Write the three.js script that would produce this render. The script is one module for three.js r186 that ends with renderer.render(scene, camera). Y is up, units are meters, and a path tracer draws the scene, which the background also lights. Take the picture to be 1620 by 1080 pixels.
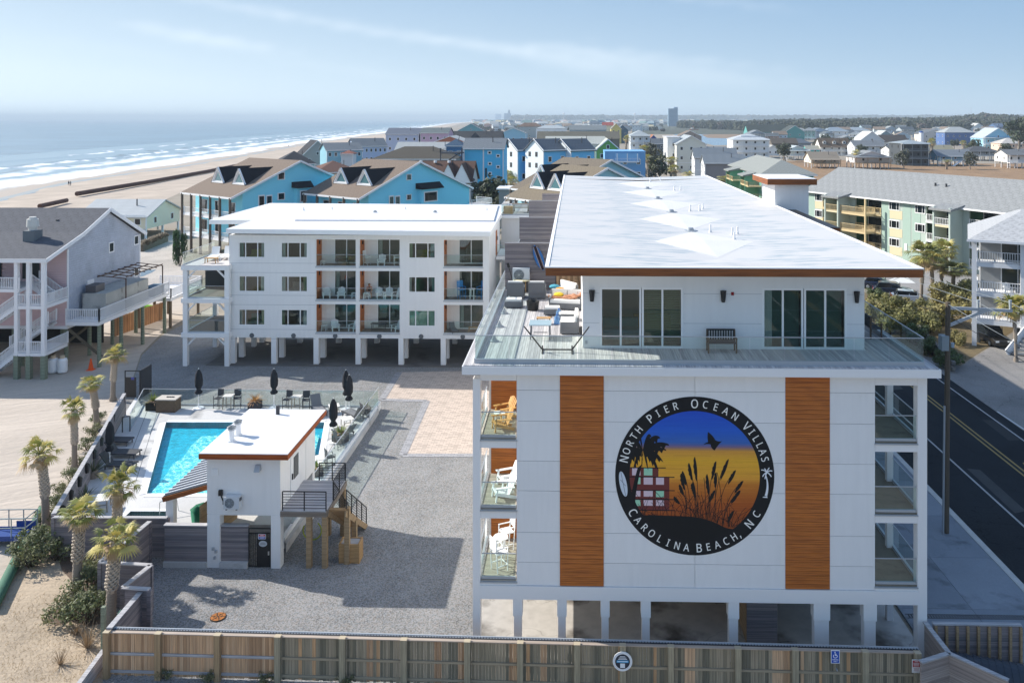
import * as THREE from 'three';
import { mergeGeometries } from 'three/addons/utils/BufferGeometryUtils.js';
import { MarchingCubes } from 'three/addons/objects/MarchingCubes.js';

// ---------- camera, sky, sun, exposure ----------
const F = 1300, PX = 878, PY = 188, CH = 23.2, YAW = Math.atan((910 - PX) / F);
const scene = new THREE.Scene();
const camera = new THREE.PerspectiveCamera(2 * Math.atan(540 / F) * 180 / Math.PI, 1.5, 0.5, 40000);
camera.position.set(0, CH, 0); camera.rotation.y = YAW;
camera.setViewOffset(1620, 1080, 810 - PX, 540 - PY, 1620, 1080);
const renderer = new THREE.WebGLRenderer({ antialias: true });
renderer.toneMapping = THREE.LinearToneMapping;
renderer.toneMappingExposure = 1.56;
renderer.shadowMap.enabled = true;
const SUN = new THREE.Vector3(-8.4, 6.0, -2.7).normalize();
const sun = new THREE.DirectionalLight(new THREE.Color(1, 0.94, 0.85), 4.6);
sun.position.copy(SUN).multiplyScalar(200).add(new THREE.Vector3(0, 0, -60));
sun.target.position.set(0, 0, -60); sun.castShadow = true;
Object.assign(sun.shadow.camera, { left: -140, right: 140, top: 120, bottom: -120, near: 1, far: 500 });
sun.shadow.mapSize.set(4096, 4096);
scene.add(sun, sun.target);

// ---------- noise ----------
function rng(s) { let a = s >>> 0; return () => { a = (a + 0x6d2b79f5) | 0; let t = Math.imul(a ^ (a >>> 15), 1 | a); t = (t + Math.imul(t ^ (t >>> 7), 61 | t)) ^ t; return ((t ^ (t >>> 14)) >>> 0) / 4294967296; }; }
function hsh(x, y, s) { let h = Math.imul(x, 374761393) + Math.imul(y, 668265263) + Math.imul(s, 974711) | 0; h = Math.imul(h ^ (h >>> 13), 1274126177); return ((h ^ (h >>> 16)) >>> 0) / 4294967296; }
const md = (a, n) => ((a % n) + n) % n, sm = (t) => t * t * (3 - 2 * t), lerp = (a, b, t) => a + (b - a) * t, cl = (x, a = 0, b = 1) => Math.min(b, Math.max(a, x));
function vn(u, v, px, py, s) { // tileable value noise, u and v in 0..1
  const x = u * px, y = v * py, x0 = Math.floor(x), y0 = Math.floor(y), fx = sm(x - x0), fy = sm(y - y0);
  const a = hsh(md(x0, px), md(y0, py), s), b = hsh(md(x0 + 1, px), md(y0, py), s), c = hsh(md(x0, px), md(y0 + 1, py), s), d = hsh(md(x0 + 1, px), md(y0 + 1, py), s);
  return lerp(lerp(a, b, fx), lerp(c, d, fx), fy);
}
function fbm(u, v, px, py, oct, s) { let r = 0, a = .5, n = 0; for (let i = 0; i < oct; i++) { r += a * vn(u, v, px, py, s + i); n += a; a *= .5; px *= 2; py *= 2; } return r / n; }

// ---------- sky ----------
{
  const w = 1024, h = 512, d = new Float32Array(w * h * 4), hor = [.295, .405, .49], mid = [.18, .315, .455], zen = [.07, .175, .40];
  for (let j = 0; j < h; j++) for (let i = 0; i < w; i++) {
    const el = ((j + .5) / h - .5) * Math.PI, az = ((i + .5) / w - .5) * 2 * Math.PI, y = Math.sin(el), c = Math.cos(el), x = c * Math.cos(az), z = c * Math.sin(az);
    const dot = x * SUN.x + y * SUN.y + z * SUN.z, k = (j * w + i) * 4;
    let col;
    if (y >= 0) {
      const a = 1 - Math.exp(-el * 14), b = 1 - Math.exp(-el * 2.8);
      col = [0, 1, 2].map((n) => lerp(lerp(hor[n], mid[n], a), zen[n], b));
      const hx = Math.hypot(x, z) * Math.hypot(SUN.x, SUN.z), ca = (x * SUN.x + z * SUN.z) / hx, haze = Math.exp(-el * 6) * Math.pow(cl(.5 + .5 * ca), 1.7) * .95;
      const glow = .18 * Math.pow(cl(dot), 6) + .9 * Math.pow(cl(dot), 60);
      col = col.map((v, n) => lerp(v, [.66, .765, .825][n], cl(haze * 1.15)) + glow * [1, .97, .9][n]);
      const cu = az / (2 * Math.PI) + .5, cv = el / (Math.PI / 2);
      let cir = fbm(cu, md(cv + cu * .55, 1), 14, 60, 5, 31), big = fbm(cu, cv, 9, 14, 3, 77);
      cir = cl((cir - .47) * 3.6) * cl((big - .38) * 4) * cl((el - .03) * 16) * .85;
      col = col.map((v, n) => lerp(v, [.80, .85, .88][n], cir));
    } else col = [.36, .44, .5].map((v, n) => lerp(hor[n], v, cl(-y * 6)));
    d[k] = col[0]; d[k + 1] = col[1]; d[k + 2] = col[2]; d[k + 3] = 1;
  }
  const t = new THREE.DataTexture(d, w, h, THREE.RGBAFormat, THREE.FloatType);
  t.mapping = THREE.EquirectangularReflectionMapping; t.magFilter = t.minFilter = THREE.LinearFilter; t.needsUpdate = true;
  scene.background = t; scene.environment = t;
}
scene.fog = new THREE.FogExp2(new THREE.Color(.64, .76, .86), 0.00014);

// ---------- pixel rays to real positions ----------
const cY = Math.cos(YAW), sY = Math.sin(YAW), V = (x, y, z) => new THREE.Vector3(x, y, z);
const ray = (px, py) => { const a = (px - PX) / F, b = -(py - PY) / F; return [a * cY - sY, b, -a * sY - cY]; };
const G = (px, py, Y = 0) => { const r = ray(px, py), t = (Y - CH) / r[1]; return [r[0] * t, r[2] * t]; };      // [x, z] on the level Y
const A = (px, py, z) => { const r = ray(px, py), t = z / r[2]; return [r[0] * t, CH + r[1] * t]; };             // [x, y] on the plane z
const AX = (px, z) => A(px, 600, z)[0], AY = (px, py, z) => A(px, py, z)[1];
const G3 = (px, py, Y = 0) => { const [x, z] = G(px, py, Y); return V(x, Y, z); };

// ---------- textures and materials ----------
const s8 = (x) => { x = cl(x); return 255 * (x <= .0031308 ? 12.92 * x : 1.055 * Math.pow(x, 1 / 2.4) - .055); };
function tex(n, fn, color = true, m = n) {
  const d = new Uint8Array(n * m * 4);
  for (let j = 0; j < m; j++) for (let i = 0; i < n; i++) { const r = fn((i + .5) / n, (j + .5) / m), k = (j * n + i) * 4, c = Array.isArray(r) ? r : [r, r, r]; for (let q = 0; q < 3; q++) d[k + q] = color ? s8(c[q]) : 255 * cl(c[q]); d[k + 3] = 255; }
  const t = new THREE.DataTexture(d, n, m); t.wrapS = t.wrapT = THREE.RepeatWrapping; t.magFilter = THREE.LinearFilter; t.minFilter = THREE.LinearMipmapLinearFilter; t.generateMipmaps = true;
  if (color) t.colorSpace = THREE.SRGBColorSpace; t.needsUpdate = true; return t;
}
const rep = (t, a, b = a) => { const c = t.clone(); c.repeat.set(1 / a, 1 / b); c.needsUpdate = true; return c; };
const tCloud = tex(512, (u, v) => .78 + .3 * (fbm(u, v, 4, 4, 6, 3) - .5) + .22 * (fbm(u, v, 40, 40, 3, 9) - .5) + .1);
const tPlain = tex(256, (u, v) => .95 + .06 * (fbm(u, v, 3, 3, 5, 13) - .5) + .065 * (fbm(u, v, 26, 2, 4, 19) - .5));
const tFine = tex(1024, (u, v) => { const a = vn(u, v, 150, 150, 5), b = vn(u, v, 300, 300, 6), c = fbm(u, v, 5, 5, 4, 8), q = vn(u, v, 90, 90, 12); return [.45 + .75 * a + .5 * (b - .5) + .35 * (c - .5) + .12 * q - .1, .45 + .75 * a + .5 * (b - .5) + .35 * (c - .5) - .04, .45 + .75 * a + .5 * (b - .5) + .35 * (c - .5) + .1 * (1 - q) - .1]; });
const bFine = tex(512, (u, v) => .6 * vn(u, v, 90, 90, 5) + .4 * vn(u, v, 180, 180, 6), false);
const tGrain = tex(512, (u, v) => { const w = v + .012 * (fbm(u, v, 3, 4, 3, 50) - .5), a = fbm(u, w, 2, 60, 4, 21), b = fbm(u, w, 1, 14, 3, 22); return .55 + .75 * (a - .5) + .6 * (b - .5) + .25; });
const tWood = tex(512, (u, v) => { const w = v + .02 * (fbm(u, v, 3, 4, 3, 50) - .5), a = fbm(u, w, 3, 70, 4, 21), b = fbm(u, w, 2, 16, 4, 22), k = cl(.5 + 1.3 * (a - .5) + 1.1 * (b - .5)); return [lerp(.2, .52, k), lerp(.055, .165, k), lerp(.008, .026, k)]; });
const tShingle = tex(512, (u, v) => { const r = Math.floor(v * 7), o = (r % 2) * .07, tab = Math.floor((u + o) * 6), e = (v * 7) % 1; return .72 + .34 * hsh(md(tab, 6), r, 3) - (e < .12 ? .22 : 0) + .3 * (vn(u, v, 170, 170, 4) - .5); });
const bSide = tex(64, (u, v) => { const e = (v * 5) % 1; return e; }, false);
const tSand = tex(1024, (u, v) => { const a = fbm(u, v, 4, 4, 6, 61), b = fbm(u, v, 8, 70, 4, 62), c = vn(u, v, 256, 256, 64); return .84 + .34 * (a - .5) + .26 * (b - .5) + .12 * (c - .5); });
const bSand = tex(512, (u, v) => .6 * fbm(u, v, 12, 40, 4, 63) + .4 * fbm(u, v, 60, 60, 2, 66), false);
const tTrack = tex(1024, (u, v) => { const a = fbm(u, v, 3, 3, 6, 161), b = fbm(u, md(v + .02 * Math.sin(u * 12.566), 1), 2, 46, 4, 162), c = vn(u, v, 256, 256, 164); return .86 + .2 * (a - .5) + .42 * (b - .5) * cl(a * 2 - .35) + .1 * (c - .5); });
const tRoof = tex(1024, (u, v) => { const a = fbm(u, v, 6, 50, 5, 81), b = fbm(u, v, 4, 5, 4, 83), k = cl((a - .5) * 4.2 + .25) * cl((b - .34) * 3.5); const w = ((v * 4 + .004 * Math.sin(u * 31)) % 1) < .012 ? .07 : 0; return [.93 - .4 * k - w, .93 - .28 * k - w, .93 - .2 * k - w * .8]; });
const tAsph = tex(1024, (u, v) => { const a = fbm(u, v, 4, 4, 5, 91), b = vn(u, v, 256, 256, 92), c = Math.abs(fbm(u, v, 5, 5, 5, 95) - .5); return .72 + .5 * (a - .5) + .28 * (b - .5) - (c < .006 ? .3 : 0) + .1; });
const tConc = tex(1024, (u, v) => { const a = fbm(u, v, 3, 3, 6, 101), b = vn(u, v, 200, 200, 102), st = fbm(u, v, 6, 6, 5, 107); return .82 + .34 * (a - .5) + .1 * (b - .5) - .35 * cl((st - .62) * 5); });
const tPaver = tex(512, (u, v) => { const r = Math.floor(v * 10), x = u * 5 + (r % 2) * .5, c = Math.floor(x), ex = x - c, ey = (v * 10) % 1, j = ex < .05 || ey < .1; return j ? .45 : .74 + .36 * hsh(md(c, 5), r, 7) + .1 * (vn(u, v, 120, 120, 3) - .5); });
const tLeaf = tCloud;
const C = (r, g, b) => new THREE.Color(r, g, b);
const mats = {};
function mat(color, o = {}) {
  const c = Array.isArray(color) ? C(...color) : new THREE.Color(color), { t, r, b, br, bs, ...rest } = o;
  const p = { color: c, roughness: .8, ...rest };
  if (t) p.map = r ? rep(t, ...[].concat(r)) : t;
  if (b) { p.bumpMap = rep(b, ...[].concat(br || r)); p.bumpScale = bs ?? .01; }
  return rest.transmission !== undefined || rest.clearcoat !== undefined || rest.specularIntensity !== undefined ? new THREE.MeshPhysicalMaterial(p) : new THREE.MeshStandardMaterial(p);
}
const m2 = (k, f) => mats[k] || (mats[k] = f());
const M = {
  white: mat([.83, .83, .82], { t: tPlain, r: 5, roughness: .75 }), white2: mat([.86, .86, .85], { roughness: .6 }), trim: mat([.82, .82, .82], { roughness: .5 }),
  stucco: mat([.87, .86, .84], { t: tPlain, r: 4, b: bFine, br: 1, bs: .004, roughness: .9 }),
  cricket: mat([.68, .675, .665], { t: tPlain, r: 3, roughness: .65 }), roof: mat([.60, .595, .585], { t: tRoof, r: 7, b: tRoof, br: 7, bs: .02, roughness: .65 }), roofPlain: mat([.74, .74, .75], { t: tPlain, r: 7, roughness: .6 }),
  wood: mat([1.3, 1.25, 1.15], { t: tWood, r: [1.5, .42], b: tGrain, br: [1.7, .5], bs: .003, roughness: .6 }), woodB: mat([1.15, 1.08, .95], { t: tWood, r: [1.9, .5], roughness: .62 }), woodC: mat([1.22, 1.16, 1.08], { t: tWood, r: [1.3, .36], roughness: .58 }),
  fascia: mat([.62, .6, .62], { t: tWood, r: [2.4, .7], roughness: .55 }),
  gDeck: [[.60, .58, .58], [.52, .5, .51], [.67, .64, .63]].map((c) => mat(c, { t: tGrain, r: [1.5, .5], roughness: .85 })),
  gWall: [[.27, .24, .25], [.22, .2, .215], [.33, .29, .29]].map((c) => mat(c, { t: tGrain, r: [1.8, .4], roughness: .8 })),
  gCap: mat([.5, .49, .5], { t: tGrain, r: [1.5, .5], roughness: .8 }),
  tan: [[.70, .44, .25], [.60, .38, .22], [.76, .5, .3], [.48, .29, .16]].map((c) => mat(c, { t: tGrain, r: [1.4, .35], roughness: .85 })),
  moss: [[.34, .29, .2], [.21, .19, .135], [.42, .35, .245], [.66, .4, .21]].map((c) => mat(c, { t: tGrain, r: [1.4, .35], roughness: .9 })),
  post: mat([.44, .38, .26], { t: tGrain, r: [.9, .3], roughness: .9 }), lumber: mat([.45, .31, .17], { t: tGrain, r: [1.2, .3], roughness: .85 }), greenPost: mat([.25, .29, .21], { t: tGrain, r: [1, .3] }),
  black: mat([.012, .012, .013], { roughness: .5 }), blackFab: mat([.014, .015, .02], { roughness: .95 }), char: mat([.05, .053, .06], { roughness: .8 }), gFab: mat([.17, .175, .185], { roughness: .9 }),
  steel: mat([.55, .57, .58], { metalness: .8, roughness: .35 }), galv: mat([.42, .45, .48], { metalness: .3, roughness: .5 }), dkMetal: mat([.1, .1, .11], { metalness: .5, roughness: .5 }),
  pane: mat([.03, .04, .042], { roughness: .06 }), paneD: mat([.012, .015, .017], { roughness: .05 }), paneT: mat([.035, .09, .1], { roughness: .06 }),
  glass: mat([.79, .90, .87], { transmission: 1, roughness: .02, thickness: 0, ior: 1.7 }), wglass: mat([.72, .78, .76], { transmission: 1, roughness: .01, thickness: 0, ior: 1.6 }),
  conc: mat([.62, .61, .59], { t: tConc, r: 7, roughness: .9 }), concD: mat([.5, .5, .5], { t: tConc, r: 9, roughness: .9 }), kerb: mat([.55, .54, .51], { t: tCloud, r: 2 }),
  deckW: mat([.66, .65, .635], { t: tConc, r: 8, roughness: .9 }),
  orange: mat([.85, .1, .01], { roughness: .6 }), blue: mat([.02, .12, .45], { roughness: .6 }), sky: mat([.06, .33, .62], { roughness: .6 }), red: mat([.55, .02, .02], { roughness: .5 }),
  fabW: mat([.82, .81, .78], { roughness: .95 }), teak: mat([.55, .33, .14], { t: tGrain, r: [.6, .2], roughness: .6 }), amber: mat([.72, .40, .13], { t: tGrain, r: [.6, .2], roughness: .55 }),
  trunk: mat([.30, .255, .21], { t: tCloud, r: [.4, .12], b: tCloud, br: [.4, .12], bs: .04, roughness: .95 }), boot: mat([.46, .40, .33], { roughness: .95 }),
  soil: mat([.16, .115, .085], { t: tFine, r: 3 }),
};
const leaf = (c, tr = .35) => mat(c, { transmission: tr, thickness: 0, roughness: .85, side: THREE.DoubleSide });
const shing = (c) => m2('sh' + c, () => mat(c, { t: tShingle, r: 1.1, roughness: .95 }));
const siding = (c) => m2('sd' + c, () => mat(c, { b: bSide, br: 1, bs: .02, roughness: .75 }));
const plain = (c, o) => m2('pl' + c + JSON.stringify(o || ''), () => mat(c, o));

// ---------- geometry collector ----------
const _a = V(), _b = V(), _n = V();
class MB {
  constructor(swap = false) { this.p = []; this.n = []; this.t = []; this.swap = swap; this.ou = 0; this.ov = 0; }
  uv(x, y, z, nx, ny, nz) { nx = Math.abs(nx); ny = Math.abs(ny); nz = Math.abs(nz); let u, v; if (ny > nx && ny > nz) { u = x; v = z; } else if (nx > nz) { u = z; v = y; } else { u = x; v = y; } if (this.swap) [u, v] = [v, u]; this.t.push(u + this.ou, v + this.ov); }
  tri(a, b, c, nr) {
    _n.crossVectors(_a.subVectors(b, a), _b.subVectors(c, a)).normalize();
    [a, b, c].forEach((q, i) => { this.p.push(q.x, q.y, q.z); const m = nr ? nr[i] : _n; this.n.push(m.x, m.y, m.z); this.uv(q.x, q.y, q.z, _n.x, _n.y, _n.z); });
    return this;
  }
  quad(a, b, c, d) { this.tri(a, b, c); return this.tri(a, c, d); }
  fan(pts) { for (let i = 1; i < pts.length - 1; i++) this.tri(pts[0], pts[i], pts[i + 1]); return this; }
  hexa(c) { const q = (i, j, k, l) => this.quad(c[i], c[j], c[k], c[l]); q(0, 1, 2, 3); q(7, 6, 5, 4); q(0, 4, 5, 1); q(1, 5, 6, 2); q(2, 6, 7, 3); q(3, 7, 4, 0); return this; } // 0..3 bottom loop seen from below counter-clockwise, 4..7 top
  box(x0, y0, z0, x1, y1, z1) { if (x0 > x1) [x0, x1] = [x1, x0]; if (y0 > y1) [y0, y1] = [y1, y0]; if (z0 > z1) [z0, z1] = [z1, z0]; return this.hexa([V(x0, y0, z0), V(x1, y0, z0), V(x1, y0, z1), V(x0, y0, z1), V(x0, y1, z0), V(x1, y1, z0), V(x1, y1, z1), V(x0, y1, z1)]); }
  bar(a, b, w, h, up) { // box from a to b, w sideways, h along up
    const d = V().subVectors(b, a).normalize(); let u = up ? up.clone() : Math.abs(d.y) > .95 ? V(0, 0, 1) : V(0, 1, 0); const s = V().crossVectors(d, u).normalize().multiplyScalar(w / 2); u = V().crossVectors(s, d).normalize().multiplyScalar(h / 2);
    const P = (q, i, j) => q.clone().addScaledVector(s, i).addScaledVector(u, j);
    return this.hexa([P(a, 1, -1), P(a, -1, -1), P(b, -1, -1), P(b, 1, -1), P(a, 1, 1), P(a, -1, 1), P(b, -1, 1), P(b, 1, 1)]);
  }
  cyl(a, b, r, r2 = r, seg = 10, caps = true) {
    const d = V().subVectors(b, a).normalize(), s = V().crossVectors(d, Math.abs(d.y) > .95 ? V(1, 0, 0) : V(0, 1, 0)).normalize(), u = V().crossVectors(s, d), k = (i) => { const t = i / seg * 2 * Math.PI; return V().addScaledVector(s, Math.cos(t)).addScaledVector(u, -Math.sin(t)); };
    for (let i = 0; i < seg; i++) { const n0 = k(i), n1 = k(i + 1), a0 = a.clone().addScaledVector(n0, r), a1 = a.clone().addScaledVector(n1, r), b0 = b.clone().addScaledVector(n0, r2), b1 = b.clone().addScaledVector(n1, r2); this.tri(a0, a1, b1, [n0, n1, n1]); this.tri(a0, b1, b0, [n0, n1, n0]); if (caps) { if (r2 > 0) this.tri(b, b0, b1); if (r > 0) this.tri(a, a1, a0); } }
    return this;
  }
  prism(pts, y0, y1) { // pts [[x, z]...], upright prism
    const c = pts.map(([x, z]) => new THREE.Vector2(x, -z)); if (THREE.ShapeUtils.area(c) < 0) { c.reverse(); pts = pts.slice().reverse(); }
    for (const [i, j, k] of THREE.ShapeUtils.triangulateShape(c, [])) { this.tri(...[i, j, k].map((q) => V(pts[q][0], y1, pts[q][1]))); if (y0 < y1) this.tri(...[k, j, i].map((q) => V(pts[q][0], y0, pts[q][1]))); }
    if (y0 < y1) pts.forEach(([x, z], i) => { const [X, Z] = pts[(i + 1) % pts.length]; this.quad(V(x, y0, z), V(X, y0, Z), V(X, y1, Z), V(x, y1, z)); });
    return this;
  }
  wall(shape2d, holes, z0, z1) { // extruded outline in x, y with holes, between z0 and z1
    const s = new THREE.Shape(shape2d.map(([x, y]) => new THREE.Vector2(x, y))); for (const h of holes) s.holes.push(new THREE.Path(h.map(([x, y]) => new THREE.Vector2(x, y))));
    const g = new THREE.ExtrudeGeometry(s, { depth: Math.abs(z1 - z0), bevelEnabled: false }); g.translate(0, 0, Math.min(z0, z1)); return this.geo(g);
  }
  geo(g, m) { g = g.index ? g.toNonIndexed() : g.clone(); if (m) g.applyMatrix4(m); const P = g.attributes.position, N = g.attributes.normal; for (let i = 0; i < P.count; i++) { this.p.push(P.getX(i), P.getY(i), P.getZ(i)); this.n.push(N.getX(i), N.getY(i), N.getZ(i)); this.uv(P.getX(i), P.getY(i), P.getZ(i), N.getX(i), N.getY(i), N.getZ(i)); } return this; }
  make(off = V()) {
    const g = new THREE.BufferGeometry(), p = new Float32Array(this.p); for (let i = 0; i < p.length; i += 3) { p[i] -= off.x; p[i + 1] -= off.y; p[i + 2] -= off.z; }
    g.setAttribute('position', new THREE.BufferAttribute(p, 3)); g.setAttribute('normal', new THREE.BufferAttribute(new Float32Array(this.n), 3)); g.setAttribute('uv', new THREE.BufferAttribute(new Float32Array(this.t), 2)); return g;
  }
  build(name, m, parent, label) { const off = V(); for (let q = parent; q && q !== scene; q = q.parent) off.add(q.position); return mesh(name, this.make(off), m, parent, label); }
}
const mb = (s) => new MB(s), used = {};
function numbered(n) { const k = used[n] = (used[n] ?? -1) + 1; return k ? n + '_' + String(k).padStart(3, '0') : n; }
function mesh(name, g, m, parent, label) { const o = new THREE.Mesh(g, m); o.name = name; o.castShadow = o.receiveShadow = true; if (label) o.userData.label = label; if (parent) parent.add(o); return o; }
function thing(name, label, category, [x, y, z] = [0, 0, 0], group) { const o = new THREE.Group(); o.name = numbered(name); o.position.set(x, y, z); o.userData = { label, category }; if (group) o.userData.group = group; scene.add(o); return o; }
function ground(name, label, m, builder) { const o = builder.build(numbered(name), m, null); o.userData = { kind: 'structure', label }; scene.add(o); return o; }
function copy(src, label, [x, y, z], ry = 0, s = 1, group) { const c = src.clone(); c.name = numbered(src.name.replace(/_\d{3}$/, '')); c.position.set(x, y, z); c.rotation.y = ry; c.scale.setScalar(s); c.userData = { ...src.userData, label }; if (group) c.userData.group = group; scene.add(c); return c; }
const UB = (() => { const g = mb().box(-.5, -.5, -.5, .5, .5, .5).make(); return g; })();
function ub(name, m, parent, x0, y0, z0, x1, y1, z1) { const o = mesh(name, UB, m, parent); o.position.set((x0 + x1) / 2, (y0 + y1) / 2, (z0 + z1) / 2); o.scale.set(Math.abs(x1 - x0), Math.abs(y1 - y0), Math.abs(z1 - z0)); return o; } // parent-local unit box
// ---------- sea, beach and ground ----------
const shorePx = [[0, 312], [97, 289], [167, 278.5], [300, 260], [367, 248.5], [467, 230.5], [540, 220], [610, 210.5], [680, 201], [722, 194.5]];
const shore = [[-118, 60], [-132, -80], ...shorePx.map(([a, b]) => G(a, b, -.8))]; shore.push([shore.at(-1)[0] - 300, -9000]);
const shoreC = new THREE.CatmullRomCurve3(shore.map(([x, z]) => V(x, 0, z)), false, 'centripetal');
const shoreP = (() => { const L = shoreC.getLength(), N = 520, out = []; for (let i = 0; i <= N; i++) { const u = Math.pow(i / N, 2.2), p = shoreC.getPointAt(u), t = shoreC.getTangentAt(u), n = V(t.z, 0, -t.x).normalize(); if (n.x > 0) n.negate(); out.push({ p, n, s: u * L }); } return out; })();
const shoreOff = (i, t) => shoreP[i].p.clone().addScaledVector(shoreP[i].n, t);
{
  const sea = mb(); sea.box(-16000, -3, -24000, 16000, -.8, 600);
  const tSea = tex(512, (u, v) => .5 * fbm(u, v, 5, 12, 5, 201) + .5 * fbm(u, v, 24, 60, 3, 204), false);
  const tSeaC = tex(512, (u, v) => { const k = fbm(u, v, 4, 22, 5, 208); return .72 + .8 * (k - .5) + .15; });
  ground('sea', 'calm grey blue ocean reaching the horizon', mat([.23, .335, .405], { t: tSeaC, r: [330, 150], roughness: .34, b: tSea, br: [70, 24], bs: .9 }), sea);
  // surf: a strip along the shore with breakers and foam of its own
  const R = 400, tw = 150, tF = tex(2048, (u, v) => {
    const t = v * tw, wob = (fbm(u, 0, 7, 1, 4, 231) - .5) * 34, wob2 = (fbm(u, .4, 11, 1, 4, 236) - .5) * 30, f = fbm(u, v, 40, 22, 5, 240), f2 = fbm(u, v, 90, 60, 3, 247);
    const edge = -1.5 + 4 * vn(u, 0, 13, 1, 3), band = (c, w, q) => cl(1 - Math.abs(t + q - c) / w);
    let k = 0; k = Math.max(k, band(17, 15, wob * .45) * 1.45 * (.4 + f)); k = Math.max(k, band(44, 10, wob) * 1.25 * (f * 1.2)); k = Math.max(k, band(70, 5, wob2) * 1.2 * cl(f * 2 - .45)); k = Math.max(k, band(108, 4, wob2) * cl((vn(u, .2, 9, 1, 8) - .45) * 5) * f * 1.3);
    k = cl((k - .3 + .35 * (f2 - .5)) * 2.3) * cl((t - edge) / 3);
    const wet = cl(1 - (t - edge - 6) / 16), base = [lerp(.215, .40, wet), lerp(.31, .34, wet), lerp(.375, .28, wet)], dn = cl(1 - Math.abs(t + wob2 - 78) / 5) * .45 + cl(1 - Math.abs(t + wob - 56) / 4) * .35;
    return [0, 1, 2].map((n) => lerp(base[n] * (1 - dn), [.83, .85, .86][n], k));
  }, true, 512);
  const p = [], n = [], uv = [], ix = [], T = 46;
  shoreP.forEach((q, i) => { for (let j = 0; j <= T; j++) { const t = -4 + (tw + 4) * j / T, u = q.s / R, wob = (fbm(md(u, 1), 0, 7, 1, 4, 231) - .5) * 34, wob2 = (fbm(md(u, 1), .4, 11, 1, 4, 236) - .5) * 30, o = shoreOff(i, t);
    const g = (c, w, a) => Math.exp(-(((t + a - c) / w) ** 2)); const y = -.76 + .55 * g(30, 5, wob * .45) + .8 * g(50, 4, wob) + .9 * g(75, 4, wob2) + .6 * g(112, 6, wob2); p.push(o.x, t < 0 ? -.79 : y, o.z); uv.push(u, Math.max(0, t) / tw); } });
  const S = T + 1; for (let i = 0; i < shoreP.length - 1; i++) for (let j = 0; j < T; j++) { const a = i * S + j, b = a + S; ix.push(a, b, a + 1, a + 1, b, b + 1); }
  const g = new THREE.BufferGeometry(); g.setAttribute('position', new THREE.Float32BufferAttribute(p, 3)); g.setAttribute('uv', new THREE.Float32BufferAttribute(uv, 2)); g.setIndex(ix); g.computeVertexNormals();
  if (g.attributes.normal.getY(400) < 0) { g.setIndex(ix.map((_, i) => ix[i - (i % 3) + [0, 2, 1][i % 3]])); g.computeVertexNormals(); }
  const surf = mesh('surf', g, mat([1, 1, 1], { t: tF, roughness: .7 }), null); surf.userData = { kind: 'structure', label: 'white breaking surf along the shore' }; scene.add(surf);
  // beach
  const bp = [], buv = [], bi = [], B = 8; shoreP.forEach((q, i) => { for (let j = 0; j <= B; j++) { const t = 4 - (j / B) * 59, o = shoreOff(i, t); bp.push(o.x, lerp(-.84, -.004, sm(j / B)) + .12 * (fbm(md(q.s / 90, 1), j / B, 6, 3, 3, 5) - .5) * (j > 0 && j < B), o.z); buv.push(o.x, o.z); } });
  for (let i = 0; i < shoreP.length - 1; i++) for (let j = 0; j < B; j++) { const a = i * 9 + j, b = a + 9; bi.push(a, a + 1, b, a + 1, b + 1, b); }
  const bg = new THREE.BufferGeometry(); bg.setAttribute('position', new THREE.Float32BufferAttribute(bp, 3)); bg.setAttribute('uv', new THREE.Float32BufferAttribute(buv, 2)); bg.setIndex(bi); bg.computeVertexNormals();
  if (bg.attributes.normal.getY(400) < 0) { bg.setIndex(bi.map((_, i) => bi[i - (i % 3) + [0, 2, 1][i % 3]])); bg.computeVertexNormals(); }
  M.sand = mat([.55, .475, .40], { t: tTrack, r: [31, 17], b: bSand, br: [23, 13], bs: .06, roughness: .97 }); for (const k of ['map', 'bumpMap']) M.sand[k].rotation = -.5;
  const beach = mesh('beach', bg, mat([.53, .44, .355], { t: tSand, r: 26, b: bSand, br: 14, bs: .15, roughness: .95 }), null); beach.userData = { kind: 'structure', label: 'pale sandy beach beside the surf' }; scene.add(beach);
  // land
  const land = mb(), pts = shoreP.filter((_, i) => i % 4 === 0 || i === shoreP.length - 1).map((q) => { const o = q.p.clone().addScaledVector(q.n, -52); return [o.x, o.z]; });
  pts.push([-500, -20000], [16000, -20000], [16000, 100], [pts[0][0], 100]); land.prism(pts, 0, 0);
  ground('ground', 'sandy town ground spreading to the horizon', mat([.33, .285, .225], { t: tSand, r: 37, b: bSand, br: 12, bs: .1, roughness: .97 }), land);
}
const sheet = (name, label, m, pts, y) => ground(name, label, m, mb().prism(pts, y, y));
const gp = (l) => l.map(([a, b]) => G(a, b));
sheet('sand_lot', 'pale sand lot beside the pool wall with tyre tracks', M.sand, [...gp([[-900, 1300], [175, 1300], [170, 1000], [95, 830], [205, 612], [222, 560], [255, 527], [290, 505], [290, 470], [215, 480]]), [-90, -110], [-135, -110], [-100, -20]], .004);
sheet('dry_ground', 'dry brown earth with mulch below the corner palms', mat([.46, .365, .26], { t: tSand, r: 9, b: bSand, br: 5, bs: .05 }), gp([[-60, 1100], [0, 950], [60, 850], [80, 850], [240, 850], [245, 990], [165, 1000], [165, 1300], [-300, 1300]]), .008);
sheet('mulch_bed', 'dark mulch bed around the corner shrubs', mat([.22, .15, .105], { t: tFine, r: 2.2, b: bFine, br: 1.2, bs: .05 }), gp([[92, 884], [112, 878], [140, 882], [166, 892], [172, 930], [171, 965], [160, 986], [138, 992], [112, 984], [88, 990], [70, 984], [84, 968], [100, 950], [118, 938], [112, 918], [97, 902]]), .012);
M.gravel = mat([.35, .345, .345], { t: tFine, r: 6.5, b: bFine, br: 1.5, bs: .035, roughness: .95 });
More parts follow.
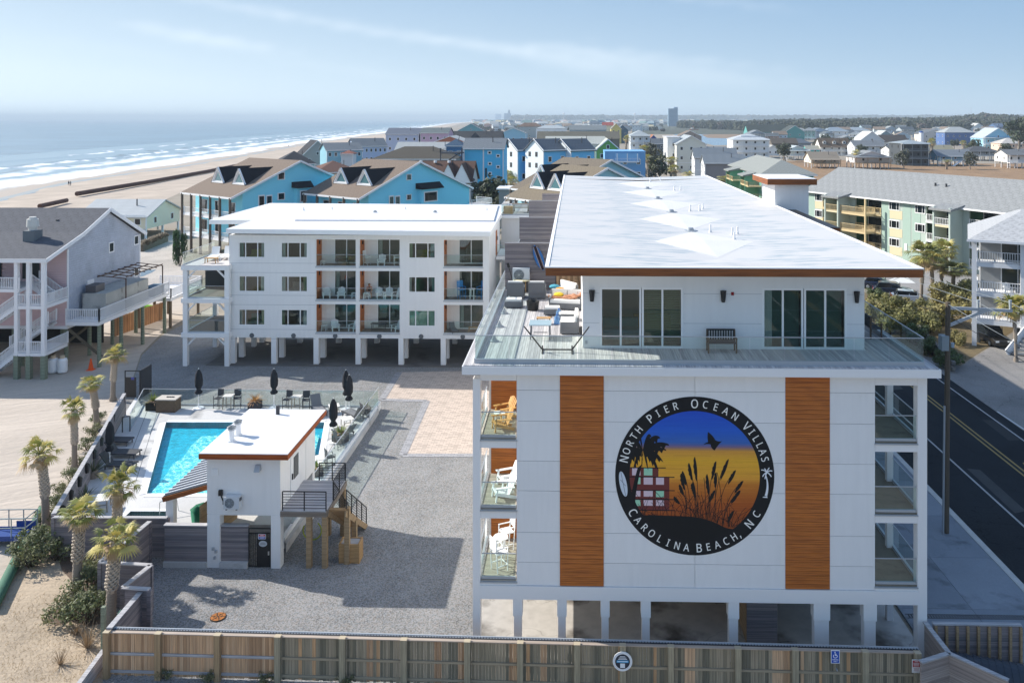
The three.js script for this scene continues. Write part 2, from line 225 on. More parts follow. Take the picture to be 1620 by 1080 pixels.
sheet('gravel_lot', 'grey gravel yard between the buildings', M.gravel, gp([[160, 1120], [165, 985], [240, 860], [95, 830], [207, 612], [224, 562], [258, 529], [292, 512], [400, 512], [830, 560], [770, 1120]]), .016);
sheet('paver_lot', 'cream paver parking area beside the white building', mat([.56, .465, .395], { t: tPaver, r: 2.2, b: tPaver, br: 2.2, bs: .01, roughness: .9 }), [...gp([[631, 589], [800, 586], [800, 720], [637, 720], [675, 634], [604, 632]])], .022);
{ const r = rng(9); [[[700, 1010], [640, 880], [600, 760], [640, 660]], [[672, 1010], [612, 880], [575, 770], [622, 660]], [[330, 1000], [480, 930], [640, 900], [735, 840]], [[330, 975], [470, 915], [630, 880], [735, 815]], [[560, 985], [600, 850], [690, 740], [730, 730]], [[300, 575], [420, 600], [560, 610], [640, 615]], [[300, 592], [420, 610], [560, 622], [620, 625]]].forEach((l, i) => { const c = new THREE.CatmullRomCurve3(l.map(([a, b]) => G3(a, b, .0172 + i * .0006))), q = mb(), N = 46; for (let k = 0; k < N; k++) { if (r() < .12) continue; const a = c.getPoint(k / N), b = c.getPoint((k + 1) / N), d = b.clone().sub(a).normalize(), s = V(-d.z, 0, d.x), w0 = .16 + .12 * r(), w1 = .16 + .12 * r(); q.quad(a.clone().addScaledVector(s, w0), b.clone().addScaledVector(s, w1), b.clone().addScaledVector(s, -w1), a.clone().addScaledVector(s, -w0)); } ground('wheel_track', ['first', 'second', 'third', 'fourth', 'fifth', 'sixth', 'seventh'][i] + ' faint wheel track pressed into the gravel yard', mat(i % 3 ? [.335, .33, .33] : [.325, .32, .32], { t: tFine, r: 6.5, b: bFine, br: 1.5, bs: .02, roughness: .95 }), q); }); }
{ const s = [[631, 589], [604, 632], [675, 634], [637, 720], [748, 720]].map(([a, b]) => G3(a, b, .03)), q = mb(); for (let i = 0; i < 4; i++) q.bar(s[i].clone().add(V(.0, 0, 0)), s[i + 1], .55, .012); ground('paver_border', 'dark paver border strip round the cream paver area', mat([.33, .33, .345], { t: tPaver, r: 2.2 }), q); }
sheet('street', 'pale sandy street between the beach houses', mat([.50, .45, .395], { t: tAsph, r: 16, b: bSand, br: 6, bs: .04 }), gp([[205, 470], [290, 452], [292, 372], [262, 372], [205, 405]]), .010);
{ const px = [[205, 437], [214, 431], [230, 427], [247, 426.5], [240, 431], [226, 437], [212, 440]]; sheet('puddle', 'bright rain puddle on the pale street', plain('#56656f', { roughness: .03 }), gp(px), .016); }
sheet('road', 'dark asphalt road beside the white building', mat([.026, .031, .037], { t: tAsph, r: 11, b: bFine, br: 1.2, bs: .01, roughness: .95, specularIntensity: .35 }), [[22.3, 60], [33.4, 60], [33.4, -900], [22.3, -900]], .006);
sheet('road_shoulder', 'worn asphalt parking apron across the road', mat([.27, .26, .25], { t: tAsph, r: 13, b: bFine, br: 2, bs: .02 }), [[33.4, 40], [64, 40], [64, -84], [49, -92], [36.2, -78], [34.6, -150], [33.4, -260]], .010);
sheet('car_park', 'grey asphalt car park below the green condominium', mat([.3, .29, .28], { t: tAsph, r: 12 }), [[39, -98], [75, -98], [75, -131], [41, -131]], .014);
const mk = (n, l, c, x0, x1, z0, z1) => sheet(n, l, mat(c, { t: tCloud, r: 3, roughness: .8 }), [[x0, z0], [x1, z0], [x1, z1], [x0, z1]], .012);
mk('lane_marking', 'left line of the double yellow road centre line', [.33, .24, .08], 29.12, 29.27, 50, -700); mk('lane_marking', 'right line of the double yellow road centre line', [.33, .24, .08], 29.5, 29.65, 50, -700);
mk('lane_marking', 'white edge line beside the pavement', [.42, .43, .43], 25.5, 25.64, 50, -700); mk('lane_marking', 'inner white line on the far side of the road', [.42, .43, .43], 32.3, 32.43, 50, -80);
sheet('lane_marking', 'outer white line by the apron', mat([.6, .6, .58]), [[33.4, -66], [33.55, -66], [33.9, -50], [33.75, -50]], .016);
[[24, -62, 1.4, 5], [27.2, -71, 1, 7], [31.3, -60, 1.2, 4], [25.9, -49, .8, 6], [24.4, -95, 1.6, 9]].forEach(([x, z, w, l], i) => sheet('road_patch', ['first', 'second', 'third', 'fourth', 'fifth'][i] + ' dark tar patch on the road', mat([[.016, .018, .02], [.045, .048, .05]][i % 2], { t: tAsph, r: 4 }), [[x, z], [x + w, z - .3], [x + w * 1.1, z - l], [x + .1, z - l - .2]], .0075));
sheet('road_patch', 'faded yellow patch by the centre line', mat([.42, .31, .09], { t: tAsph, r: 3 }), [[30, -55.3], [34, -55.3], [34, -56.6], [30.2, -56.2]], .016);
sheet('car_park_marking', 'white arrow outline in the car park', mat([.6, .6, .58]), [[44, -118], [49, -124], [49.3, -123.7], [44.6, -117.6], [48, -117.2], [48, -116.8]], .02);
// pavement slabs: each its own piece
{
  const pv = thing('pavement', 'blue grey concrete pavement slabs between the white building and the road', 'pavement'); delete pv.userData.category; pv.userData.kind = 'structure';
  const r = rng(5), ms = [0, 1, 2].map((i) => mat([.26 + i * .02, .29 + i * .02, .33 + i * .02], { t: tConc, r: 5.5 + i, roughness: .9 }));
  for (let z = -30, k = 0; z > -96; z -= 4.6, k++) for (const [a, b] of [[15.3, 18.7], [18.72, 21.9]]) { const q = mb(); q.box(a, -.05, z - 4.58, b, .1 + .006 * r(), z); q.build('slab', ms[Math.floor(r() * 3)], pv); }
  const kb = thing('kerb', 'concrete kerb along the pavement edge', 'kerb'); delete kb.userData.category; kb.userData.kind = 'structure';
  for (let z = -30; z > -200; z -= 3) { const q = mb(); q.box(21.92, -.1, z - 2.98, 22.28, .115, z); q.build('kerb_stone', M.kerb, kb); }
  const gr = thing('drain_grate', 'long dark slotted drain grate across the pavement', 'drain', [18.5, .1, -38.6]); const f = mb(); f.box(15.4, .1, -38.75, 21, .118, -38.72).box(15.4, .1, -38.45, 21, .118, -38.42); f.build('frame', M.dkMetal, gr);
  for (let i = 0; i < 44; i++) { const q = mb(); q.box(15.5 + i * .125, .1, -38.72, 15.56 + i * .125, .117, -38.45); q.build('slot_bar', M.black, gr); }
}
sheet('canal', 'pale blue inlet water behind the town', mat([.16, .25, .32], { roughness: .25, b: tCloud, br: 30, bs: .3 }), gp([[1050, 201.5], [1080, 199], [1160, 198], [1330, 199], [1490, 205], [1500, 215], [1330, 214], [1200, 228], [1130, 230], [1085, 219], [1055, 209]]), .03);
sheet('sandbar', 'brown marsh bank in the inlet', mat([.28, .19, .12], { t: tSand, r: 30 }), gp([[1110, 213], [1160, 210.5], [1330, 212], [1330, 216], [1160, 219], [1120, 218]]), .06);
sheet('marsh', 'brown dry marsh field behind the green condominium', mat([.36, .225, .12], { t: tSand, r: 24, b: bSand, br: 7, bs: .3 }), gp([[1230, 256], [1300, 252], [1480, 258], [1900, 262], [2000, 340], [1250, 340]]), .02);
sheet('planting_bed', 'green and brown verge beyond the road', mat([.2, .15, .075], { t: tSand, r: 5, b: bSand, br: 3, bs: .1 }), [[33.8, -82], [36.2, -78.2], [49, -92.2], [60, -97.8], [38.8, -97.8], [38.8, -150], [34.8, -150]], .018);
// ---------- builders shared by the near buildings ----------
function glassRail(root, a, b, y, h, n, shoe = .14, cap = true) { // a and b are [x, z]
  const A3 = V(a[0], 0, a[1]), B3 = V(b[0], 0, b[1]), P = (t, yy) => A3.clone().lerp(B3, t).setY(yy), e = .012 / A3.distanceTo(B3);
  if (shoe) mb().bar(P(0, y + shoe / 2), P(1, y + shoe / 2), .09, shoe).build('base_shoe', M.galv, root);
  for (let i = 0; i < n; i++) mb().quad(P(i / n + e, y + shoe), P((i + 1) / n - e, y + shoe), P((i + 1) / n - e, y + h), P(i / n + e, y + h)).build('glass_panel', M.glass, root);
  if (cap) mb().bar(P(0, y + h + .015), P(1, y + h + .015), .045, .03).build('top_rail', M.galv, root);
}
function frame(root, name, x0, x1, y0, y1, z, d, t, m, splits = [], pane = M.pane, pz = -.03, label) { // frame in the plane z facing +z with panes between the splits (0..1)
  const f = mb(), xs = [0, ...splits, 1].map((s) => lerp(x0, x1, s)); f.box(x0, y0, z - d, x1, y0 + t, z).box(x0, y1 - t, z - d, x1, y1, z);
  xs.forEach((x, i) => { const l = i === 0 ? 0 : i === xs.length - 1 ? -t : -t / 2; f.box(x + l, y0 + t, z - d, x + l + t, y1 - t, z); });
  const o = f.build(name, m, root, label);
  for (let i = 0; i < xs.length - 1; i++) { const a = xs[i] + (i ? t / 2 : t), b = xs[i + 1] - (i < xs.length - 2 ? t / 2 : t); mb().box(a, y0 + t, z + pz - .012, b, y1 - t, z + pz).build('pane', pane, o); }
  return o;
}
function planks(root, a, b, y0, y1, w, th, ms, r, name = 'plank', gap = .006) { // horizontal planks between [x, z] a and b
  const n = Math.max(1, Math.round((y1 - y0) / w)), h = (y1 - y0) / n;
  for (let i = 0; i < n; i++) { const y = y0 + (i + .5) * h, q = mb(); q.ou = r() * 9; q.ov = r() * 9; q.bar(V(a[0], y, a[1]), V(b[0], y, b[1]), th * (.92 + .16 * r()), h - gap); q.build(name, ms[Math.floor(r() * ms.length)], root); }
}
const R0 = rng(11);

// ---------- the white four storey building with the mural ----------
const zF = -35.2, fx = (p) => AX(p, zF), fy = (p) => CH - (p - 188) / 36.93;
const main = thing('villa_building', 'white four storey building with the round painted mural and two timber strips', 'building', [5.3, 0, zF]);
{
  const L = [3.42, 6.48, 9.5], top = 12.36, xL = fx(748), xl = fx(760), xA = fx(817), xR = fx(1385), xr = fx(1452), xE = fx(1467), zB = -95, dk = 12.75;
  const core = mb(); core.box(xA + .02, 3.2, zB, xR - .02, top, zF - .05).box(xl, 3.2, zB, xA + .02, top, -38.75); core.build('wall', M.white, main);
  // cement panels with open joints
  const joints = [3.2, 4.2, 5.48, 7.26, 8.54, 10.25, 11.57, top], r = rng(3), pm = [0, 1, 2].map((i) => mat([.85 + .012 * i, .85 + .012 * i, .845 + .012 * i], { t: tPlain, r: 3.3 + i, roughness: .75 }));
  for (const [a, b] of [[817, 886], [955, 1099.6], [1099.6, 1243], [1313, 1385]]) for (let i = 0; i < joints.length - 1; i++) { const q = mb(); q.ou = r() * 5; q.box(fx(a) + .009, joints[i] + .009, zF - .04, fx(b) - .009, joints[i + 1] - .009, zF + .004 * r()); q.build('panel', pm[Math.floor(r() * 3)], main); }
  for (const [a, b] of [[886, 955], [1243, 1313]]) { const n = 48; for (let i = 0; i < n; i++) { const h = (top - 3.22) / n, q = mb(); q.ou = r() * 9; q.ov = r() * 9; q.box(fx(a), 3.22 + i * h + .004, zF - .03, fx(b), 3.22 + (i + 1) * h - .004, zF + .025 + .006 * r()); q.build('board', [M.wood, M.woodB, M.woodC][Math.floor(r() * 3)], main); } }
  // corner frames: posts, beams and slabs
  for (const [n, ...b] of [['corner_post', xL, 0, zF - .42, xl - .002, top - .32, zF + .02], ['corner_post', xr, 0, zF - .42, xE, top - .002, zF + .02], ['lintel', xl, 11.97, zF - .3, xA, top - .001, zF], ['lintel', xR, 11.9, zF - .3, xr - .002, top - .001, zF]]) mb().box(...b).build(n, M.trim, main);
  const bm = mb(); bm.box(xl, 2.62, zF - .5, xr, 3.19, zF + .05); bm.build('beam', M.trim, main);
  L.forEach((y, i) => {
    mb().box(xl, y - .42, -38.75, xA, y - .1, zF).build('balcony_slab', M.trim, main); mb().box(xR, y - .42, zB, xE - .02, y - .1, zF - (0)).build('gallery_slab', M.trim, main);
    const fl = plain('#b7ac9d', { t: tGrain, r: [1.5, .5] });
    for (let z = zF - .02; z > -38.6; z -= .16) mb().box(xl + .02, y - .1, z - .152, xA - .02, y, z).build('floor_board', fl, main);
    mb().box(xR + .02, y - .1, zB, xr + .1, y, zF - .05).build('gallery_floor', plain('#8b8272', { t: tConc, r: 5 }), main);
    for (let k = 0; k < 14; k++) { const q = mb(); q.ou = r() * 5; q.box(xl + .1, y + k * .205, -38.74, xA - .01, y + k * .205 + .199, -38.7); if (y + k * .205 + .2 < (L[i + 1] ?? 12.4) - .42) q.build('cladding_board', [M.wood, M.woodB, M.woodC][k % 3], main); }
    glassRail(main, [xl + .03, zF - .08], [xA - .03, zF - .08], y + .02, 1.06, 1, .1); glassRail(main, [xl - .1, zF - .45], [xl - .1, -38.7], y, 1.06, 2, .1);
    glassRail(main, [xR + .03, zF - .08], [xr - .02, zF - .08], y + .02, 1.06, 1, .1);
    for (let z = -38.6; z > -94; z -= 6.6) glassRail(main, [xr + .15, z + 3], [xr + .15, z - 3.3], y, 1.06, 5, .12);
    mb().box(xl - .02, y - .11, zF - .02, xA + .04, y - .06, zF + .06).build('drip_edge', M.galv, main); mb().box(xR - .03, y - .11, zF - .02, xr + .02, y - .06, zF + .06).build('drip_edge', M.galv, main);
  });
  for (let z = -38.4; z > -94; z -= 6.6) mb().box(xr - .12, 0, z - .13, xr + .16, top, z + .13).build('gallery_post', M.trim, main);
  mb().box(xR, top - .3, zB, xE, top, zF - .43).build('gallery_slab', M.trim, main);
  // garage level
  const gm = mb(); gm.box(xL - .2, -.02, zB, xE + .2, .06, zF + .35); gm.build('garage_floor', mat([.50, .48, .45], { t: tex(512, (u, v) => { const a = fbm(u, v, 4, 4, 6, 701), b = fbm(u, v, 30, 30, 3, 705), c = Math.abs(fbm(u, v, 4, 4, 5, 709) - .5); return [0, .02, .04].map((k) => cl(.9 - .7 * cl((a - .57) * 6) - .25 * (b - .5) - (c < .006 ? .25 : 0) - k, .05, 1)); }), r: 9 }), main);
  const cols = [[813, 825], [883, 895], [952, 963], [1016, 1028], [1154, 1168], [1289, 1312], [1368, 1386]];
  for (const [a, b] of cols) { const x0 = fx(a), x1 = fx(b); mb().box(x0, .05, zF - .42, x1, 1.9, zF - .01).build('column', M.trim, main); mb().box(x0 - .04, 1.9, zF - .46, x1 + .04, 2.62, zF + .03).build('column_head', M.trim, main); }
  for (let z = -42; z > -95; z -= 6.4) for (const x of [-3.9, -1.2, 3, 7, 11, 14.6]) ub('column', M.trim, main, x - .2 - 5.3, .06, z - .2 - zF, x + .2 - 5.3, 2.62, z + .2 - zF);
  mb().box(xl, 2.9, zB, xr, 3.19, zF - .5).build('garage_ceiling', M.white, main);
  const sx0 = fx(1191), sx1 = fx(1241); planks(main, [sx0, -36.4], [sx1, -36.4], .06, 2.62, .15, .05, M.gWall, r); mb().box(sx0, .06, -44, sx1, 2.6, -36.5).build('store_room', M.lumber, main);
  // roof terrace
  mb().box(fx(733), top, zB, fx(1482), 12.71, -34.72).build('fascia', M.trim, main);
  const pxL = AX(922, -37.5), pxR = AX(1368, -37.5);
  for (let x = fx(734) + .02, k = 0; x < fx(1481) - .16; x += .145, k++) { const zE = x < pxL ? -62.6 : x < pxR ? -37.5 : -95, q = mb(true); q.ou = r() * 9; q.ov = r() * 9; q.box(x, 12.71, zE, x + .139, 12.75 + .004 * r(), -34.76); q.build('deck_board', M.gDeck[Math.floor(r() * 3)], main); }
  glassRail(main, [fx(752), -35.05], [fx(1460), -35.05], dk, 1.18, 13, .2); glassRail(main, [fx(752), -35.1], [fx(752), -50], dk, 1.18, 9, .2); glassRail(main, [fx(1460), -35.1], [fx(1460), -70], dk, 1.18, 18, .2); glassRail(main, [-4.25, -50.2], [-4.25, -76], dk, 1.18, 15, .2);
  for (const z of [-38.5, -41.2, -44, -47]) { const q = mb(); q.cyl(V(-3.8, dk, z), V(-3.8, dk + .32, z), .17, .02, 12).cyl(V(-3.8, dk, z), V(-3.8, dk + .06, z), .2, .2, 12); q.build('deck_vent', M.galv, main); }
  // privacy walls across the terrace
  for (const [z, xe] of [[-50.2, -1.2], [-63.2, .4], [-76.2, .4]]) { planks(main, [-4.3, z], [xe, z], dk + .02, 15.6, .15, .05, M.gWall, r); mb().box(-4.34, 15.6, z - .06, xe, 15.64, z + .06).build('wall_cap', M.gCap, main); }
  const gt = mb(); gt.box(-1.15, dk, -50.26, .4, 14.9, -50.2); const go = gt.build('terrace_gate', M.tan[3], main); for (let i = 0; i < 9; i++) mb(true).box(-1.14 + i * .17, dk + .03, -50.2, -1.14 + i * .17 + .155, 14.85, -50.16).build('board', M.tan[(i * 7) % 4], go); mb().bar(V(-.95, dk + .15, -50.13), V(-.35, 14.6, -50.13), .12, .03, V(0, 0, 1)).bar(V(-.35, 14.6, -50.13), V(.25, dk + .15, -50.13), .12, .03, V(0, 0, 1)).build('brace', M.tan[0], go);
  // penthouse
  const ph = 16.34, zP = -37.5, doors = [[949.5, 1014.6], [1015.6, 1080.6], [1206.5, 1271], [1272.4, 1339.6]], dx = doors.map(([a, b]) => [AX(a, zP), AX(b, zP)]), dT = 15.52;
  const O = [[pxL, dk], [pxR, dk], [pxR, ph], [pxL, ph]], H = dx.map(([a, b]) => [[a, dk + .03], [b, dk + .03], [b, dT], [a, dT]]); H[0] = [[dx[0][0], dk + .03], [dx[1][1], dk + .03], [dx[1][1], dT], [dx[0][0], dT]]; H[2] = [[dx[2][0], dk + .03], [dx[3][1], dk + .03], [dx[3][1], dT], [dx[2][0], dT]];
  const w = mb(); w.wall(O, [H[0], H[2]], zP - .25, zP).box(pxL, dk, zB + 1, pxL + .25, ph, zP - .25).box(pxR - .25, dk, zB + 1, pxR, ph, zP - .25).box(pxL, dk, zB + .7, pxR, ph, zB + 1).box(pxL + .25, dk, zP - 4.6, pxR - .25, ph, zP - 4.4); w.build('penthouse_wall', M.white, main);
  mb().box(pxL + .25, dk, zP - 4.4, pxR - .25, dk + .02, zP - .25).build('room_floor', plain('#8a7b66'), main); mb().box(pxL + .25, ph - .1, zP - 4.4, pxR - .25, ph, zP - .25).build('room_ceiling', M.white, main);
  dx.forEach(([a, b], i) => { frame(main, 'sliding_door', a, b, dk + .03, dT, zP + .015, .12, .085, M.white2, [.5], M.wglass); if (i % 2 === 0) { const q = mb(); for (let k = 0; k < 5; k++) q.cyl(V(a + .18 + k * .07, dk + .05, zP - .3), V(a + .18 + k * .07, dT - .05, zP - .3), .04, .04, 6); if (i) q.build('curtain', M.fabW, main); } const bl = mb(); for (let k = 0; k < 26; k++) bl.bar(V(a + .1, dk + .1 + k * .102, zP - .34), V(b - .1, dk + .1 + k * .102, zP - .34), .012, .085, V(0, 1, .5)); if (i === 1) bl.build('pane_reflection', plain('#93a084'), main); if (i > 1) mb().box(a + .1, dk + .05, zP - .4, b - .1, dT - .05, zP - .37).build('pane_reflection', plain('#5d766c'), main); });  // added slats and panels behind the panes imitate the green reflection in the glass
  const so = mb(); so.box(dx[0][0] + .2, dk + .02, zP - 2.4, dx[1][0], dk + .45, zP - 1.4).box(dx[0][0] + .2, dk + .45, zP - 2.5, dx[1][0], dk + .85, zP - 2.2); so.build('sofa', plain('#3f9aa8', { roughness: .9 }), main); mb().box(dx[0][1] - .1, dk + .02, zP - 3.6, dx[1][1] - .2, dk + .75, zP - 3).build('counter', plain('#b8a24a'), main);
  for (const y of [13.9, 15.25]) for (const [a, b] of [[922, 949], [1081, 1206], [1340, 1368]]) mb().box(AX(a, zP) + .02, y, zP, AX(b, zP) - .02, y + .012, zP + .002).build('wall_joint', plain('#8e959c'), main);
  for (const p of [936.5, 1144, 1355]) { const x = AX(p, zP), q = mb(); q.cyl(V(x, 14.9, zP + .1), V(x, 15.42, zP + .1), .085, .14, 4).box(x - .05, 15.1, zP, x + .05, 15.25, zP + .08); q.build('wall_lamp', M.black, main); }
  { const x = AX(1159, zP); mb().box(x - .06, 15.2, zP, x + .06, 15.34, zP + .05).build('fire_alarm', plain('#8f1418'), main); }
  { const x = AX(928, zP); mb().box(x - .06, 12.95, zP, x + .04, 13.1, zP + .03).build('outlet', M.galv, main); }
  // roof with drains and crickets
  const x0 = -1.3, x1 = 15.1, z0 = -36, z1 = -95, hR = 16.7, d = mb(); d.box(x0 + .05, hR - .36, z1, x1 - .05, hR - .32, z0 - .05); d.build('soffit', M.white, main);
  const fs = mb(); fs.box(x0, hR - .38, z0 - .06, x1, hR - .02, z0).box(x0, hR - .38, z1, x0 + .06, hR - .02, z0 - .06).box(x1 - .06, hR - .38, z1, x1, hR - .02, z0 - .06); fs.build('roof_fascia', M.fascia, main);
  mb().box(x0 - .03, hR - .02, z0 - .1, x1 + .03, hR + .03, z0 + .03).box(x0 - .03, hR - .02, z1, x0 + .14, hR + .03, z0 - .1).box(x1 - .14, hR - .02, z1, x1 + .03, hR + .03, z0 - .1).build('roof_edge', M.white2, main);
  const rf = mb(), xm = 7, Z = [z0, -40, -50, -60, -70, -80, -90, z1], P = V; const yv = hR - .3;
  for (let i = 0; i < Z.length - 1; i++) { const a = Z[i], b = Z[i + 1], m = (a + b) / 2, n = (b - a) > -6; const l = P(x0, hR, a), l2 = P(x0, hR, b), rr = P(x1, hR, a), r2 = P(x1, hR, b), da = P(xm, n ? yv + .1 : yv, a), db = P(xm, yv, b), ml = P(xm - 2.7, yv + .12, m), mr = P(xm + 2.7, yv + .12, m), mc = P(xm, yv + .18, m);
    rf.tri(l, da, ml).tri(l, ml, l2).tri(l2, ml, db).tri(rr, mr, da).tri(rr, r2, mr).tri(r2, db, mr).tri(da, mc, ml).tri(ml, mc, db).tri(da, mr, mc).tri(mr, db, mc); }
  rf.build('roof', M.roof, main); for (let i = 1; i < 6; i++) { const a = Z[i], b = Z[i + 1], m = (a + b) / 2, y = yv + .02, q = mb(), L2 = V(xm - 2.7, yv + .121, m), R2 = V(xm + 2.7, yv + .121, m), T = V(xm, yv + .21, m), d0 = V(xm, y, a - .5), d1 = V(xm, y, b + .5); q.tri(d0, T, L2).tri(L2, T, d1).tri(d0, R2, T).tri(R2, d1, T); q.build('roof_cricket', M.cricket, main);  }
  for (const z of [-50, -60, -70, -80]) { const q = mb(); q.cyl(V(xm, yv, z), V(xm, yv + .22, z), .24, .16, 10).cyl(V(xm, yv, z), V(xm, yv + .05, z), .42, .42, 12); q.build('roof_drain', M.galv, main); }
  for (const [a, b] of [[1029, 287], [1045, 285], [1067, 301], [1077, 301], [1092, 333], [1107, 333], [1112, 331], [1124, 366], [1159, 371], [1167, 370], [1162, 379]]) { const g = G(a, b, 16.5), q = mb(); q.cyl(V(g[0], 16.35, g[1]), V(g[0], 16.92, g[1]), .055, .055, 8).cyl(V(g[0], 16.4, g[1]), V(g[0], 16.62, g[1]), .11, .07, 8); q.build('vent_pipe', M.trim, main); }
  // stair tower and side eave
  mb().box(14.98, 12.7, -66, 17.5, 18.3, -62).build('stair_tower', M.white, main); mb().box(14.3, 18.3, -66.6, 17.95, 18.72, -61.4).build('tower_fascia', M.fascia, main); mb().box(14.33, 18.72, -66.57, 17.92, 18.76, -61.43).build('tower_roof', M.roofPlain, main);
  mb().box(15.1, 16.0, -62, 16.6, 16.36, -51.8).build('side_eave', M.fascia, main); mb().box(15.08, 16.36, -62, 16.55, 16.4, -51.8).build('shaded_side_roof', M.black, main);  // black top of the side strip paints the shadow lying on it
  // mural
  const S = 2048, cv = document.createElement('canvas'); cv.width = cv.height = S; const c = cv.getContext('2d'), q = S / 2, rm = rng(77); c.fillStyle = '#0b0c11'; c.fillRect(0, 0, S, S); c.save();
  const ri = q * .818; c.beginPath(); c.arc(q, q, ri, 0, 7); c.clip();
  const X = (u) => q + (u - 540) / 426 * q, Yy = (v) => q + (v - 580) / 420 * q; // coordinates of the close-up
  const gr = c.createLinearGradient(0, Yy(236), 0, Yy(860)); [[0, '#1f4fc4'], [.17, '#2561c9'], [.27, '#3a68b4'], [.30, '#7d6a8e'], [.34, '#d99a3e'], [.42, '#e9ae2c'], [.57, '#e8a435'], [.62, '#c97a26'], [.8, '#a85218'], [1, '#8a3f14']].forEach(([a, b]) => gr.addColorStop(a, b)); c.fillStyle = gr; c.fillRect(0, 0, S, S);
  for (let i = 0; i < 900; i++) { const yy = rm() * S, b = rm() < .5; c.globalAlpha = .05; c.fillStyle = yy < Yy(430) ? (b ? '#173a9a' : '#4a86dd') : (b ? '#7a3a10' : '#f7c860'); c.fillRect(rm() * S - 150, yy, 200 + rm() * 400, 4 + rm() * 14); } c.globalAlpha = 1;
  const box = (x, y, X2, Y2, f) => { c.fillStyle = f; c.fillRect(X(x), Yy(y), X(X2) - X(x), Yy(Y2) - Yy(y)); };
  box(190, 540, 346, 590, '#6b2f2b'); box(190, 588, 405, 765, '#6f302c');
  [[205, 542, 250, 580, 0], [268, 542, 314, 580, 1], [225, 590, 250, 626, 1], [267, 590, 316, 628, 0], [333, 590, 376, 628, 0], [220, 660, 250, 692, 0], [267, 660, 316, 692, 0], [333, 660, 376, 694, 1], [222, 710, 250, 742, 1], [267, 710, 316, 740, 0], [333, 710, 376, 740, 0]].forEach(([a, b, d2, e, f]) => box(a, b, d2, e, f ? '#9fd3b4' : '#d8c3cc'));
  c.strokeStyle = '#120f12'; c.lineWidth = 12; [[190, 539, 385], [190, 588, 432], [190, 659, 434], [190, 706, 434], [190, 764, 436]].forEach(([a, b, d2]) => { c.beginPath(); c.moveTo(X(a), Yy(b)); c.lineTo(X(d2), Yy(b)); c.stroke(); });
  c.fillStyle = '#07080b'; c.beginPath(); c.moveTo(X(180), Yy(800)); c.quadraticCurveTo(X(205), Yy(640), X(235), Yy(540)); c.lineTo(X(258), Yy(520)); c.quadraticCurveTo(X(225), Yy(650), X(222), Yy(720)); c.quadraticCurveTo(X(225), Yy(770), X(262), Yy(800)); c.closePath(); c.fill();
  for (const [ex, ey] of [[400, 412], [368, 500], [352, 374], [345, 545], [292, 552], [255, 530], [212, 540], [180, 510], [170, 450], [195, 390], [240, 362], [305, 366], [325, 500], [385, 440]]) { c.beginPath(); const sx = 262, sy = 445, mx = (sx + ex) / 2, my = Math.min(sy, ey) - 28; c.moveTo(X(sx), Yy(sy)); c.quadraticCurveTo(X(mx), Yy(my), X(ex), Yy(ey)); for (let k = 0; k < 5; k++) { const t = 1 - k / 5; c.lineTo(X(lerp(sx, ex, t) + 4), Yy(lerp(sy, ey, t) + 22 * Math.sin(t * 3) + 6)); c.lineTo(X(lerp(sx, ex, t - .1)), Yy(lerp(sy, ey, t - .1) + 4)); } c.closePath(); c.fill(); }
  c.beginPath(); c.moveTo(X(586), Yy(414)); c.quadraticCurveTo(X(600), Yy(402), X(612), Yy(400)); c.quadraticCurveTo(X(606), Yy(370), X(612), Yy(346)); c.quadraticCurveTo(X(640), Yy(366), X(650), Yy(388)); c.quadraticCurveTo(X(668), Yy(400), X(688), Yy(394)); c.quadraticCurveTo(X(664), Yy(414), X(648), Yy(444)); c.quadraticCurveTo(X(628), Yy(436), X(626), Yy(412)); c.quadraticCurveTo(X(606), Yy(408), X(586), Yy(414)); c.fill();
  c.beginPath(); c.moveTo(X(150), Yy(790)); c.quadraticCurveTo(X(420), Yy(790), X(520), Yy(795)); c.quadraticCurveTo(X(620), Yy(805), X(690), Yy(845)); c.quadraticCurveTo(X(740), Yy(868), X(800), Yy(850)); c.lineTo(X(900), Yy(1050)); c.lineTo(X(100), Yy(1050)); c.fill();
  c.strokeStyle = c.fillStyle = '#08080a'; const blade = (x, y, ex, ey, w) => { c.lineWidth = w; c.beginPath(); c.moveTo(X(x), Yy(y)); c.quadraticCurveTo(X(x + (ex - x) * .15), Yy(lerp(y, ey, .7)), X(ex), Yy(ey)); c.stroke(); };
  for (const [x, y, ex, ey, L2] of [[560, 800, 541, 480, 130], [545, 800, 510, 512, 95], [600, 800, 590, 590, 0], [610, 810, 655, 502, 100], [650, 820, 655, 560, 85], [640, 810, 722, 490, 120], [660, 830, 760, 548, 85], [690, 840, 800, 604, 80], [620, 800, 607, 570, 110], [550, 800, 532, 610, 95], [600, 810, 650, 655, 75], [520, 800, 476, 555, 80], [500, 790, 468, 568, 90], [500, 790, 460, 625, 60], [560, 800, 525, 620, 60], [690, 850, 770, 675, 60], [690, 850, 785, 655, 50], [720, 850, 750, 762, 70], [480, 790, 430, 690, 50], [690, 850, 660, 560, 0]]) { blade(x, y, ex, ey, 7); if (L2) { const dx2 = (ex - x) * .6, dy2 = (ey - y) * .4, l = Math.hypot(dx2, dy2), ux = dx2 / l, uy = dy2 / l; c.beginPath(); c.moveTo(X(ex), Yy(ey)); for (let k = 0; k <= 8; k++) { const t = k / 8, wd = 10 * Math.sin(Math.PI * Math.min(1, t * .9 + .08)) + (k % 2) * 3; c.lineTo(X(ex - ux * L2 * t + uy * wd), Yy(ey - uy * L2 * t - ux * wd)); } for (let k = 8; k >= 0; k--) { const t = k / 8, wd = 7 * Math.sin(Math.PI * Math.min(1, t * .9 + .08)); c.lineTo(X(ex - ux * L2 * t - uy * wd), Yy(ey - uy * L2 * t + ux * wd)); } c.fill(); } }
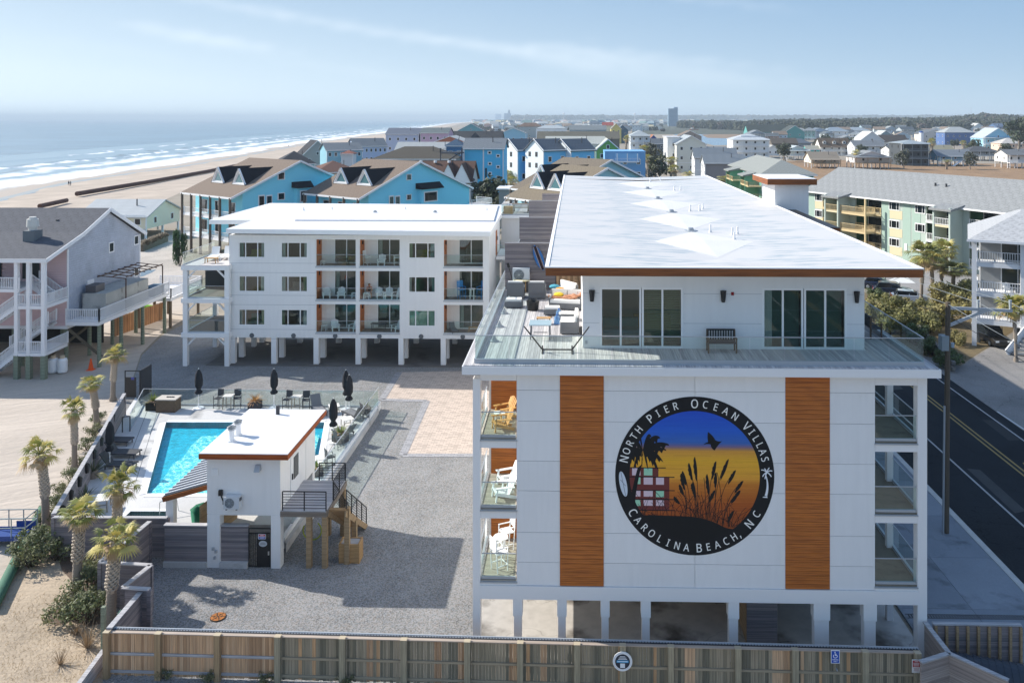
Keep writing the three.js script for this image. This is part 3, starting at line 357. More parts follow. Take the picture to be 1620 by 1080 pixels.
  for (let i = 0; i < 95; i++) { const x = 255 + rm() * 540, y = 800 + cl((x - 560) / 180) * 50, s = (rm() - .5) * 170; blade(x, y, x + s, y - 30 - rm() * 130 + Math.abs(s) * .3, 3 + rm() * 3); }
  c.restore(); c.fillStyle = '#f2f1ec'; c.textAlign = 'center'; c.textBaseline = 'middle'; c.font = '142px sans-serif';
  const put = (ch, deg, flip, sc = 1) => { const a = deg * Math.PI / 180, rr = q * .909; c.save(); c.translate(q + rr * Math.sin(a), q - rr * Math.cos(a)); c.rotate(a + (flip ? Math.PI : 0)); c.scale(.92 * sc, sc); c.fillText(ch, 0, 0); c.lineWidth = 2; c.strokeStyle = '#f2f1ec'; c.strokeText(ch, 0, 0); c.restore(); };
  const text = (s, a0, a1, flip) => [...s].forEach((ch, i) => put(ch, lerp(a0, a1, i / (s.length - 1)), flip, i === 0 || s[i - 1] === ' ' ? 1.08 : .93));
  text('NORTH', -77, -50.5); text('PIER', -38, -15.5); text('OCEAN', 0, 34); text('VILLAS', 46, 76); text('CAROLINA', 239, 186.5, true); text('BEACH', 176.5, 147, true); put(',', 142.5, true); text('NC', 131, 121.5, true);
  c.strokeStyle = '#f2f1ec'; c.lineWidth = 10;
  { const a = -97 * Math.PI / 180, rr = q * .905; c.save(); c.translate(q + rr * Math.sin(a), q - rr * Math.cos(a)); c.rotate(-.2); c.beginPath(); c.ellipse(0, 0, 46, 165, 0, 0, 7); c.fillStyle = '#cfd8e2'; c.fill(); c.lineWidth = 5; c.strokeStyle = '#56657a'; c.beginPath(); c.moveTo(0, -160); c.lineTo(0, 160); c.moveTo(-24, -60); c.lineTo(24, 30); c.stroke(); c.restore(); }
  { c.fillStyle = '#e6e9ee'; const bx = X(918), by = Yy(560); c.beginPath(); c.moveTo(bx, by); c.quadraticCurveTo(X(945), Yy(620), X(928), Yy(682)); c.lineTo(X(906), Yy(686)); c.lineTo(X(903), Yy(690)); c.lineTo(X(930), Yy(692)); c.lineTo(X(928), Yy(682)); c.lineTo(X(914), Yy(680)); c.quadraticCurveTo(X(935), Yy(620), X(915), Yy(562)); c.fill(); for (const [ex, ey] of [[896, 545], [903, 580], [916, 592], [950, 580], [955, 550], [940, 533], [912, 538]]) { c.lineWidth = 14; c.strokeStyle = '#e6e9ee'; c.beginPath(); c.moveTo(X(926), Yy(558)); c.quadraticCurveTo(X((926 + ex) / 2), Yy((558 + ey) / 2 - 10), X(ex), Yy(ey)); c.stroke(); } }
  const mt = new THREE.CanvasTexture(cv); mt.colorSpace = THREE.SRGBColorSpace; const mg = new THREE.CircleGeometry(1, 96), [mx, my] = A(1099, 752.5, zF); mg.scale(3.385, 3.385, 1); const mo = mesh('mural', mg, new THREE.MeshStandardMaterial({ map: mt, roughness: .8 }), main, 'round sunset mural with palm, pelican and sea oats'); mo.position.set(mx - 5.3, my, .012);
}
// ---------- white three storey wing behind the pool ----------
const zW = -76.9, wx = (p) => AX(p, zW), wy = (p) => AY(580, p, zW), wRows = [[379, 421.5, 383.5, 408.5], [428.5, 474.5, 437, 462.5], [481.5, 526.5, 490, 516]];
const wFloor = wRows.map((r) => wy(r[1])), wRec = [[499.4, 562.4], [568.5, 632], [701.8, 764]];
const wing = thing('villa_building', 'low white villa block with three rows of balconies behind the pool', 'building', [-20, 0, zW]);
{
  const x0 = wx(362), x1 = wx(773.5), top = wy(372), r = rng(21), holes = [], R = (a, b, c, d) => [[wx(a), wy(d)], [wx(b), wy(d)], [wx(b), wy(c)], [wx(a), wy(c)]];
  const win = [[376.9, 418.5], [443.9, 486], [646, 688.5]];
  for (const [ra, rb, wa, wb] of wRows) { for (const [a, b] of wRec) holes.push(R(a, b, ra, rb)); for (const [a, b] of win) holes.push(R(a, b, wa, wb)); }
  const w = mb(); w.wall([[x0, wy(535)], [x1, wy(535)], [x1, top], [x0, top]], holes, zW - .22, zW); w.build('wall', M.white, wing); const sw = mb(); sw.box(x1 - .25, wy(535), zW - 11, x1, top, zW - .22).build('wall', M.white, wing); const w2 = mb(); w2.box(x0, wy(535), zW - 11, x0 + .25, top, zW - .22).box(x0 - 2.2, wy(535), -98, x0 - 2, top, -83).box(x0 - 2.2, wy(535), -83.2, x0, top, -83); w2.build('wall', M.white, wing);
  for (const p of [425, 476, 530]) for (const dy of [-8, 7]) mb().box(x0 + .05, wy(p + dy), zW, wx(499), wy(p + dy) + .025, zW + .003).build('wall_joint', plain('#9aa1a6'), wing);
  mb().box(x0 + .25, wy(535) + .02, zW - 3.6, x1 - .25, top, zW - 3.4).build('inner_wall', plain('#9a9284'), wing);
  wRows.forEach(([ra, rb, wa, wb], k) => {
    mb().box(x0 + .25, wFloor[k] - .38, zW - 11, x1 - .25, wFloor[k] - .02, zW - .22).build('floor_slab', M.white, wing);
    mb().box(x0 + .25, wy(ra) + .01, zW - 3.4, x1 - .25, wy(ra) + .06, zW - .22).build('ceiling', M.white, wing);
    win.forEach(([a, b], i) => {
      frame(wing, 'window', wx(a), wx(b), wy(wb), wy(wa), zW - .05, .1, .075, M.white2, [.26, .72], M.wglass);
      for (const [s, e] of [[0, .09 + .06 * r()], [.86 - .05 * r(), 1]]) { const q = mb(); for (let z = lerp(wx(a), wx(b), s); z < lerp(wx(a), wx(b), e); z += .09) q.cyl(V(z, wy(wb) + .02, zW - .35 - .04 * r()), V(z, wy(wa), zW - .35), .055, .055, 5); q.build('curtain', [M.fabW, plain('#aebf9e'), M.fabW, plain('#8fb3ae')][Math.floor(r() * 4)], wing); }
      if ((k * 3 + i) % 2 === 0) { const q = mb(); q.box(wx(a) + .4, wFloor[k], zW - 2.2, wx(b) - .3, wFloor[k] + .75, zW - 1.1).box(wx(a) + .4, wFloor[k] + .75, zW - 2.3, wx(b) - .3, wFloor[k] + 1.25, zW - 2.1); q.build('bed', [plain('#b9c47a'), plain('#cfc6b8'), plain('#7fb0a8')][k], wing); }
    });
    if (k === 2) { const q = mb(); for (let z = wx(646) + .1; z < wx(688); z += .12) q.cyl(V(z, wy(wb), zW - .3), V(z, wy(wa), zW - .3), .075, .075, 5); q.build('curtain', plain('#b7d8c8'), wing); }
    wRec.forEach(([a, b], i) => {
      const A0 = wx(a), B0 = wx(b), fl = wFloor[k], ce = wy(ra), zB = zW - 1.66, dA = B0 - 2.52, dT = ce - .12;
      mb().wall([[A0 - .1, fl], [B0 + .1, fl], [B0 + .1, ce], [A0 - .1, ce]], [[[dA, fl + .03], [B0 - .12, fl + .03], [B0 - .12, dT], [dA, dT]]], zB - .15, zB).build('balcony_wall', M.stucco, wing);
      frame(wing, 'sliding_door', dA, B0 - .12, fl + .03, dT, zB + .01, .1, .08, M.white2, [.5], M.wglass);
      if ((i + k) % 3 === 1) { const q = mb(); for (let j = 0; j < 4; j++) q.cyl(V(dA + .15 + j * .08, fl + .05, zB - .3), V(dA + .15 + j * .08, dT, zB - .3), .05, .05, 5); q.build('curtain', M.fabW, wing); }
      const cl2 = mb(); cl2.box(A0, fl, zB + .002, A0 + .04, ce, zW - .222); cl2.build('timber_cladding', M.woodB, wing); mb().box(B0 - .04, fl, zB + .002, B0, ce, zW - .222).build('balcony_wall', M.white, wing);
      mb().box(A0 + .04, ce - .55, zW - .9, A0 + .14, ce - .2, zW - .78).build('wall_lamp', M.black, wing);
      mb().box(A0 - .05, fl - .09, zB, B0 + .05, fl, zW - .01).build('balcony_floor', plain('#7d746a', { t: tGrain, r: [1.5, .5] }), wing); mb().box(A0 - .05, fl - .12, zW, B0 + .05, fl - .03, zW + .06).build('drip_edge', M.galv, wing);
      glassRail(wing, [A0 + .02, zW - .08], [B0 - .02, zW - .08], fl, 1.08, 2, .06);
    });
  });
  // stilts and garage slab
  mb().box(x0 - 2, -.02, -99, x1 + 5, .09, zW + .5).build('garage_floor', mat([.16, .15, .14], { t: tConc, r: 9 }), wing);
  for (const z of [zW - .25, -79.2, -84.4, -90]) for (const p of [367, 432.5, 499.5, 566, 634, 701, 768]) { const x = wx(p); mb().box(x - .24, .08, z - .24, x + .24, wy(535), z + .24).build('column', M.trim, wing); }
  mb().box(x0, wy(535) - .02, zW - 11, x1, wy(535), zW - .3).build('soffit', M.white, wing);
  for (const p of [398, 464, 530, 600, 666, 732]) { const q = mb(); q.cyl(V(wx(p), wy(531.5), zW), V(wx(p), wy(531.5), zW + .05), .22, .22, 14); q.build('plaque', plain('#5f6468'), wing); }
  // roof: two steps with a raised field, vents
  const hR = wy(362) + .05, rp = [G(357, 362, hR), G(776, 366.5, hR), [-8.2, -98.5], G(427, 321, hR), G(330, 348, hR), G(400, 348, hR)];
  mb().prism(rp, hR - .42, hR - .03).build('roof_fascia', M.white2, wing); mb().prism(rp, hR - .029, hR).build('roof', M.roofPlain, wing); mb().prism([G(466, 349.5, hR), G(781, 350.5, hR), [-9.1, -97], G(521, 327, hR)], hR, hR + .14).build('raised_roof', M.roofPlain, wing);
  for (const [a, b] of [[480, 333], [525, 333], [641, 333], [770, 334]]) { const g = G(a, b, hR), q = mb(); q.cyl(V(g[0], hR, g[1]), V(g[0], hR + .42, g[1]), .07, .07, 8).cyl(V(g[0], hR, g[1]), V(g[0], hR + .2, g[1]), .13, .09, 8); q.build('vent_pipe', M.trim, wing); } for (const [a, b] of [[593, 338], [688, 338]]) { const g = G(a, b, hR), q = mb(); q.cyl(V(g[0], hR + .1, g[1]), V(g[0], hR + .38, g[1]), .26, .14, 10); q.build('roof_drain', M.galv, wing); }
  // porch tower on the left
  const pz = -76.2, px = (p) => AX(p, pz), py = (p) => AY(325, p, pz), pb = -83, X0 = px(288.5), X1 = px(361.5), dk = py(420), f2 = py(472), f1 = py(526.5);
  for (const x of [X0, X1 - .42]) for (const z of [pz - .42, pb]) mb().box(x, 0, z, x + .42, dk - .35, z + .42).build('porch_post', M.trim, wing);
  for (const y of [dk, f2, f1]) mb().box(X0 - .12, y - .42, pb, X1 + .05, y, pz + .1).build('porch_beam', M.trim, wing);
  for (const y of [f2, f1]) { glassRail(wing, [X0 + .42, pz - .2], [X1 - .42, pz - .2], y, 1.12, 1, .1); glassRail(wing, [X0 + .2, pz - .45], [X0 + .2, pb + .4], y, 1.12, 4, .1); }
  mb().box(X0 + 1.6, f2, pb - .1, X1, dk - .42, pb).build('porch_wall', M.white, wing); mb().box(X0 + .2, f2, -80.5, X1 - 1.1, dk - .5, -80.45).build('porch_screen', M.char, wing); for (const y of [f2, f1]) mb().box(X0 + .05, y, pb + .1, X1 - .05, y + .02, pz - .3).build('porch_floor', plain('#6d6a68'), wing); mb().box(X0 + 3, f1, pb - .1, X1, f2 - .42, pb).build('porch_wall', M.white, wing);
  for (const y of [dk - .42, f2 - .42, f1 - .42]) for (const [x, s] of [[X0 + .42, 1], [X1 - .42, -1]]) mb().bar(V(x, y - .75, pz - .2), V(x + s * .75, y, pz - .2), .16, .14).build('brace', M.trim, wing);
  for (let x = X0 - .1; x < X1 - .1; x += .15) mb().box(x, dk, pb, x + .143, dk + .03, pz + .1).build('deck_board', M.gDeck[2], wing);
  glassRail(wing, [X0, pz], [X0, pb], dk + .03, 1.15, 5, .1);
  mb().box(x0 - 1.2, dk, -82.9, x0 - .3, dk + 2.1, -82.85).build('door', plain('#3b4140', { roughness: .3 }), wing); const wl = mb(); wl.box(x0 - .6, dk + 1.6, -82.85, x0 - .4, dk + 2, -82.7); wl.build('wall_lamp', M.black, wing);
  // side walkway towards the main building
  for (const y of [wFloor[0], wFloor[1]]) { mb().box(-8.0, y - .35, -88, -4.6, y, -83).build('walkway', M.trim, wing); glassRail(wing, [-8, -83.1], [-5.3, -83.1], y, 1.1, 2, .06); }
  mb().box(x1, wFloor[0], -84.6, x1 + .05, wy(380), -83.4).build('timber_cladding', M.woodB, wing); mb().box(x1, wFloor[0] + 1.5, -84.1, x1 + .14, wFloor[0] + 1.9, -83.9).build('wall_lamp', M.black, wing);
}
// link building with a roof deck between the two
{
  const z = -90, b = thing('link_building', 'cream link building with a roof terrace between wing and main block', 'building', [-4, 0, z]), y = AY(820, 340, z), xa = -8.1, xb = -1, r = rng(2);
  mb().box(xa, 0, z - 12, xb, y - .3, z).build('wall', M.stucco, b); mb().box(xa - .2, y - .3, z - 12, xb, y, z + .5).build('roof_edge', M.white2, b);
  for (const yy of [y - 3.1, y - 6.2]) mb().box(xa, yy, z, xb, yy + .03, z + .01).build('wall_joint', plain('#a59f92'), b); mb().cyl(V(-5, y - 5, z + .06), V(-5, y - .3, z + .06), .08, .08, 8).build('downpipe', M.trim, b);
  for (let x = xa; x < xb - .2; x += .16) mb().box(x, y, z - 12, x + .152, y + .03, z + .4).build('deck_board', M.gDeck[1], b); planks(b, [-3.6, z + .3], [xb, z + .3], y, y + 2.4, .16, .06, M.gWall, r);
  glassRail(b, [xa, z + .3], [-3.7, z + .3], y + .03, 1.1, 4, .1); glassRail(b, [xa, z], [xa, z - 11], y + .03, 1.1, 6, .1);
  mb().box(xa + .2, y + .03, z - 1, xa + 1.2, y + .9, z - .2).build('bench_box', M.teak, b);
  // picnic tables with stools
  for (let i = 0; i < 2; i++) { const t = thing('picnic_table', ['weathered picnic table on the link roof, left of the two', 'weathered picnic table on the link roof, right of the two'][i], 'table', [-6.1 + i * 2.3, y + .03, z - 2.4], 'picnic tables on the link roof'), g = plain('#8d8377', { t: tGrain, r: [1, .4] }), [cx, cy, cz] = t.position.toArray(); mb().box(cx - 1, cy + .9, cz - .45, cx + 1, cy + .98, cz + .45).build('table_top', g, t); for (const s of [-1, 1]) { mb().box(cx - 1, cy + .55, cz + s * .85 - .15, cx + 1, cy + .61, cz + s * .85 + .15).build('seat', g, t); mb().bar(V(cx + s * .8, cy, cz - .8), V(cx + s * .8, cy + .9, cz + .1), .09, .09).build('leg', g, t); mb().bar(V(cx + s * .8, cy, cz + .8), V(cx + s * .8, cy + .9, cz - .1), .09, .09).build('leg', g, t); } }
}

// ---------- pool terrace, pool, pool house ----------
const DK = .45, poolLine = (y, Y = DK) => 0, dkP = (a, b) => G(a, b, DK);
{
  const t = thing('pool_terrace', 'pale concrete pool terrace with glass fence and kerb wall', 'terrace', [-24, 0, -54]); t.userData.kind = 'structure'; delete t.userData.category;
  const out = [dkP(84, 822), dkP(214, 628), dkP(224, 642), dkP(599, 646), dkP(452, 862), dkP(448, 830), dkP(266, 830)], hole = [dkP(262, 668), dkP(513, 668), dkP(493, 780), dkP(231.5, 781)], spa = [dkP(206, 809), dkP(264, 809), dkP(263, 818), dkP(196, 818)];
  const flip = (l) => l.map(([x, z]) => [x, -z]), s = new THREE.Shape(flip(out).map(([x, y]) => new THREE.Vector2(x, y))); for (const h of [hole, spa]) s.holes.push(new THREE.Path(flip(h).map(([x, y]) => new THREE.Vector2(x, y))));
  const eg = new THREE.ExtrudeGeometry(s, { depth: DK - .02, bevelEnabled: false }); eg.rotateX(-Math.PI / 2); eg.translate(0, .02, 0); const q = mb(); q.geo(eg); q.build('slab', M.deckW, t);
  const sl = (l, w) => l.forEach((p, i) => { const n = l[(i + 1) % l.length], d = V(n[0] - p[0], 0, n[1] - p[1]).normalize(), o = V(-d.z, 0, d.x), c = V((l[0][0] + l[2][0]) / 2, 0, (l[0][1] + l[2][1]) / 2), sg = o.dot(V(p[0], 0, p[1]).sub(c)) > 0 ? 1 : -1; mb().bar(V(p[0], DK + .012, p[1]).addScaledVector(o, sg * w / 2).addScaledVector(d, -w * .0), V(n[0], DK + .012, n[1]).addScaledVector(o, sg * w / 2), w, .03).build('coping', M.white2, t); }); sl(hole, .42); sl(spa, .3);
  // slab joints
  for (const [a, b] of [[[236, 640], [190, 760]], [[252, 640], [214, 762]], [[560, 646], [470, 800]]]) { const A1 = dkP(...a), B1 = dkP(...b); mb().bar(V(A1[0], DK + .001, A1[1]), V(B1[0], DK + .001, B1[1]), .03, .006).build('joint', M.char, t); }
  const pool = thing('swimming_pool', 'turquoise swimming pool beside the pool house', 'pool', [-25, 0, -55]);
  const bas = (l, y) => { const b = mb(); b.prism(l, y, y); l.forEach((p, i) => { const n = l[(i + 1) % l.length]; b.quad(V(p[0], y, p[1]), V(n[0], y, n[1]), V(n[0], DK, n[1]), V(p[0], DK, p[1])); }); return b; };
  const tTile = tex(256, (u, v) => { const j = (u * 8) % 1 < .08 || (v * 8) % 1 < .08; return j ? .75 : .85 + .3 * (hsh(Math.floor(u * 8), Math.floor(v * 8), 3) - .5); });
  bas(hole, .05).build('basin', mat([.02, .50, .68], { t: tTile, r: 2.4, roughness: .5 }), pool);
  const paintedCaustics = tex(512, (u, v) => { const a = Math.abs(fbm(u, v, 10, 10, 3, 401) - .5), b = Math.abs(fbm(u, v, 16, 16, 3, 405) - .5), k = cl(1 - a * 9) * .8 + cl(1 - b * 12) * .6; return [cl(.10 + 1.2 * k * k), cl(.52 + .6 * k), cl(.62 + .45 * k)]; });  // sun glitter and caustic ripples painted into the shelf colour
  mb().prism([dkP(318, 686), dkP(352, 684), dkP(505, 684), dkP(480, 779), dkP(234, 779), dkP(258, 752), dkP(272, 730), dkP(290, 718), dkP(302, 700)], .05, .26).build('shelf', mat([.8, 1, 1], { t: paintedCaustics, r: 2.6, roughness: .5 }), pool);
  const rip = tex(512, (u, v) => .6 * fbm(u, v, 9, 9, 4, 411) + .4 * fbm(u, v, 30, 30, 2, 417), false), wm = mat([.80, .97, .98], { transmission: 1, thickness: 0, specularIntensity: .55, roughness: .04, ior: 1.33, b: rip, br: 4, bs: .16 }); mb().prism(hole, DK - .1, DK - .1).build('water', wm, pool);
  const sp = thing('spa_pool', 'small teal spa pool with handrail beside the lean-to roof', 'pool', [-20, 0, -46]); bas(spa, .05).build('basin', mat([.02, .2, .2], { t: tTile, r: 1.6 }), sp); mb().prism(spa, DK - .06, DK - .06).build('water', wm, sp);
  { const h = G3(252, 815, DK), q2 = mb(); q2.cyl(h, V(h.x, DK + .75, h.z), .025, .025, 6).cyl(V(h.x, DK + .75, h.z), V(h.x + .7, DK + .95, h.z - .5), .025, .025, 6).cyl(V(h.x + .7, DK + .95, h.z - .5), V(h.x + .8, DK, h.z - .6), .025, .025, 6); q2.build('handrail', M.steel, sp); }
  // kerb and glass fence
  const k0 = G(600, 647), k1 = G(447, 868), kf = (u) => [lerp(k0[0], k1[0], u), lerp(k0[1], k1[1], u)]; mb().bar(V(k0[0], .3, k0[1]), V(k1[0], .3, k1[1]), .22, .6).build('kerb_wall', M.white2, t); mb().bar(V(k0[0] - .02, .615, k0[1]), V(k1[0] - .02, .615, k1[1]), .16, .03).build('wall_cap', M.trim, t);
  for (const [a, b] of [[566, 677], [535, 735]]) { const p = G(a, b, .3), q2 = mb(); q2.box(p[0] - .02, .22, p[1] - .12, p[0] + .1, .42, p[1] + .12); q2.build('wall_light', M.dkMetal, t); }
  const off = (p) => [p[0] - .04, p[1]]; glassRail(t, off(kf(0)), off(kf(.93)), .62, 1.15, 13, .05);
  const fl = dkP(226, 641), fr = dkP(598, 645); glassRail(t, fl, fr, DK, 1.3, 16, .16); const gl2 = dkP(205, 682); glassRail(t, fl, gl2, DK, 1.25, 4, .1);
  { const g = thing('handrail', 'short black handrail at the end of the left glass fence', 'handrail', [gl2[0], DK, gl2[1]]), q2 = mb(); q2.cyl(V(gl2[0], DK, gl2[1]), V(gl2[0], DK + 1.1, gl2[1]), .04, .04, 8).cyl(V(gl2[0] - .45, DK, gl2[1] + .2), V(gl2[0] - .45, DK + 1.1, gl2[1] + .2), .04, .04, 8).cyl(V(gl2[0] - .45, DK + 1.1, gl2[1] + .2), V(gl2[0], DK + 1.1, gl2[1]), .035, .035, 8); q2.build('rail', M.black, g); }
}
const WT = 2.15; // height of the grey plank walls
function plankWall(label, pts, y0 = 0, y1 = WT, cap = true, group) { // pts in pixels of the top edge
  const l = pts.map(([a, b]) => G(a, b, y1)), t = thing('plank_wall', label, 'wall', [l[0][0], 0, l[0][1]], group), r = rng(label.length * 7);
  for (let i = 0; i < l.length - 1; i++) { planks(t, l[i], l[i + 1], y0 + .05, y1 - .04, .16, .1, M.gWall, r); if (cap) mb().bar(V(l[i][0], y1 - .02, l[i][1]), V(l[i + 1][0], y1 - .02, l[i + 1][1]), .24, .045).build('wall_cap', M.gCap, t); }
  l.forEach((p) => ub('wall_post', M.gWall[0], t, p[0] - .09 - l[0][0], 0, p[1] - .09 - l[0][1], p[0] + .09 - l[0][0], y1 - .05, p[1] + .09 - l[0][1])); return t;
}
const wallL = plankWall('long grey plank wall with lamps between sand lot and pool terrace', [[84, 812], [118, 755], [152, 697], [196, 622]]);
for (const [i, [a, b]] of [[95, 803], [108, 778], [122, 757], [134, 736], [145, 714], [156, 694], [166, 674], [175, 657], [191, 629]].entries()) { const g = G(a, b, 1.9), t = thing('wall_lantern', 'black lantern number ' + ['one', 'two', 'three', 'four', 'five', 'six', 'seven', 'eight', 'nine'][i] + ' from the near end of the long grey plank wall', 'lantern', [g[0], 1.5, g[1]], 'lanterns along the plank wall'), q = mb(); q.cyl(V(g[0] + .12, 1.45, g[1]), V(g[0] + .12, 1.95, g[1]), .13, .19, 4).cyl(V(g[0] + .12, 1.95, g[1]), V(g[0] + .12, 2.05, g[1]), .2, .05, 4); q.build('lamp_body', M.black, t); const h = mb(); h.box(g[0] - .05, 1.6, g[1] - .05, g[0] + .1, 1.75, g[1] + .05); h.build('bracket', M.black, t); }
plankWall('grey plank wall facing the corner palms in front of the spa', [[84, 817], [264, 818]]);
plankWall('grey plank wall running diagonally from the spa wall to the shower stalls', [[236, 824], [158, 888]]);
plankWall('grey plank wall of the shower stall facing the palms', [[158, 888], [238, 893]]);
plankWall('short diagonal grey plank wall between the two shower stalls', [[238, 893], [194, 928]]);
plankWall('narrow grey plank wall with a dark end post near the corner fence', [[194, 928], [236, 931]]);
plankWall('lowest grey plank wall running down to the front fence corner', [[222, 935], [172, 993]], 0, 2.0);
{ const g = G(196, 975, .8), t = thing('garden_hose', 'coiled green hose hanging on the lowest plank wall', 'hose', [g[0], .8, g[1]]), tg = new THREE.TorusGeometry(.28, .06, 8, 20); tg.rotateY(.9); const o = mesh('hose_coil', tg, plain('#0f5a4c', { roughness: .5 }), t); o.scale.y = 1.3; mb().cyl(V(g[0] - .05, .35, g[1]), V(g[0] + .3, .02, g[1] + .3), .05, .05, 8).build('hose_end', plain('#0f5a4c', { roughness: .5 }), t); }

const zP0 = -42, phX = (p) => AX(p, zP0), ph = thing('pool_house', 'small white two level pool house with brown edged flat roof', 'building', [-17, 0, zP0]);
{
  const x0 = phX(327), x1 = phX(443), yS = 2.8, yR = 6.12, zb = -47.6, r = rng(8), y = (p) => AY(385, p, zP0);
  mb().box(x0, yS, zb, x1, yR - .25, zP0).build('wall', M.stucco, ph); mb().box(x0 + .02, yS - .06, zb, x1 - .02, yS, zP0 - .02).build('soffit', M.white, ph);
  const lg = (a, b, z = zP0 - .01) => mb().box(phX(a), 0, z - .5, phX(b), yS - .06, z).build('leg', M.stucco, ph); lg(327, 347); lg(428, 443); mb().box(x0, 0, zb, x0 + .4, yS - .06, zb + .4).build('leg', M.stucco, ph); mb().box(x1 - .45, 0, zb, x1, yS - .06, zb + .4).build('leg', M.stucco, ph);
  const rx0 = AX(313.5, -41.5), rx1 = AX(455, -41.5), zr = -48; mb().box(rx0, yR - .3, zr, rx1, yR - .04, -41.5).build('roof_fascia', mat([.85, .6, .5], { t: tWood, r: [2, .6] }), ph); mb().box(rx0 + .03, yR - .04, zr + .03, rx1 - .03, yR, -41.53).build('roof', M.roofPlain, ph); mb().box(x0 - .2, yR - .36, zb, x1 + .25, yR - .3, zP0 + .3).build('fascia_strip', mat([.8, .55, .45], { t: tWood, r: [2, .6] }), ph);
  for (const [a, b] of [[366, 698], [376, 688]]) { const g = G(a, b, yR), q = mb(); q.cyl(V(g[0], yR, g[1]), V(g[0], yR + .62, g[1]), .15, .15, 12).cyl(V(g[0], yR, g[1]), V(g[0], yR + .08, g[1]), .24, .18, 12); const p = q.build('flue', M.trim, ph); const c = mb(); c.cyl(V(g[0], yR + .62, g[1]), V(g[0], yR + .72, g[1]), .2, .2, 12).cyl(V(g[0], yR + .76, g[1]), V(g[0], yR + .86, g[1]), .24, .06, 12).cyl(V(g[0], yR + .7, g[1]), V(g[0], yR + .78, g[1]), .1, .1, 8); c.build('flue_cap', M.galv, p); }
  { const g = G(439, 655, yR), q = mb(); q.cyl(V(g[0], yR, g[1]), V(g[0], yR + .5, g[1]), .11, .11, 10); q.build('vent_pipe', M.char, ph); }
  // wall fittings
  { const q = mb(); q.box(phX(334.5), y(752.5), zP0, phX(345), y(741.5), zP0 + .04); for (let k = 0; k < 6; k++) q.box(phX(336), y(751.5 - k * 1.7), zP0 + .04, phX(343.5), y(750.6 - k * 1.7), zP0 + .06); q.build('vent_grille', M.white2, ph); }
  { const a = phX(404), b = phX(413), q = mb(); q.hexa([V(a, y(743), zP0), V(b, y(743), zP0), V(b, y(743), zP0 + .3), V(a, y(743), zP0 + .3), V(a + .02, y(734), zP0), V(b - .02, y(734), zP0), V(b - .02, y(734), zP0 + .1), V(a + .02, y(734), zP0 + .1)]); q.build('vent_hood', M.galv, ph); }
  { const q = mb(); q.box(phX(346.5), y(783), zP0, phX(352.5), y(774.5), zP0 + .14); const p = q.build('switch_box', M.black, ph); mb().cyl(V(phX(350), y(783), zP0 + .08), V(phX(355), y(795), zP0 + .08), .03, .03, 6).box(phX(353), y(797), zP0, phX(357), y(793), zP0 + .1).build('cable', M.black, p); }
  const ac = (root, xa, xb, ya, yb, z) => { const b = mb(); b.box(xa, ya, z, xb, yb, z + .34); const o = b.build('casing', plain('#cdd2d6', { roughness: .5 }), root), cx = lerp(xa, xb, .38), cy = (ya + yb) / 2, rr = (yb - ya) * .4; const g = mb(); g.cyl(V(cx, cy, z + .34), V(cx, cy, z + .355), rr, rr, 24); g.build('fan_recess', plain('#6b7378'), root); const s = mb(); for (let k = 0; k < 5; k++) { const tg = new THREE.TorusGeometry(rr * (k + .5) / 5, .008, 4, 24); tg.translate(cx, cy, z + .37); s.geo(tg); } for (let k = 0; k < 8; k++) { const a = k / 8 * Math.PI * 2; s.bar(V(cx, cy, z + .365), V(cx + rr * Math.cos(a), cy + rr * Math.sin(a), z + .365), .012, .012); } s.cyl(V(cx, cy, z + .36), V(cx, cy, z + .385), rr * .18, rr * .18, 10); s.build('fan_grille', plain('#aab2b6'), root); for (const [n, ...b] of [['valve_cover', xb - .02, yb - .22, z + .1, xb + .04, yb - .08, z + .3], ['bracket', xa + .1, ya - .05, z, xa + .18, ya, z + .34], ['bracket', xb - .18, ya - .05, z, xb - .1, ya, z + .34]]) mb().box(...b).build(n, M.dkMetal, root); };
  globalThis.acUnit = ac; const a = thing('air_conditioner', 'white air conditioner on the front wall of the pool house', 'air conditioner', [phX(371), y(800), zP0]); ac(a, phX(358), phX(382.5), y(800), y(781), zP0 + .05);
  // front plank panels, gate, kerb
  planks(ph, [phX(347), zP0 - .2], [phX(391), zP0 - .2], .3, y(834), .15, .1, M.gWall, r); planks(ph, [phX(259), zP0 - .1], [x0, zP0 - .1], .3, y(833), .15, .12, M.gWall, r); mb().box(phX(258), 0, zP0 - .35, x0, .3, zP0 + .06).box(phX(347), 0, zP0 - .4, phX(391), .3, zP0 + .06).build('kerb_wall', M.conc, ph); mb().box(phX(258.5), y(833), zP0 - .26, x0, y(833) + .05, zP0 + .06).box(phX(347), y(834), zP0 - .34, phX(391), y(834) + .05, zP0 - .06).build('wall_cap', M.gCap, ph);
  for (const [p, q2] of [[335.5, 866], [340, 870], [338, 880]]) mb().box(phX(p), y(q2 + 4), zP0, phX(p + 3.4), y(q2), zP0 + .1).build('meter_box', M.galv, ph);
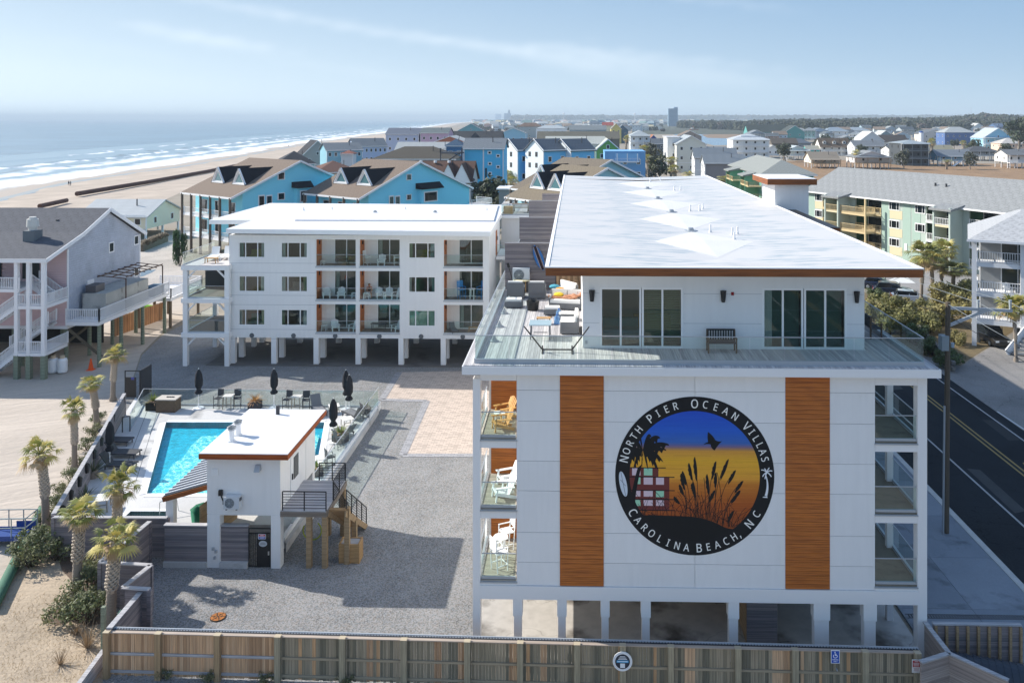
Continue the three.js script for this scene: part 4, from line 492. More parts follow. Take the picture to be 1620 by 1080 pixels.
  const gx0 = phX(391.5), gx1 = phX(427.5), g = mb(), zg = zP0 - .12; g.box(gx0, .06, zg, gx0 + .05, y(836), zg + .05).box(gx1 - .05, .06, zg, gx1, y(836), zg + .05).box(gx0 + .05, y(836) - .05, zg, gx1 - .05, y(836), zg + .05).box(gx0 + .05, y(843.5) - .05, zg, gx1 - .05, y(843.5), zg + .05).box(gx0 + .05, .06, zg, gx1 - .05, .11, zg + .05); const go = g.build('gate_frame', M.black, ph); for (let k = 0; k < 12; k++) { const x = lerp(gx0 + .08, gx1 - .1, k / 11); mb().box(x, .11, zg + .012, x + .022, y(844), zg + .035).build('gate_bar', M.black, go); } mb().box(phX(405), y(895), zg + .04, phX(426), y(852), zg + .06).build('kick_plate', M.black, go); mb().box(phX(423), y(878), zg + .06, phX(425), y(872), zg + .1).build('handle', M.steel, go);
  const sgn = (w, h, fn) => { const c = document.createElement('canvas'); c.width = w; c.height = h; fn(c.getContext('2d'), w, h); const t = new THREE.CanvasTexture(c); t.colorSpace = THREE.SRGBColorSpace; return new THREE.MeshStandardMaterial({ map: t, roughness: .5 }); }; globalThis.signMat = sgn;
  globalThis.signPlate = (name, m, parent, x0s, y0s, x1s, y1s, z, round) => { const gg = round ? new THREE.CircleGeometry(1, 40) : new THREE.PlaneGeometry(2, 2); gg.scale((x1s - x0s) / 2, (y1s - y0s) / 2, 1); const o = mesh(name, gg, m, parent); o.position.set((x0s + x1s) / 2 - parent.position.x, (y0s + y1s) / 2 - parent.position.y, z - parent.position.z); return o; };
  const ps = thing('gate_sign', 'small red and blue notice on the pool house gate', 'sign', [phX(413), y(848), zg]); signPlate('sign_face', sgn(128, 96, (c, w, h) => { c.fillStyle = '#dfe3ea'; c.fillRect(0, 0, w, h); c.fillStyle = '#b81f2a'; c.fillRect(8, 6, w - 16, 38); c.fillStyle = '#2b46a8'; c.fillRect(8, 50, w - 16, 38); c.fillStyle = '#fff'; for (const [yy, l] of [[18, 60], [30, 80], [60, 84], [72, 66]]) c.fillRect(w / 2 - l / 2, yy, l, 5); }), ps, phX(407.5), y(853), phX(419), y(845), zg + .075); mb().box(phX(407.5), y(853), zg + .061, phX(419), y(845), zg + .072).build('backing', M.trim, ps);
  const os = thing('gate_sign', 'oval white plaque on the pool house gate', 'sign', [phX(415), y(860), zg]); signPlate('sign_face', sgn(128, 96, (c, w, h) => { c.fillStyle = '#b9bfc4'; c.fillRect(0, 0, w, h); c.fillStyle = '#666'; for (const [yy, l] of [[30, 60], [44, 90], [58, 80]]) c.fillRect(w / 2 - l / 2, yy, l, 6); }), os, phX(408.5), y(865), phX(421.5), y(855.5), zg + .075, true);
  mb().box(x1 - .02, yS + .1, -44.9, x1 + .04, yR - 1, -43.5).build('door', M.white2, ph); mb().box(x1 + .04, yS + 1, -44.6, x1 + .07, yR - 1.15, -43.9).build('door_glass', M.pane, ph); mb().box(x1 + .04, yS + 1.1, -43.68, x1 + .1, yS + 1.4, -43.6).build('door_lock', M.black, ph); mb().box(x1, yR - .75, -43.9, x1 + .2, yR - .5, -43.75).build('wall_lamp', M.black, ph); mb().box(x1, yS, zb, x1 + .02, yR - .36, -46).build('side_panel', M.stucco, ph);
  // landing and stairs
  const lx1 = -12.85, ly = 3.0, z1 = -45.6; for (let z = zP0 - .02, k = 0; z > z1; z -= .15, k++) mb().box(x1 + .02, ly - .05, z - .143, lx1, ly, z).build('landing_board', M.gDeck[k % 3], ph); mb().box(x1, ly - .3, zP0 - .08, lx1 + .05, ly - .05, zP0 + .02).box(lx1, ly - .3, z1, lx1 + .08, ly - .05, zP0 - .08).box(x1, ly - .3, z1 - .06, lx1 + .08, ly - .05, z1).build('landing_beam', plain('#8c8074', { t: tGrain, r: [1, .3] }), ph);
  for (const [x, z] of [[phX(487), zP0 - .2], [lx1 - .1, zP0 - .2], [phX(487), z1 + .1], [lx1 - .1, z1 + .1], [lx1 + .95, zP0 - .6], [lx1 + .95, -44]]) mb().box(x - .13, 0, z - .13, x + .13, z === -44 ? 1.6 : ly - .05, z + .13).build('landing_post', M.lumber, ph);
  const rail = (a, b, n, name = 'railing') => { const q = mb(), up = V(0, 1, 0), H = .98; for (let k = 0; k <= n; k++) { const p = a.clone().lerp(b, k / n); q.bar(p, p.clone().add(V(0, H, 0)), .05, .05); } for (let k = 1; k <= 7; k++) { const o = V(0, H * k / 7, 0); q.bar(a.clone().add(o), b.clone().add(o), k === 7 ? .055 : .022, k === 7 ? .04 : .022); } return q.build(name, M.black, ph); };
  rail(V(x1 + .1, ly, zP0 - .05), V(lx1, ly, zP0 - .05), 2); rail(V(x1 + .9, ly, z1), V(lx1, ly, z1), 2); rail(V(lx1, ly, z1), V(lx1, ly, -43.3), 2);
  const s0 = V(lx1 + .98, ly, zP0 - .3), s1 = V(lx1 + .98, .15, -46.4); rail(s0, s1, 4, 'stair_railing'); rail(V(lx1 + .05, ly, -43.2), V(lx1 + .05, .15, -46.4), 3, 'stair_railing');
  for (const x of [lx1 + .06, lx1 + .98]) mb().bar(V(x, ly - .2, zP0 - .2), V(x, -.05, -46.5), .06, .3).build('stringer', M.lumber, ph); for (let k = 0; k < 15; k++) { const z = lerp(zP0 - .35, -46.3, k / 14), yy = lerp(ly - .03, .18, k / 14); mb().box(lx1 + .1, yy - .04, z - .15, lx1 + .95, yy, z + .13).build('tread', plain('#b38a5a', { t: tGrain, r: [.8, .3] }), ph); }
  const pb = thing('planter_box', 'brown wooden box under the pool house stairs', 'box', [-11.7, 0, -43]); for (let k = 0; k < 5; k++) for (const z of [-42.6, -43.3]) mb().box(-12.3, .03 + k * .2, z - .03, -11.3, .22 + k * .2, z + .03).build('plank', M.teak, pb); for (const x of [-12.3, -11.3]) mb().box(x - .04, 0, -43.34, x + .04, 1.05, -42.56).build('side', M.teak, pb); mb().box(-12.26, .8, -43.27, -11.34, .98, -42.63).build('lid', M.gCap, pb);
  { const hz = thing('garden_hose', 'yellow green hose coiled below the landing', 'hose', [-14.2, 1, -44]); const tg = new THREE.TorusGeometry(.5, .035, 6, 24, 4.6); tg.rotateZ(2.6); mesh('hose_coil', tg, plain('#9fae2a'), hz); }
  // lean-to roof with raised ribs
  const lxa = AX(257, -43), ya = 3.2, yb = 4.0; const lp = (u, z, o) => V(lerp(lxa, x0 - .01, u), lerp(ya, yb, u) + o, z); const lr = mb(); lr.hexa([lp(0, -49.5, -.14), lp(1, -49.5, -.14), lp(1, -43, -.14), lp(0, -43, -.14), lp(0, -49.5, 0), lp(1, -49.5, 0), lp(1, -43, 0), lp(0, -43, 0)]); const lo = lr.build('lean_to_roof', plain('#0d0f15', { roughness: .45 }), ph); for (let z = -43.15, k = 0; z > -49.4; z -= .42, k++) mb().bar(lp(0, z - .12, .03), lp(1, z - .12, .03), .13, .06).build('rib', plain('#b9bec6', { roughness: .4 }), lo); mb().bar(lp(0, -42.97, -.16), lp(1, -42.97, -.16), .05, .24).build('lean_to_fascia', M.fascia, ph);
  const lpx = AX(269, -43.2); mb().box(lpx - .2, 0, -43.5, lpx + .2, 3.1, -43.1).build('lean_to_post', M.trim, ph);
  const sw = G(296, 842, .4), sd = thing('shower_screen', 'tan board screen with a black lamp under the lean-to', 'screen', [sw[0], 0, sw[1]]); for (let k = 0; k < 9; k++) mb().bar(V(-20, .55 + k * .24, -43.3), V(-19.3, .55 + k * .24, -46.4), .06, .23).build('board', M.lumber, sd); mb().box(-19.75, 1.9, -44.8, -19.45, 2.3, -44.5).build('lamp', M.black, sd);
  const tc = G3(318, 838, DK), th = thing('towel_hamper', 'green lidded hamper beside the pool house leg', 'hamper', [tc.x, DK, tc.z]); const tq = mb(); tq.cyl(V(tc.x, DK, tc.z), V(tc.x, DK + 1.1, tc.z), .5, .62, 4).cyl(V(tc.x, DK + 1.1, tc.z), V(tc.x, DK + 1.4, tc.z), .66, .3, 4); tq.build('body', plain('#07694d'), th);
}
// ---------- furniture prototypes, built at the origin, front towards +z ----------
const park = (o) => { scene.remove(o); return o; };
function proto(name, fn, category) { const o = new THREE.Group(); o.name = name; o.userData = { category }; fn(o); return o; }
function place(p, label, pos, ry = 0, s = 1, group) { const c = p.clone(); c.name = numbered(p.name); c.position.set(...pos); c.rotation.y = ry; c.scale.setScalar(s); c.userData = { label, category: p.userData.category }; if (group) c.userData.group = group; scene.add(c); return c; }
const adirondack = (m) => proto('adirondack_chair', (o) => {
  for (const s of [-1, 1]) { mb().bar(V(s * .3, 0, .42), V(s * .3, .55, .36), .09, .05).build('leg', m, o); mb().bar(V(s * .27, .34, .45), V(s * .27, .05, -.5), .04, .12).build('side_rail', m, o); mb().bar(V(s * .34, .57, .46), V(s * .34, .55, -.36), .15, .035).build('armrest', m, o); }
  for (let k = 0; k < 6; k++) mb().bar(V(-.29, .37 - k * .028, .4 - k * .1), V(.29, .37 - k * .028, .4 - k * .1), .085, .025).build('seat_slat', m, o);
  for (let k = 0; k < 6; k++) { const x = -.25 + k * .1, h = 1.0 - .05 * Math.abs(k - 2.5); mb().bar(V(x, .2, -.14), V(x * 1.15, h, -.46), .085, .022, V(0, 0, 1)).build('back_slat', m, o); } mb().bar(V(-.34, .53, -.3), V(.34, .53, -.3), .06, .05).build('back_rail', m, o);
}, 'chair');
const chW = adirondack(plain('#e9ebec', { roughness: .55 })), chT = adirondack(M.amber), chB = adirondack(plain('#2f86c4', { roughness: .5 }));
const tallChair = (m, name = 'bar_chair', seat = .74, slat = false) => proto(name, (o) => {
  for (const x of [-.24, .24]) for (const z of [-.22, .24]) mb().bar(V(x, 0, z), V(x, z > 0 ? seat + .2 : seat + .55, z - (z < 0 ? .08 : 0)), .035, .035).build('leg', slat ? m : M.dkMetal, o);
  mb().box(-.25, seat - .03, -.24, .25, seat + .02, .25).build('seat', m, o); if (slat) for (let k = 0; k < 4; k++) mb().box(-.25, seat + .14 + k * .13, -.31, .25, seat + .24 + k * .13, -.285).build('back_slat', m, o); else mb().bar(V(0, seat + .08, -.25), V(0, seat + .58, -.33), .5, .03, V(0, 0, 1)).build('backrest', m, o);
  for (const x of [-.25, .25]) mb().bar(V(x, seat + .2, -.26), V(x, seat + .2, .25), .05, .03).build('armrest', slat ? m : M.steel, o); mb().bar(V(-.24, .25, .24), V(.24, .25, .24), .03, .03).bar(V(-.24, .25, -.22), V(-.24, .25, .24), .03, .03).bar(V(.24, .25, -.22), V(.24, .25, .24), .03, .03).build('footrest', slat ? m : M.dkMetal, o);
}, 'chair');
const barC = tallChair(M.char), barW = tallChair(plain('#e9ebec', { roughness: .55 }), 'bar_chair', .74, true), barB = tallChair(plain('#2f86c4', { roughness: .5 }), 'bar_chair', .74, true);
const table = (name, w, d, h, top, leg, round) => proto(name, (o) => { const t = mb(); round ? t.cyl(V(0, h - .04, 0), V(0, h, 0), w / 2, w / 2, 24) : t.box(-w / 2, h - .04, -d / 2, w / 2, h, d / 2); t.build('table_top', top, o); for (const x of [-1, 1]) for (const z of [-1, 1]) { const e = round ? .55 : .88; mb().bar(V(x * w / 2 * e, 0, z * d / 2 * e), V(x * w / 2 * e * .95, h - .04, z * d / 2 * e * .95), .05, .05).build('leg', leg, o); } mb().box(-w * .32, h * .3, -.02, w * .32, h * .3 + .03, .02).build('stretcher', leg, o); }, 'table');
const barT = table('bar_table', .75, .75, 1.05, plain('#c9c6bf'), plain('#9b9284')), barTW = table('bar_table', .66, .66, 1.0, plain('#f1f1ef'), plain('#e9ebec'), true), sideT = table('side_table', .8, .8, .55, plain('#d9d7d2'), plain('#8f8b84')), sideW = table('side_table', .45, .45, .5, plain('#e9ebec'), plain('#e9ebec')), woodT = table('side_table', .9, .45, .4, M.teak, M.teak);
const lounger = (fab, fr, name = 'sun_lounger') => proto(name, (o) => { mb().box(-.33, .27, -.25, .33, .33, 1.25).build('seat', fab, o); mb().bar(V(0, .32, -.24), V(0, .98, -.72), .66, .05, V(0, 0, 1)).build('backrest', fab, o); for (const x of [-.35, .35]) mb().box(x - .03, .24, -.4, x + .03, .34, 1.28).build('side_rail', fr, o); for (const x of [-.33, .33]) for (const z of [-.35, 1.15]) mb().box(x - .03, 0, z - .03, x + .03, .25, z + .03).build('leg', fr, o); }, 'lounger');
const louD = lounger(M.char, M.dkMetal), louW = lounger(M.fabW, M.white2), louG = lounger(M.gFab, M.dkMetal);
const umbrella = proto('closed_parasol', (o) => {
  mb().cyl(V(0, 0, 0), V(0, .08, 0), .42, .4, 20).cyl(V(0, .08, 0), V(0, .35, 0), .06, .05, 10).build('base', M.trim, o); mb().cyl(V(0, .3, 0), V(0, 3.1, 0), .03, .03, 8).build('pole', M.trim, o);
  const pf = [[.09, 1.12], [.22, 1.18], [.27, 1.3], [.15, 1.48], [.13, 1.56], [.25, 1.78], [.27, 2.2], [.22, 2.7], [.12, 2.95], [.05, 3.08], [.0, 3.1]].map(([x, y]) => new THREE.Vector2(x, y)), g = new THREE.LatheGeometry(pf, 18), p = g.attributes.position; for (let i = 0; i < p.count; i++) { const a = Math.atan2(p.getZ(i), p.getX(i)), k = 1 + .16 * Math.cos(a * 8) + .06 * Math.sin(a * 3 + p.getY(i) * 2); p.setX(i, p.getX(i) * k); p.setZ(i, p.getZ(i) * k); } g.computeVertexNormals(); mb().geo(g).build('canopy', M.blackFab, o); mb().cyl(V(0, 1.5, 0), V(0, 1.56, 0), .17, .17, 12).build('strap', M.black, o); mb().cyl(V(0, 3.08, 0), V(0, 3.2, 0), .03, .01, 8).build('finial', M.trim, o);
}, 'parasol');
function blades(n, r, len, up, w, droop, seed) { const b = mb(), q = rng(seed); for (let i = 0; i < n; i++) { const a = q() * 6.283, e = up[0] + q() * (up[1] - up[0]), L = len * (.7 + .5 * q()), d = V(Math.cos(a), 0, Math.sin(a)), s = V(-d.z, 0, d.x).multiplyScalar(w / 2), p = (t) => V().addScaledVector(d, r + L * t * Math.cos(e)).setY(L * t * Math.sin(e) - droop * t * t); for (let k = 0; k < 3; k++) { const t0 = k / 3, t1 = (k + 1) / 3, w0 = 1 - t0 * t0, w1 = 1 - t1 * t1; b.quad(p(t0).addScaledVector(s, -w0), p(t0).addScaledVector(s, w0), p(t1).addScaledVector(s, w1), p(t1).addScaledVector(s, -w1)); } } return b; }
const planter = (c, seed, orange) => proto('planter', (o) => { mb().box(-.42, 0, -.42, .42, .62, .42).build('pot', plain(c, { roughness: .4 }), o); mb().box(-.38, .62, -.38, .38, .64, .38).build('soil', M.soil, o); const g = blades(46, .03, .85, [.15, 1.3], .085, .25, seed), l = g.build('foliage', leaf(orange ? [.42, .22, .05] : [.2, .25, .05], .3), o); l.position.y = .62; const g2 = blades(20, .05, .75, [-.1, .4], .08, .25, seed + 3).build('dry_leaves', leaf([.55, .33, .17], .3), o); g2.position.y = .66; }, 'planter');
const plA = planter('#0b0b0d', 4, false), plB = planter('#14182a', 9, true);
// ---------- pool terrace furniture ----------
const at = (a, b, Y = DK) => { const [x, z] = G(a, b, Y); return [x, Y, z]; };
[[182 / 5.4 + 280, 646, 'beside the fire table at the far glass fence'], [433, 646, 'between the two bar sets at the far fence'], [547, 648, 'near the far right corner of the pool terrace'], [552, 657, 'just before another near the far right corner'], [527, 700, 'right of the pool house roof by the planter'], [173, 741, 'among dark loungers by the plank wall']].forEach(([a, b, l]) => place(umbrella, 'black closed parasol on a white pole ' + l, at(a, b), a, 1, 'closed parasols round the pool'));
[[345, 645, -.25, 'first black bar chair from the left at the far fence'], [375, 645, .25, 'second black bar chair from the left at the far fence'], [454, 647, -.25, 'third black bar chair from the left at the far fence'], [484, 648, .25, 'fourth black bar chair from the left at the far fence']].forEach(([a, b, r, l]) => place(barC, l, at(a, b), r, 1.05, 'bar chairs at the far fence'));
place(barT, 'bar table between the left pair of black bar chairs', at(361, 646)); place(barT, 'bar table between the right pair of black bar chairs', at(469.5, 647));
place(plA, 'black planter with green spiky plant left of the fire table', at(242, 647)); place(plB, 'dark blue planter with orange spiky plant between the bar sets', at(403, 647)); place(plA, 'black planter with yellow green plant beside the pool house roof', at(538, 699), 1); place(plA, 'small black planter with red flowers at the far right fence corner', at(580, 653), 2, .7);
{ const t = thing('fire_table', 'brown wicker fire table beside the black planter', 'fire table', at(266, 649)), [x, y, z] = t.position.toArray(); mb().box(x - .75, y, z - .5, x + .75, y + .95, z + .5).build('base', plain('#6b5a49', { t: tShingle, r: .5 }), t); mb().box(x - .8, y + .95, z - .55, x + .8, y + 1.02, z + .55).build('table_top', plain('#b9b2a8'), t); for (let k = 0; k < 5; k++) mb().cyl(V(x - .1 + k * .13, y + 1.02, z), V(x - .1 + k * .13, y + 1.1, z), .06, .04, 7).build('lava_stone', M.char, t); }
[[176, 702, -1.75, 'dark lounger by the plank wall, farthest of the group'], [187, 722, -1.75, 'dark lounger by the plank wall, in the middle of the group'], [180, 741, -1.75, 'dark lounger by the plank wall, nearest of the group']].forEach(([a, b, r, l]) => place(louD, l, at(a, b), r + 3.3, 1.1, 'dark loungers by the plank wall'));
place(louG, 'grey lounger at the far fence right of the bar sets', at(502, 651), .55, 1.15); place(louG, 'grey lounger near the two crowded parasols', at(563, 662), -2.3, 1.1); place(louG, 'grey lounger below the right glass fence', at(548, 690), -2.2, 1); place(sideT, 'white side table by the grey lounger at the far fence', at(528, 652), .4); place(sideT, 'side table under the right glass fence near the stairs', at(505, 738), .5, 1.1); place(sideT, 'low table beside the corner planter by the right fence', at(549, 673), .6); place(barC, 'black chair beside the pale planter table at the right fence', at(536, 710), 2.4); place(barC, 'black chair below the right glass fence near the side table', at(522, 740), 2.2); place(barC, 'black chair farthest along the right glass fence', at(577, 664), 2.2); place(plA, 'black planter behind the landing railing', at(502, 752), .4, .8);
place(sideT, 'round edged white table behind the spa palms', at(158, 806), .3, 1.3); { const t = proto('yucca', (o) => { const g = blades(60, .03, 1.1, [.1, 1.2], .06, .3, 31).build('foliage', leaf([.10, .12, .05]), o); g.position.y = .2; mb().cyl(V(0, 0, 0), V(0, .35, 0), .25, .2, 8).build('stem', M.trunk, o); }, 'plant'); place(t, 'dark spiky yucca below the long plank wall', at(147, 755), 0, 1.3); place(t, 'dark spiky yucca behind the white table', at(134, 795), 1, 1); }
{ const g = G(209, 634, 0), t = thing('pool_gate', 'tall black metal gate at the top of the long plank wall', 'gate', [g[0], 0, g[1]]), [x, , z] = t.position.toArray(), q = mb(); q.box(x - .65, 0, z - .03, x - .58, 2.5, z + .03).box(x + .58, 0, z - .03, x + .65, 2.5, z + .03).box(x - .58, 2.43, z - .03, x + .58, 2.5, z + .03); q.build('frame', M.black, t); mb().box(x - .55, .3, z - .02, x + .3, 1.95, z + .02).build('door_panel', M.black, t); mb().box(x - .1, 1.75, z + .03, x + .15, 1.95, z + .04).build('notice', plain('#4b4f9a'), t); mb().box(x + .6, .2, z - 1.8, x + .66, 2.5, z - .1).build('side_panel', M.char, t); }
// ---------- balcony furniture of the main building ----------
const bx = (p, z) => AX(p, z), L1 = 3.42, L2 = 6.48, L3 = 9.5;
place(chT, 'amber timber chair at the back of the top corner balcony', [bx(800, -37.6), L3, -37.6], -1.0, .95); place(chT, 'amber timber chair at the front of the top corner balcony', [bx(795, -36.2), L3, -36.2], -1.25, .95); place(sideW, 'small white table between the amber chairs', [bx(790, -36.9), L3, -36.9], .3);
place(chW, 'white chair at the back of the middle corner balcony', [bx(805, -37.5), L2, -37.5], -1.1, 1.05); place(chW, 'white chair at the front of the middle corner balcony', [bx(797, -36.2), L2, -36.2], -1.2, 1.05);
place(barW, 'white bar chair at the back of the lowest corner balcony', [bx(801, -37.8), L1, -37.8], -1.1, 1.1); place(barTW, 'round white bar table on the lowest corner balcony', [bx(792, -36.9), L1, -36.9]); place(barW, 'white bar chair at the front of the lowest corner balcony', [bx(790, -36.0), L1, -36.0], 2.2, 1.1);
// wing balconies
{
  const pos = (i, k, f, z = zW - .85) => [lerp(wx(wRec[i][0]), wx(wRec[i][1]), f), wFloor[k], z], lv = ['top', 'middle', 'lower'], bay = ['left', 'centre', 'right'], n = (i, k) => `on the ${lv[k]} ${bay[i]} balcony of the wing`;
  place(chW, 'white chair facing out, left of the table ' + n(1, 0), pos(1, 0, .5), .1); place(barW, 'white bar chair at the left end ' + n(1, 0), pos(1, 0, .13), 1.2); place(barW, 'white bar chair at the right end ' + n(1, 0), pos(1, 0, .88), -1.2);
  place(chW, 'white chair near the timber wall ' + n(0, 1), pos(0, 1, .2), .3); place(chW, 'white chair by the door ' + n(0, 1), pos(0, 1, .58), .2); place(sideW, 'small white table at the right end ' + n(0, 1), pos(0, 1, .9)); place(chW, 'white chair right of the person ' + n(1, 1), pos(1, 1, .45), .4); place(chW, 'white chair with a pale towel ' + n(1, 1), pos(1, 1, .68), .1); place(chW, 'white chair at the right end ' + n(1, 1), pos(1, 1, .9), -.5); place(sideW, 'small white table before the person ' + n(1, 1), pos(1, 1, .15, zW - .5), 0, 1.2);
  place(barB, 'blue bar chair left of the white stool ' + n(2, 1), pos(2, 1, .42), .6, 1.2); place(barB, 'blue bar chair at the right end ' + n(2, 1), pos(2, 1, .93), -.6, 1.2); place(barTW, 'white bar table between blue chairs ' + n(2, 1), pos(2, 1, .7, zW - .6), 0, 1);
  place(chW, 'white chair on the left of the pair ' + n(0, 2), pos(0, 2, .42), .4); place(chW, 'white chair on the right of the pair ' + n(0, 2), pos(0, 2, .9), -.5); place(sideW, 'small dark table at the left end ' + n(0, 2), pos(0, 2, .14)); place(louG, 'grey lounger ' + n(2, 2), pos(2, 2, .2), .4, .8); place(table('patio_table', 1.4, .7, .72, M.char, M.dkMetal), 'dark patio table ' + n(1, 2), pos(1, 2, .42)); place(chW, 'white chair at the right end ' + n(1, 2), pos(1, 2, .88), -.7); place(woodT, 'low wooden table ' + n(2, 2), pos(2, 2, .72)); place(sideW, 'white stool beside the timber wall ' + n(0, 0), pos(0, 0, .1), 0, .8); place(table('patio_table', 1.2, .6, .6, M.char, M.dkMetal), 'dark patio table ' + n(0, 0), pos(0, 0, .6)); 
  const dkY = AY(325, 420, -76.2) + .03, q = (a, b) => { const g = G(a, b, dkY); return [g[0], dkY, g[1]]; }; place(louW, 'white lounger at the left on the porch roof', q(339, 409), .2, 1.1); place(louW, 'white lounger against the wing wall on the porch roof', q(359, 408), .2, 1.1); place(woodT, 'long low wooden table in front of the porch roof loungers', q(334, 416), 0, 1.3);
}
// ---------- roof terrace furniture ----------
const dkm = 12.76, td = (a, b) => { const [x, z] = G(a, b, dkm); return [x, dkm, z]; };
{ const cp = proto('lounge_chair', (o) => { mb().box(-.5, .05, -.5, .5, .32, .5).build('base', M.gFab, o); mb().box(-.5, .32, -.52, .5, .95, -.38).build('backrest', M.gFab, o); mb().box(-.42, .95, -.5, .42, 1.03, -.36).box(-.4, .32, -.38, .4, .46, .46).box(-.4, .46, -.38, .4, .95, -.24).build('cushion', M.fabW, o); for (const s of [-.5, .42]) mb().box(s, .32, -.38, s + .08, .62, .48).build('armrest', M.gFab, o); }, 'armchair'); place(cp, 'grey lounge chair with white cushion, left of the pair on the roof terrace', td(816, 470), 3.14, 1); place(cp, 'grey lounge chair with white cushion, right of the pair on the roof terrace', td(850, 470), 3.14, 1);
  const ot = proto('ottoman', (o) => { mb().box(-.5, .05, -.35, .5, .35, .35).build('base', M.gFab, o); const g = mb(); g.box(-.42, .35, -.28, .42, .47, .28); g.build('cushion', M.fabW, o); }, 'ottoman'); place(ot, 'grey ottoman with white cushion before the left lounge chair', td(813, 485)); place(ot, 'bare grey ottoman at the feet of the sunbather', td(874, 497), 0, .9);
  const bk = proto('bucket_planter', (o) => { const g = new THREE.LatheGeometry([[0, 0], [.3, 0], [.36, .5], [.33, .5], [.28, .1], [0, .1]].map(([x, y]) => new THREE.Vector2(x, y)), 16); mb().geo(g).build('bucket', M.black, o); }, 'bucket'); place(bk, 'black round bucket before the right lounge chair', td(843, 490));
  const sf = proto('outdoor_sofa', (o) => { mb().box(-.85, .04, -.45, .85, .34, .45).build('base', M.gFab, o); mb().box(-.85, .34, -.48, .85, .8, -.36).build('backrest', M.gFab, o); mb().box(-.8, .34, -.36, .8, .48, .44).build('seat_cushion', M.fabW, o); for (const x of [-.79, .02]) mb().bar(V(x + .38, .48, -.3), V(x + .38, .92, -.36), .76, .16, V(0, 0, 1)).build('back_cushion', M.fabW, o); for (const s of [-.87, .79]) mb().box(s, .34, -.36, s + .08, .6, .44).build('armrest', M.gFab, o); }, 'sofa');
  place(sf, 'white cushioned sofa nearest to the penthouse doors', td(901, 522), -1.57, 1); place(sf, 'white cushioned sofa where the sunbather lies', td(896, 487), -.15, 1.05); place(sf, 'far white sofa with a teal towel by the terrace gate', td(893, 468), -.9, .9);
  const cu = (n, l, c, p, s) => { const g = new THREE.SphereGeometry(.25, 14, 10); g.scale(1, .45, .8); const t = thing(n, l, 'cushion', p); mesh('cover', g, plain(c, { roughness: .9 }), t).scale.setScalar(s); }; let p = td(886, 482); cu('cushion', 'orange cushion on the sunbather sofa', '#e08a12', [p[0], dkm + .85, p[2]], 1.2); p = td(884, 485); cu('cushion', 'yellow cushion below the orange one', '#e8c63a', [p[0], dkm + .68, p[2]], 1.1); p = td(877, 470); cu('cushion', 'teal towel bundle on the far white sofa', '#4f9fb4', [p[0] , dkm + .62, p[2]], 1.2);
  place(table('coffee_table', .9, .6, .35, plain('#e6e6e4'), M.gFab), 'white coffee table before the sofas', td(898, 505)); place(table('glass_table', 1.05, 1.0, .7, plain('#9fb4bb', { roughness: .15 }), M.gFab), 'grey table with glass top by the front railing', td(855, 533)); place(woodT, 'small wooden table behind the glass topped table', td(860, 512), 0, .8);
  const jug = proto('water_jug', (o) => { mb().cyl(V(0, 0, 0), V(0, .34, 0), .15, .15, 14).cyl(V(0, .34, 0), V(0, .45, 0), .15, .04, 14).build('bottle', mat([.35, .6, .85], { transmission: .6, thickness: 0, roughness: .1 }), o); mb().cyl(V(0, .45, 0), V(0, .5, 0), .045, .045, 10).build('cap', M.blue, o); }, 'jug'); place(jug, 'clear blue water jug on the terrace deck, nearer one', td(881, 512)); place(jug, 'clear blue water jug on the terrace deck, farther one', td(884, 503)); 
  const sd = proto('sandals', (o) => { for (const s of [-1, 1]) { const g = new THREE.SphereGeometry(.12, 12, 6); g.scale(.45, .12, 1.1); g.translate(s * .09, .02, 0); mb().geo(g).build('sole', plain('#8a5b36'), o); mb().bar(V(s * .09 - .05, .02, .03), V(s * .09 + .05, .06, .03), .03, .015).build('strap', M.black, o); } }, 'sandals'); place(sd, 'pair of brown sandals on the roof deck', td(869, 502), 1);
  const hs = thing('hammock_stand', 'black V shaped hammock stand behind the front railing', 'hammock stand', td(881, 557)), [hx, , hz] = hs.position.toArray(), b0 = AX(858, hz), b1 = AX(905, hz), t0 = AX(829, hz), t1 = AX(932, hz); mb().cyl(V(b0, dkm + .12, hz), V(b1, dkm + .12, hz), .035, .035, 8).build('beam', M.black, hs); mb().cyl(V(b0, dkm + .12, hz), V(t0, dkm + 1.15, hz), .035, .03, 8).build('arm', M.black, hs); mb().cyl(V(b1, dkm + .12, hz), V(t1, dkm + 1.15, hz), .035, .03, 8).build('arm', M.black, hs); for (const x of [b0, b1]) mb().cyl(V(x, dkm + .03, hz - .45), V(x, dkm + .03, hz + .3), .03, .03, 8).cyl(V(x, dkm, hz), V(x, dkm + .3, hz), .03, .03, 8).build('foot', M.black, hs);
  const bz = -37.0, be = proto('bench', (o) => { for (let k = 0; k < 4; k++) mb().box(-.62, .42, -.22 + k * .12, .62, .45, -.12 + k * .12).build('seat_slat', M.char, o); for (let k = 0; k < 11; k++) mb().box(-.6 + k * .115, .5, -.27, -.54 + k * .115, .9, -.245).build('back_slat', M.black, o); mb().box(-.64, .9, -.28, .64, .97, -.23).box(-.64, .46, -.28, .64, .5, -.23).build('back_rail', M.black, o); for (const x of [-.62, .62]) { mb().box(x - .03, 0, .18, x + .03, .62, .24).box(x - .03, 0, -.28, x + .03, .95, -.22).build('leg', plain('#5b4a3c'), o); mb().box(x - .04, .62, -.28, x + .04, .66, .26).build('armrest', plain('#5b4a3c'), o); } }, 'bench'); place(be, 'black slatted bench under the middle penthouse lamp', [AX(1142, bz), dkm, bz], 0, 1); place(be, 'dark bench on the right side deck behind the glass', [AX(1379, -40), dkm, -40], 1.57, 1.1);
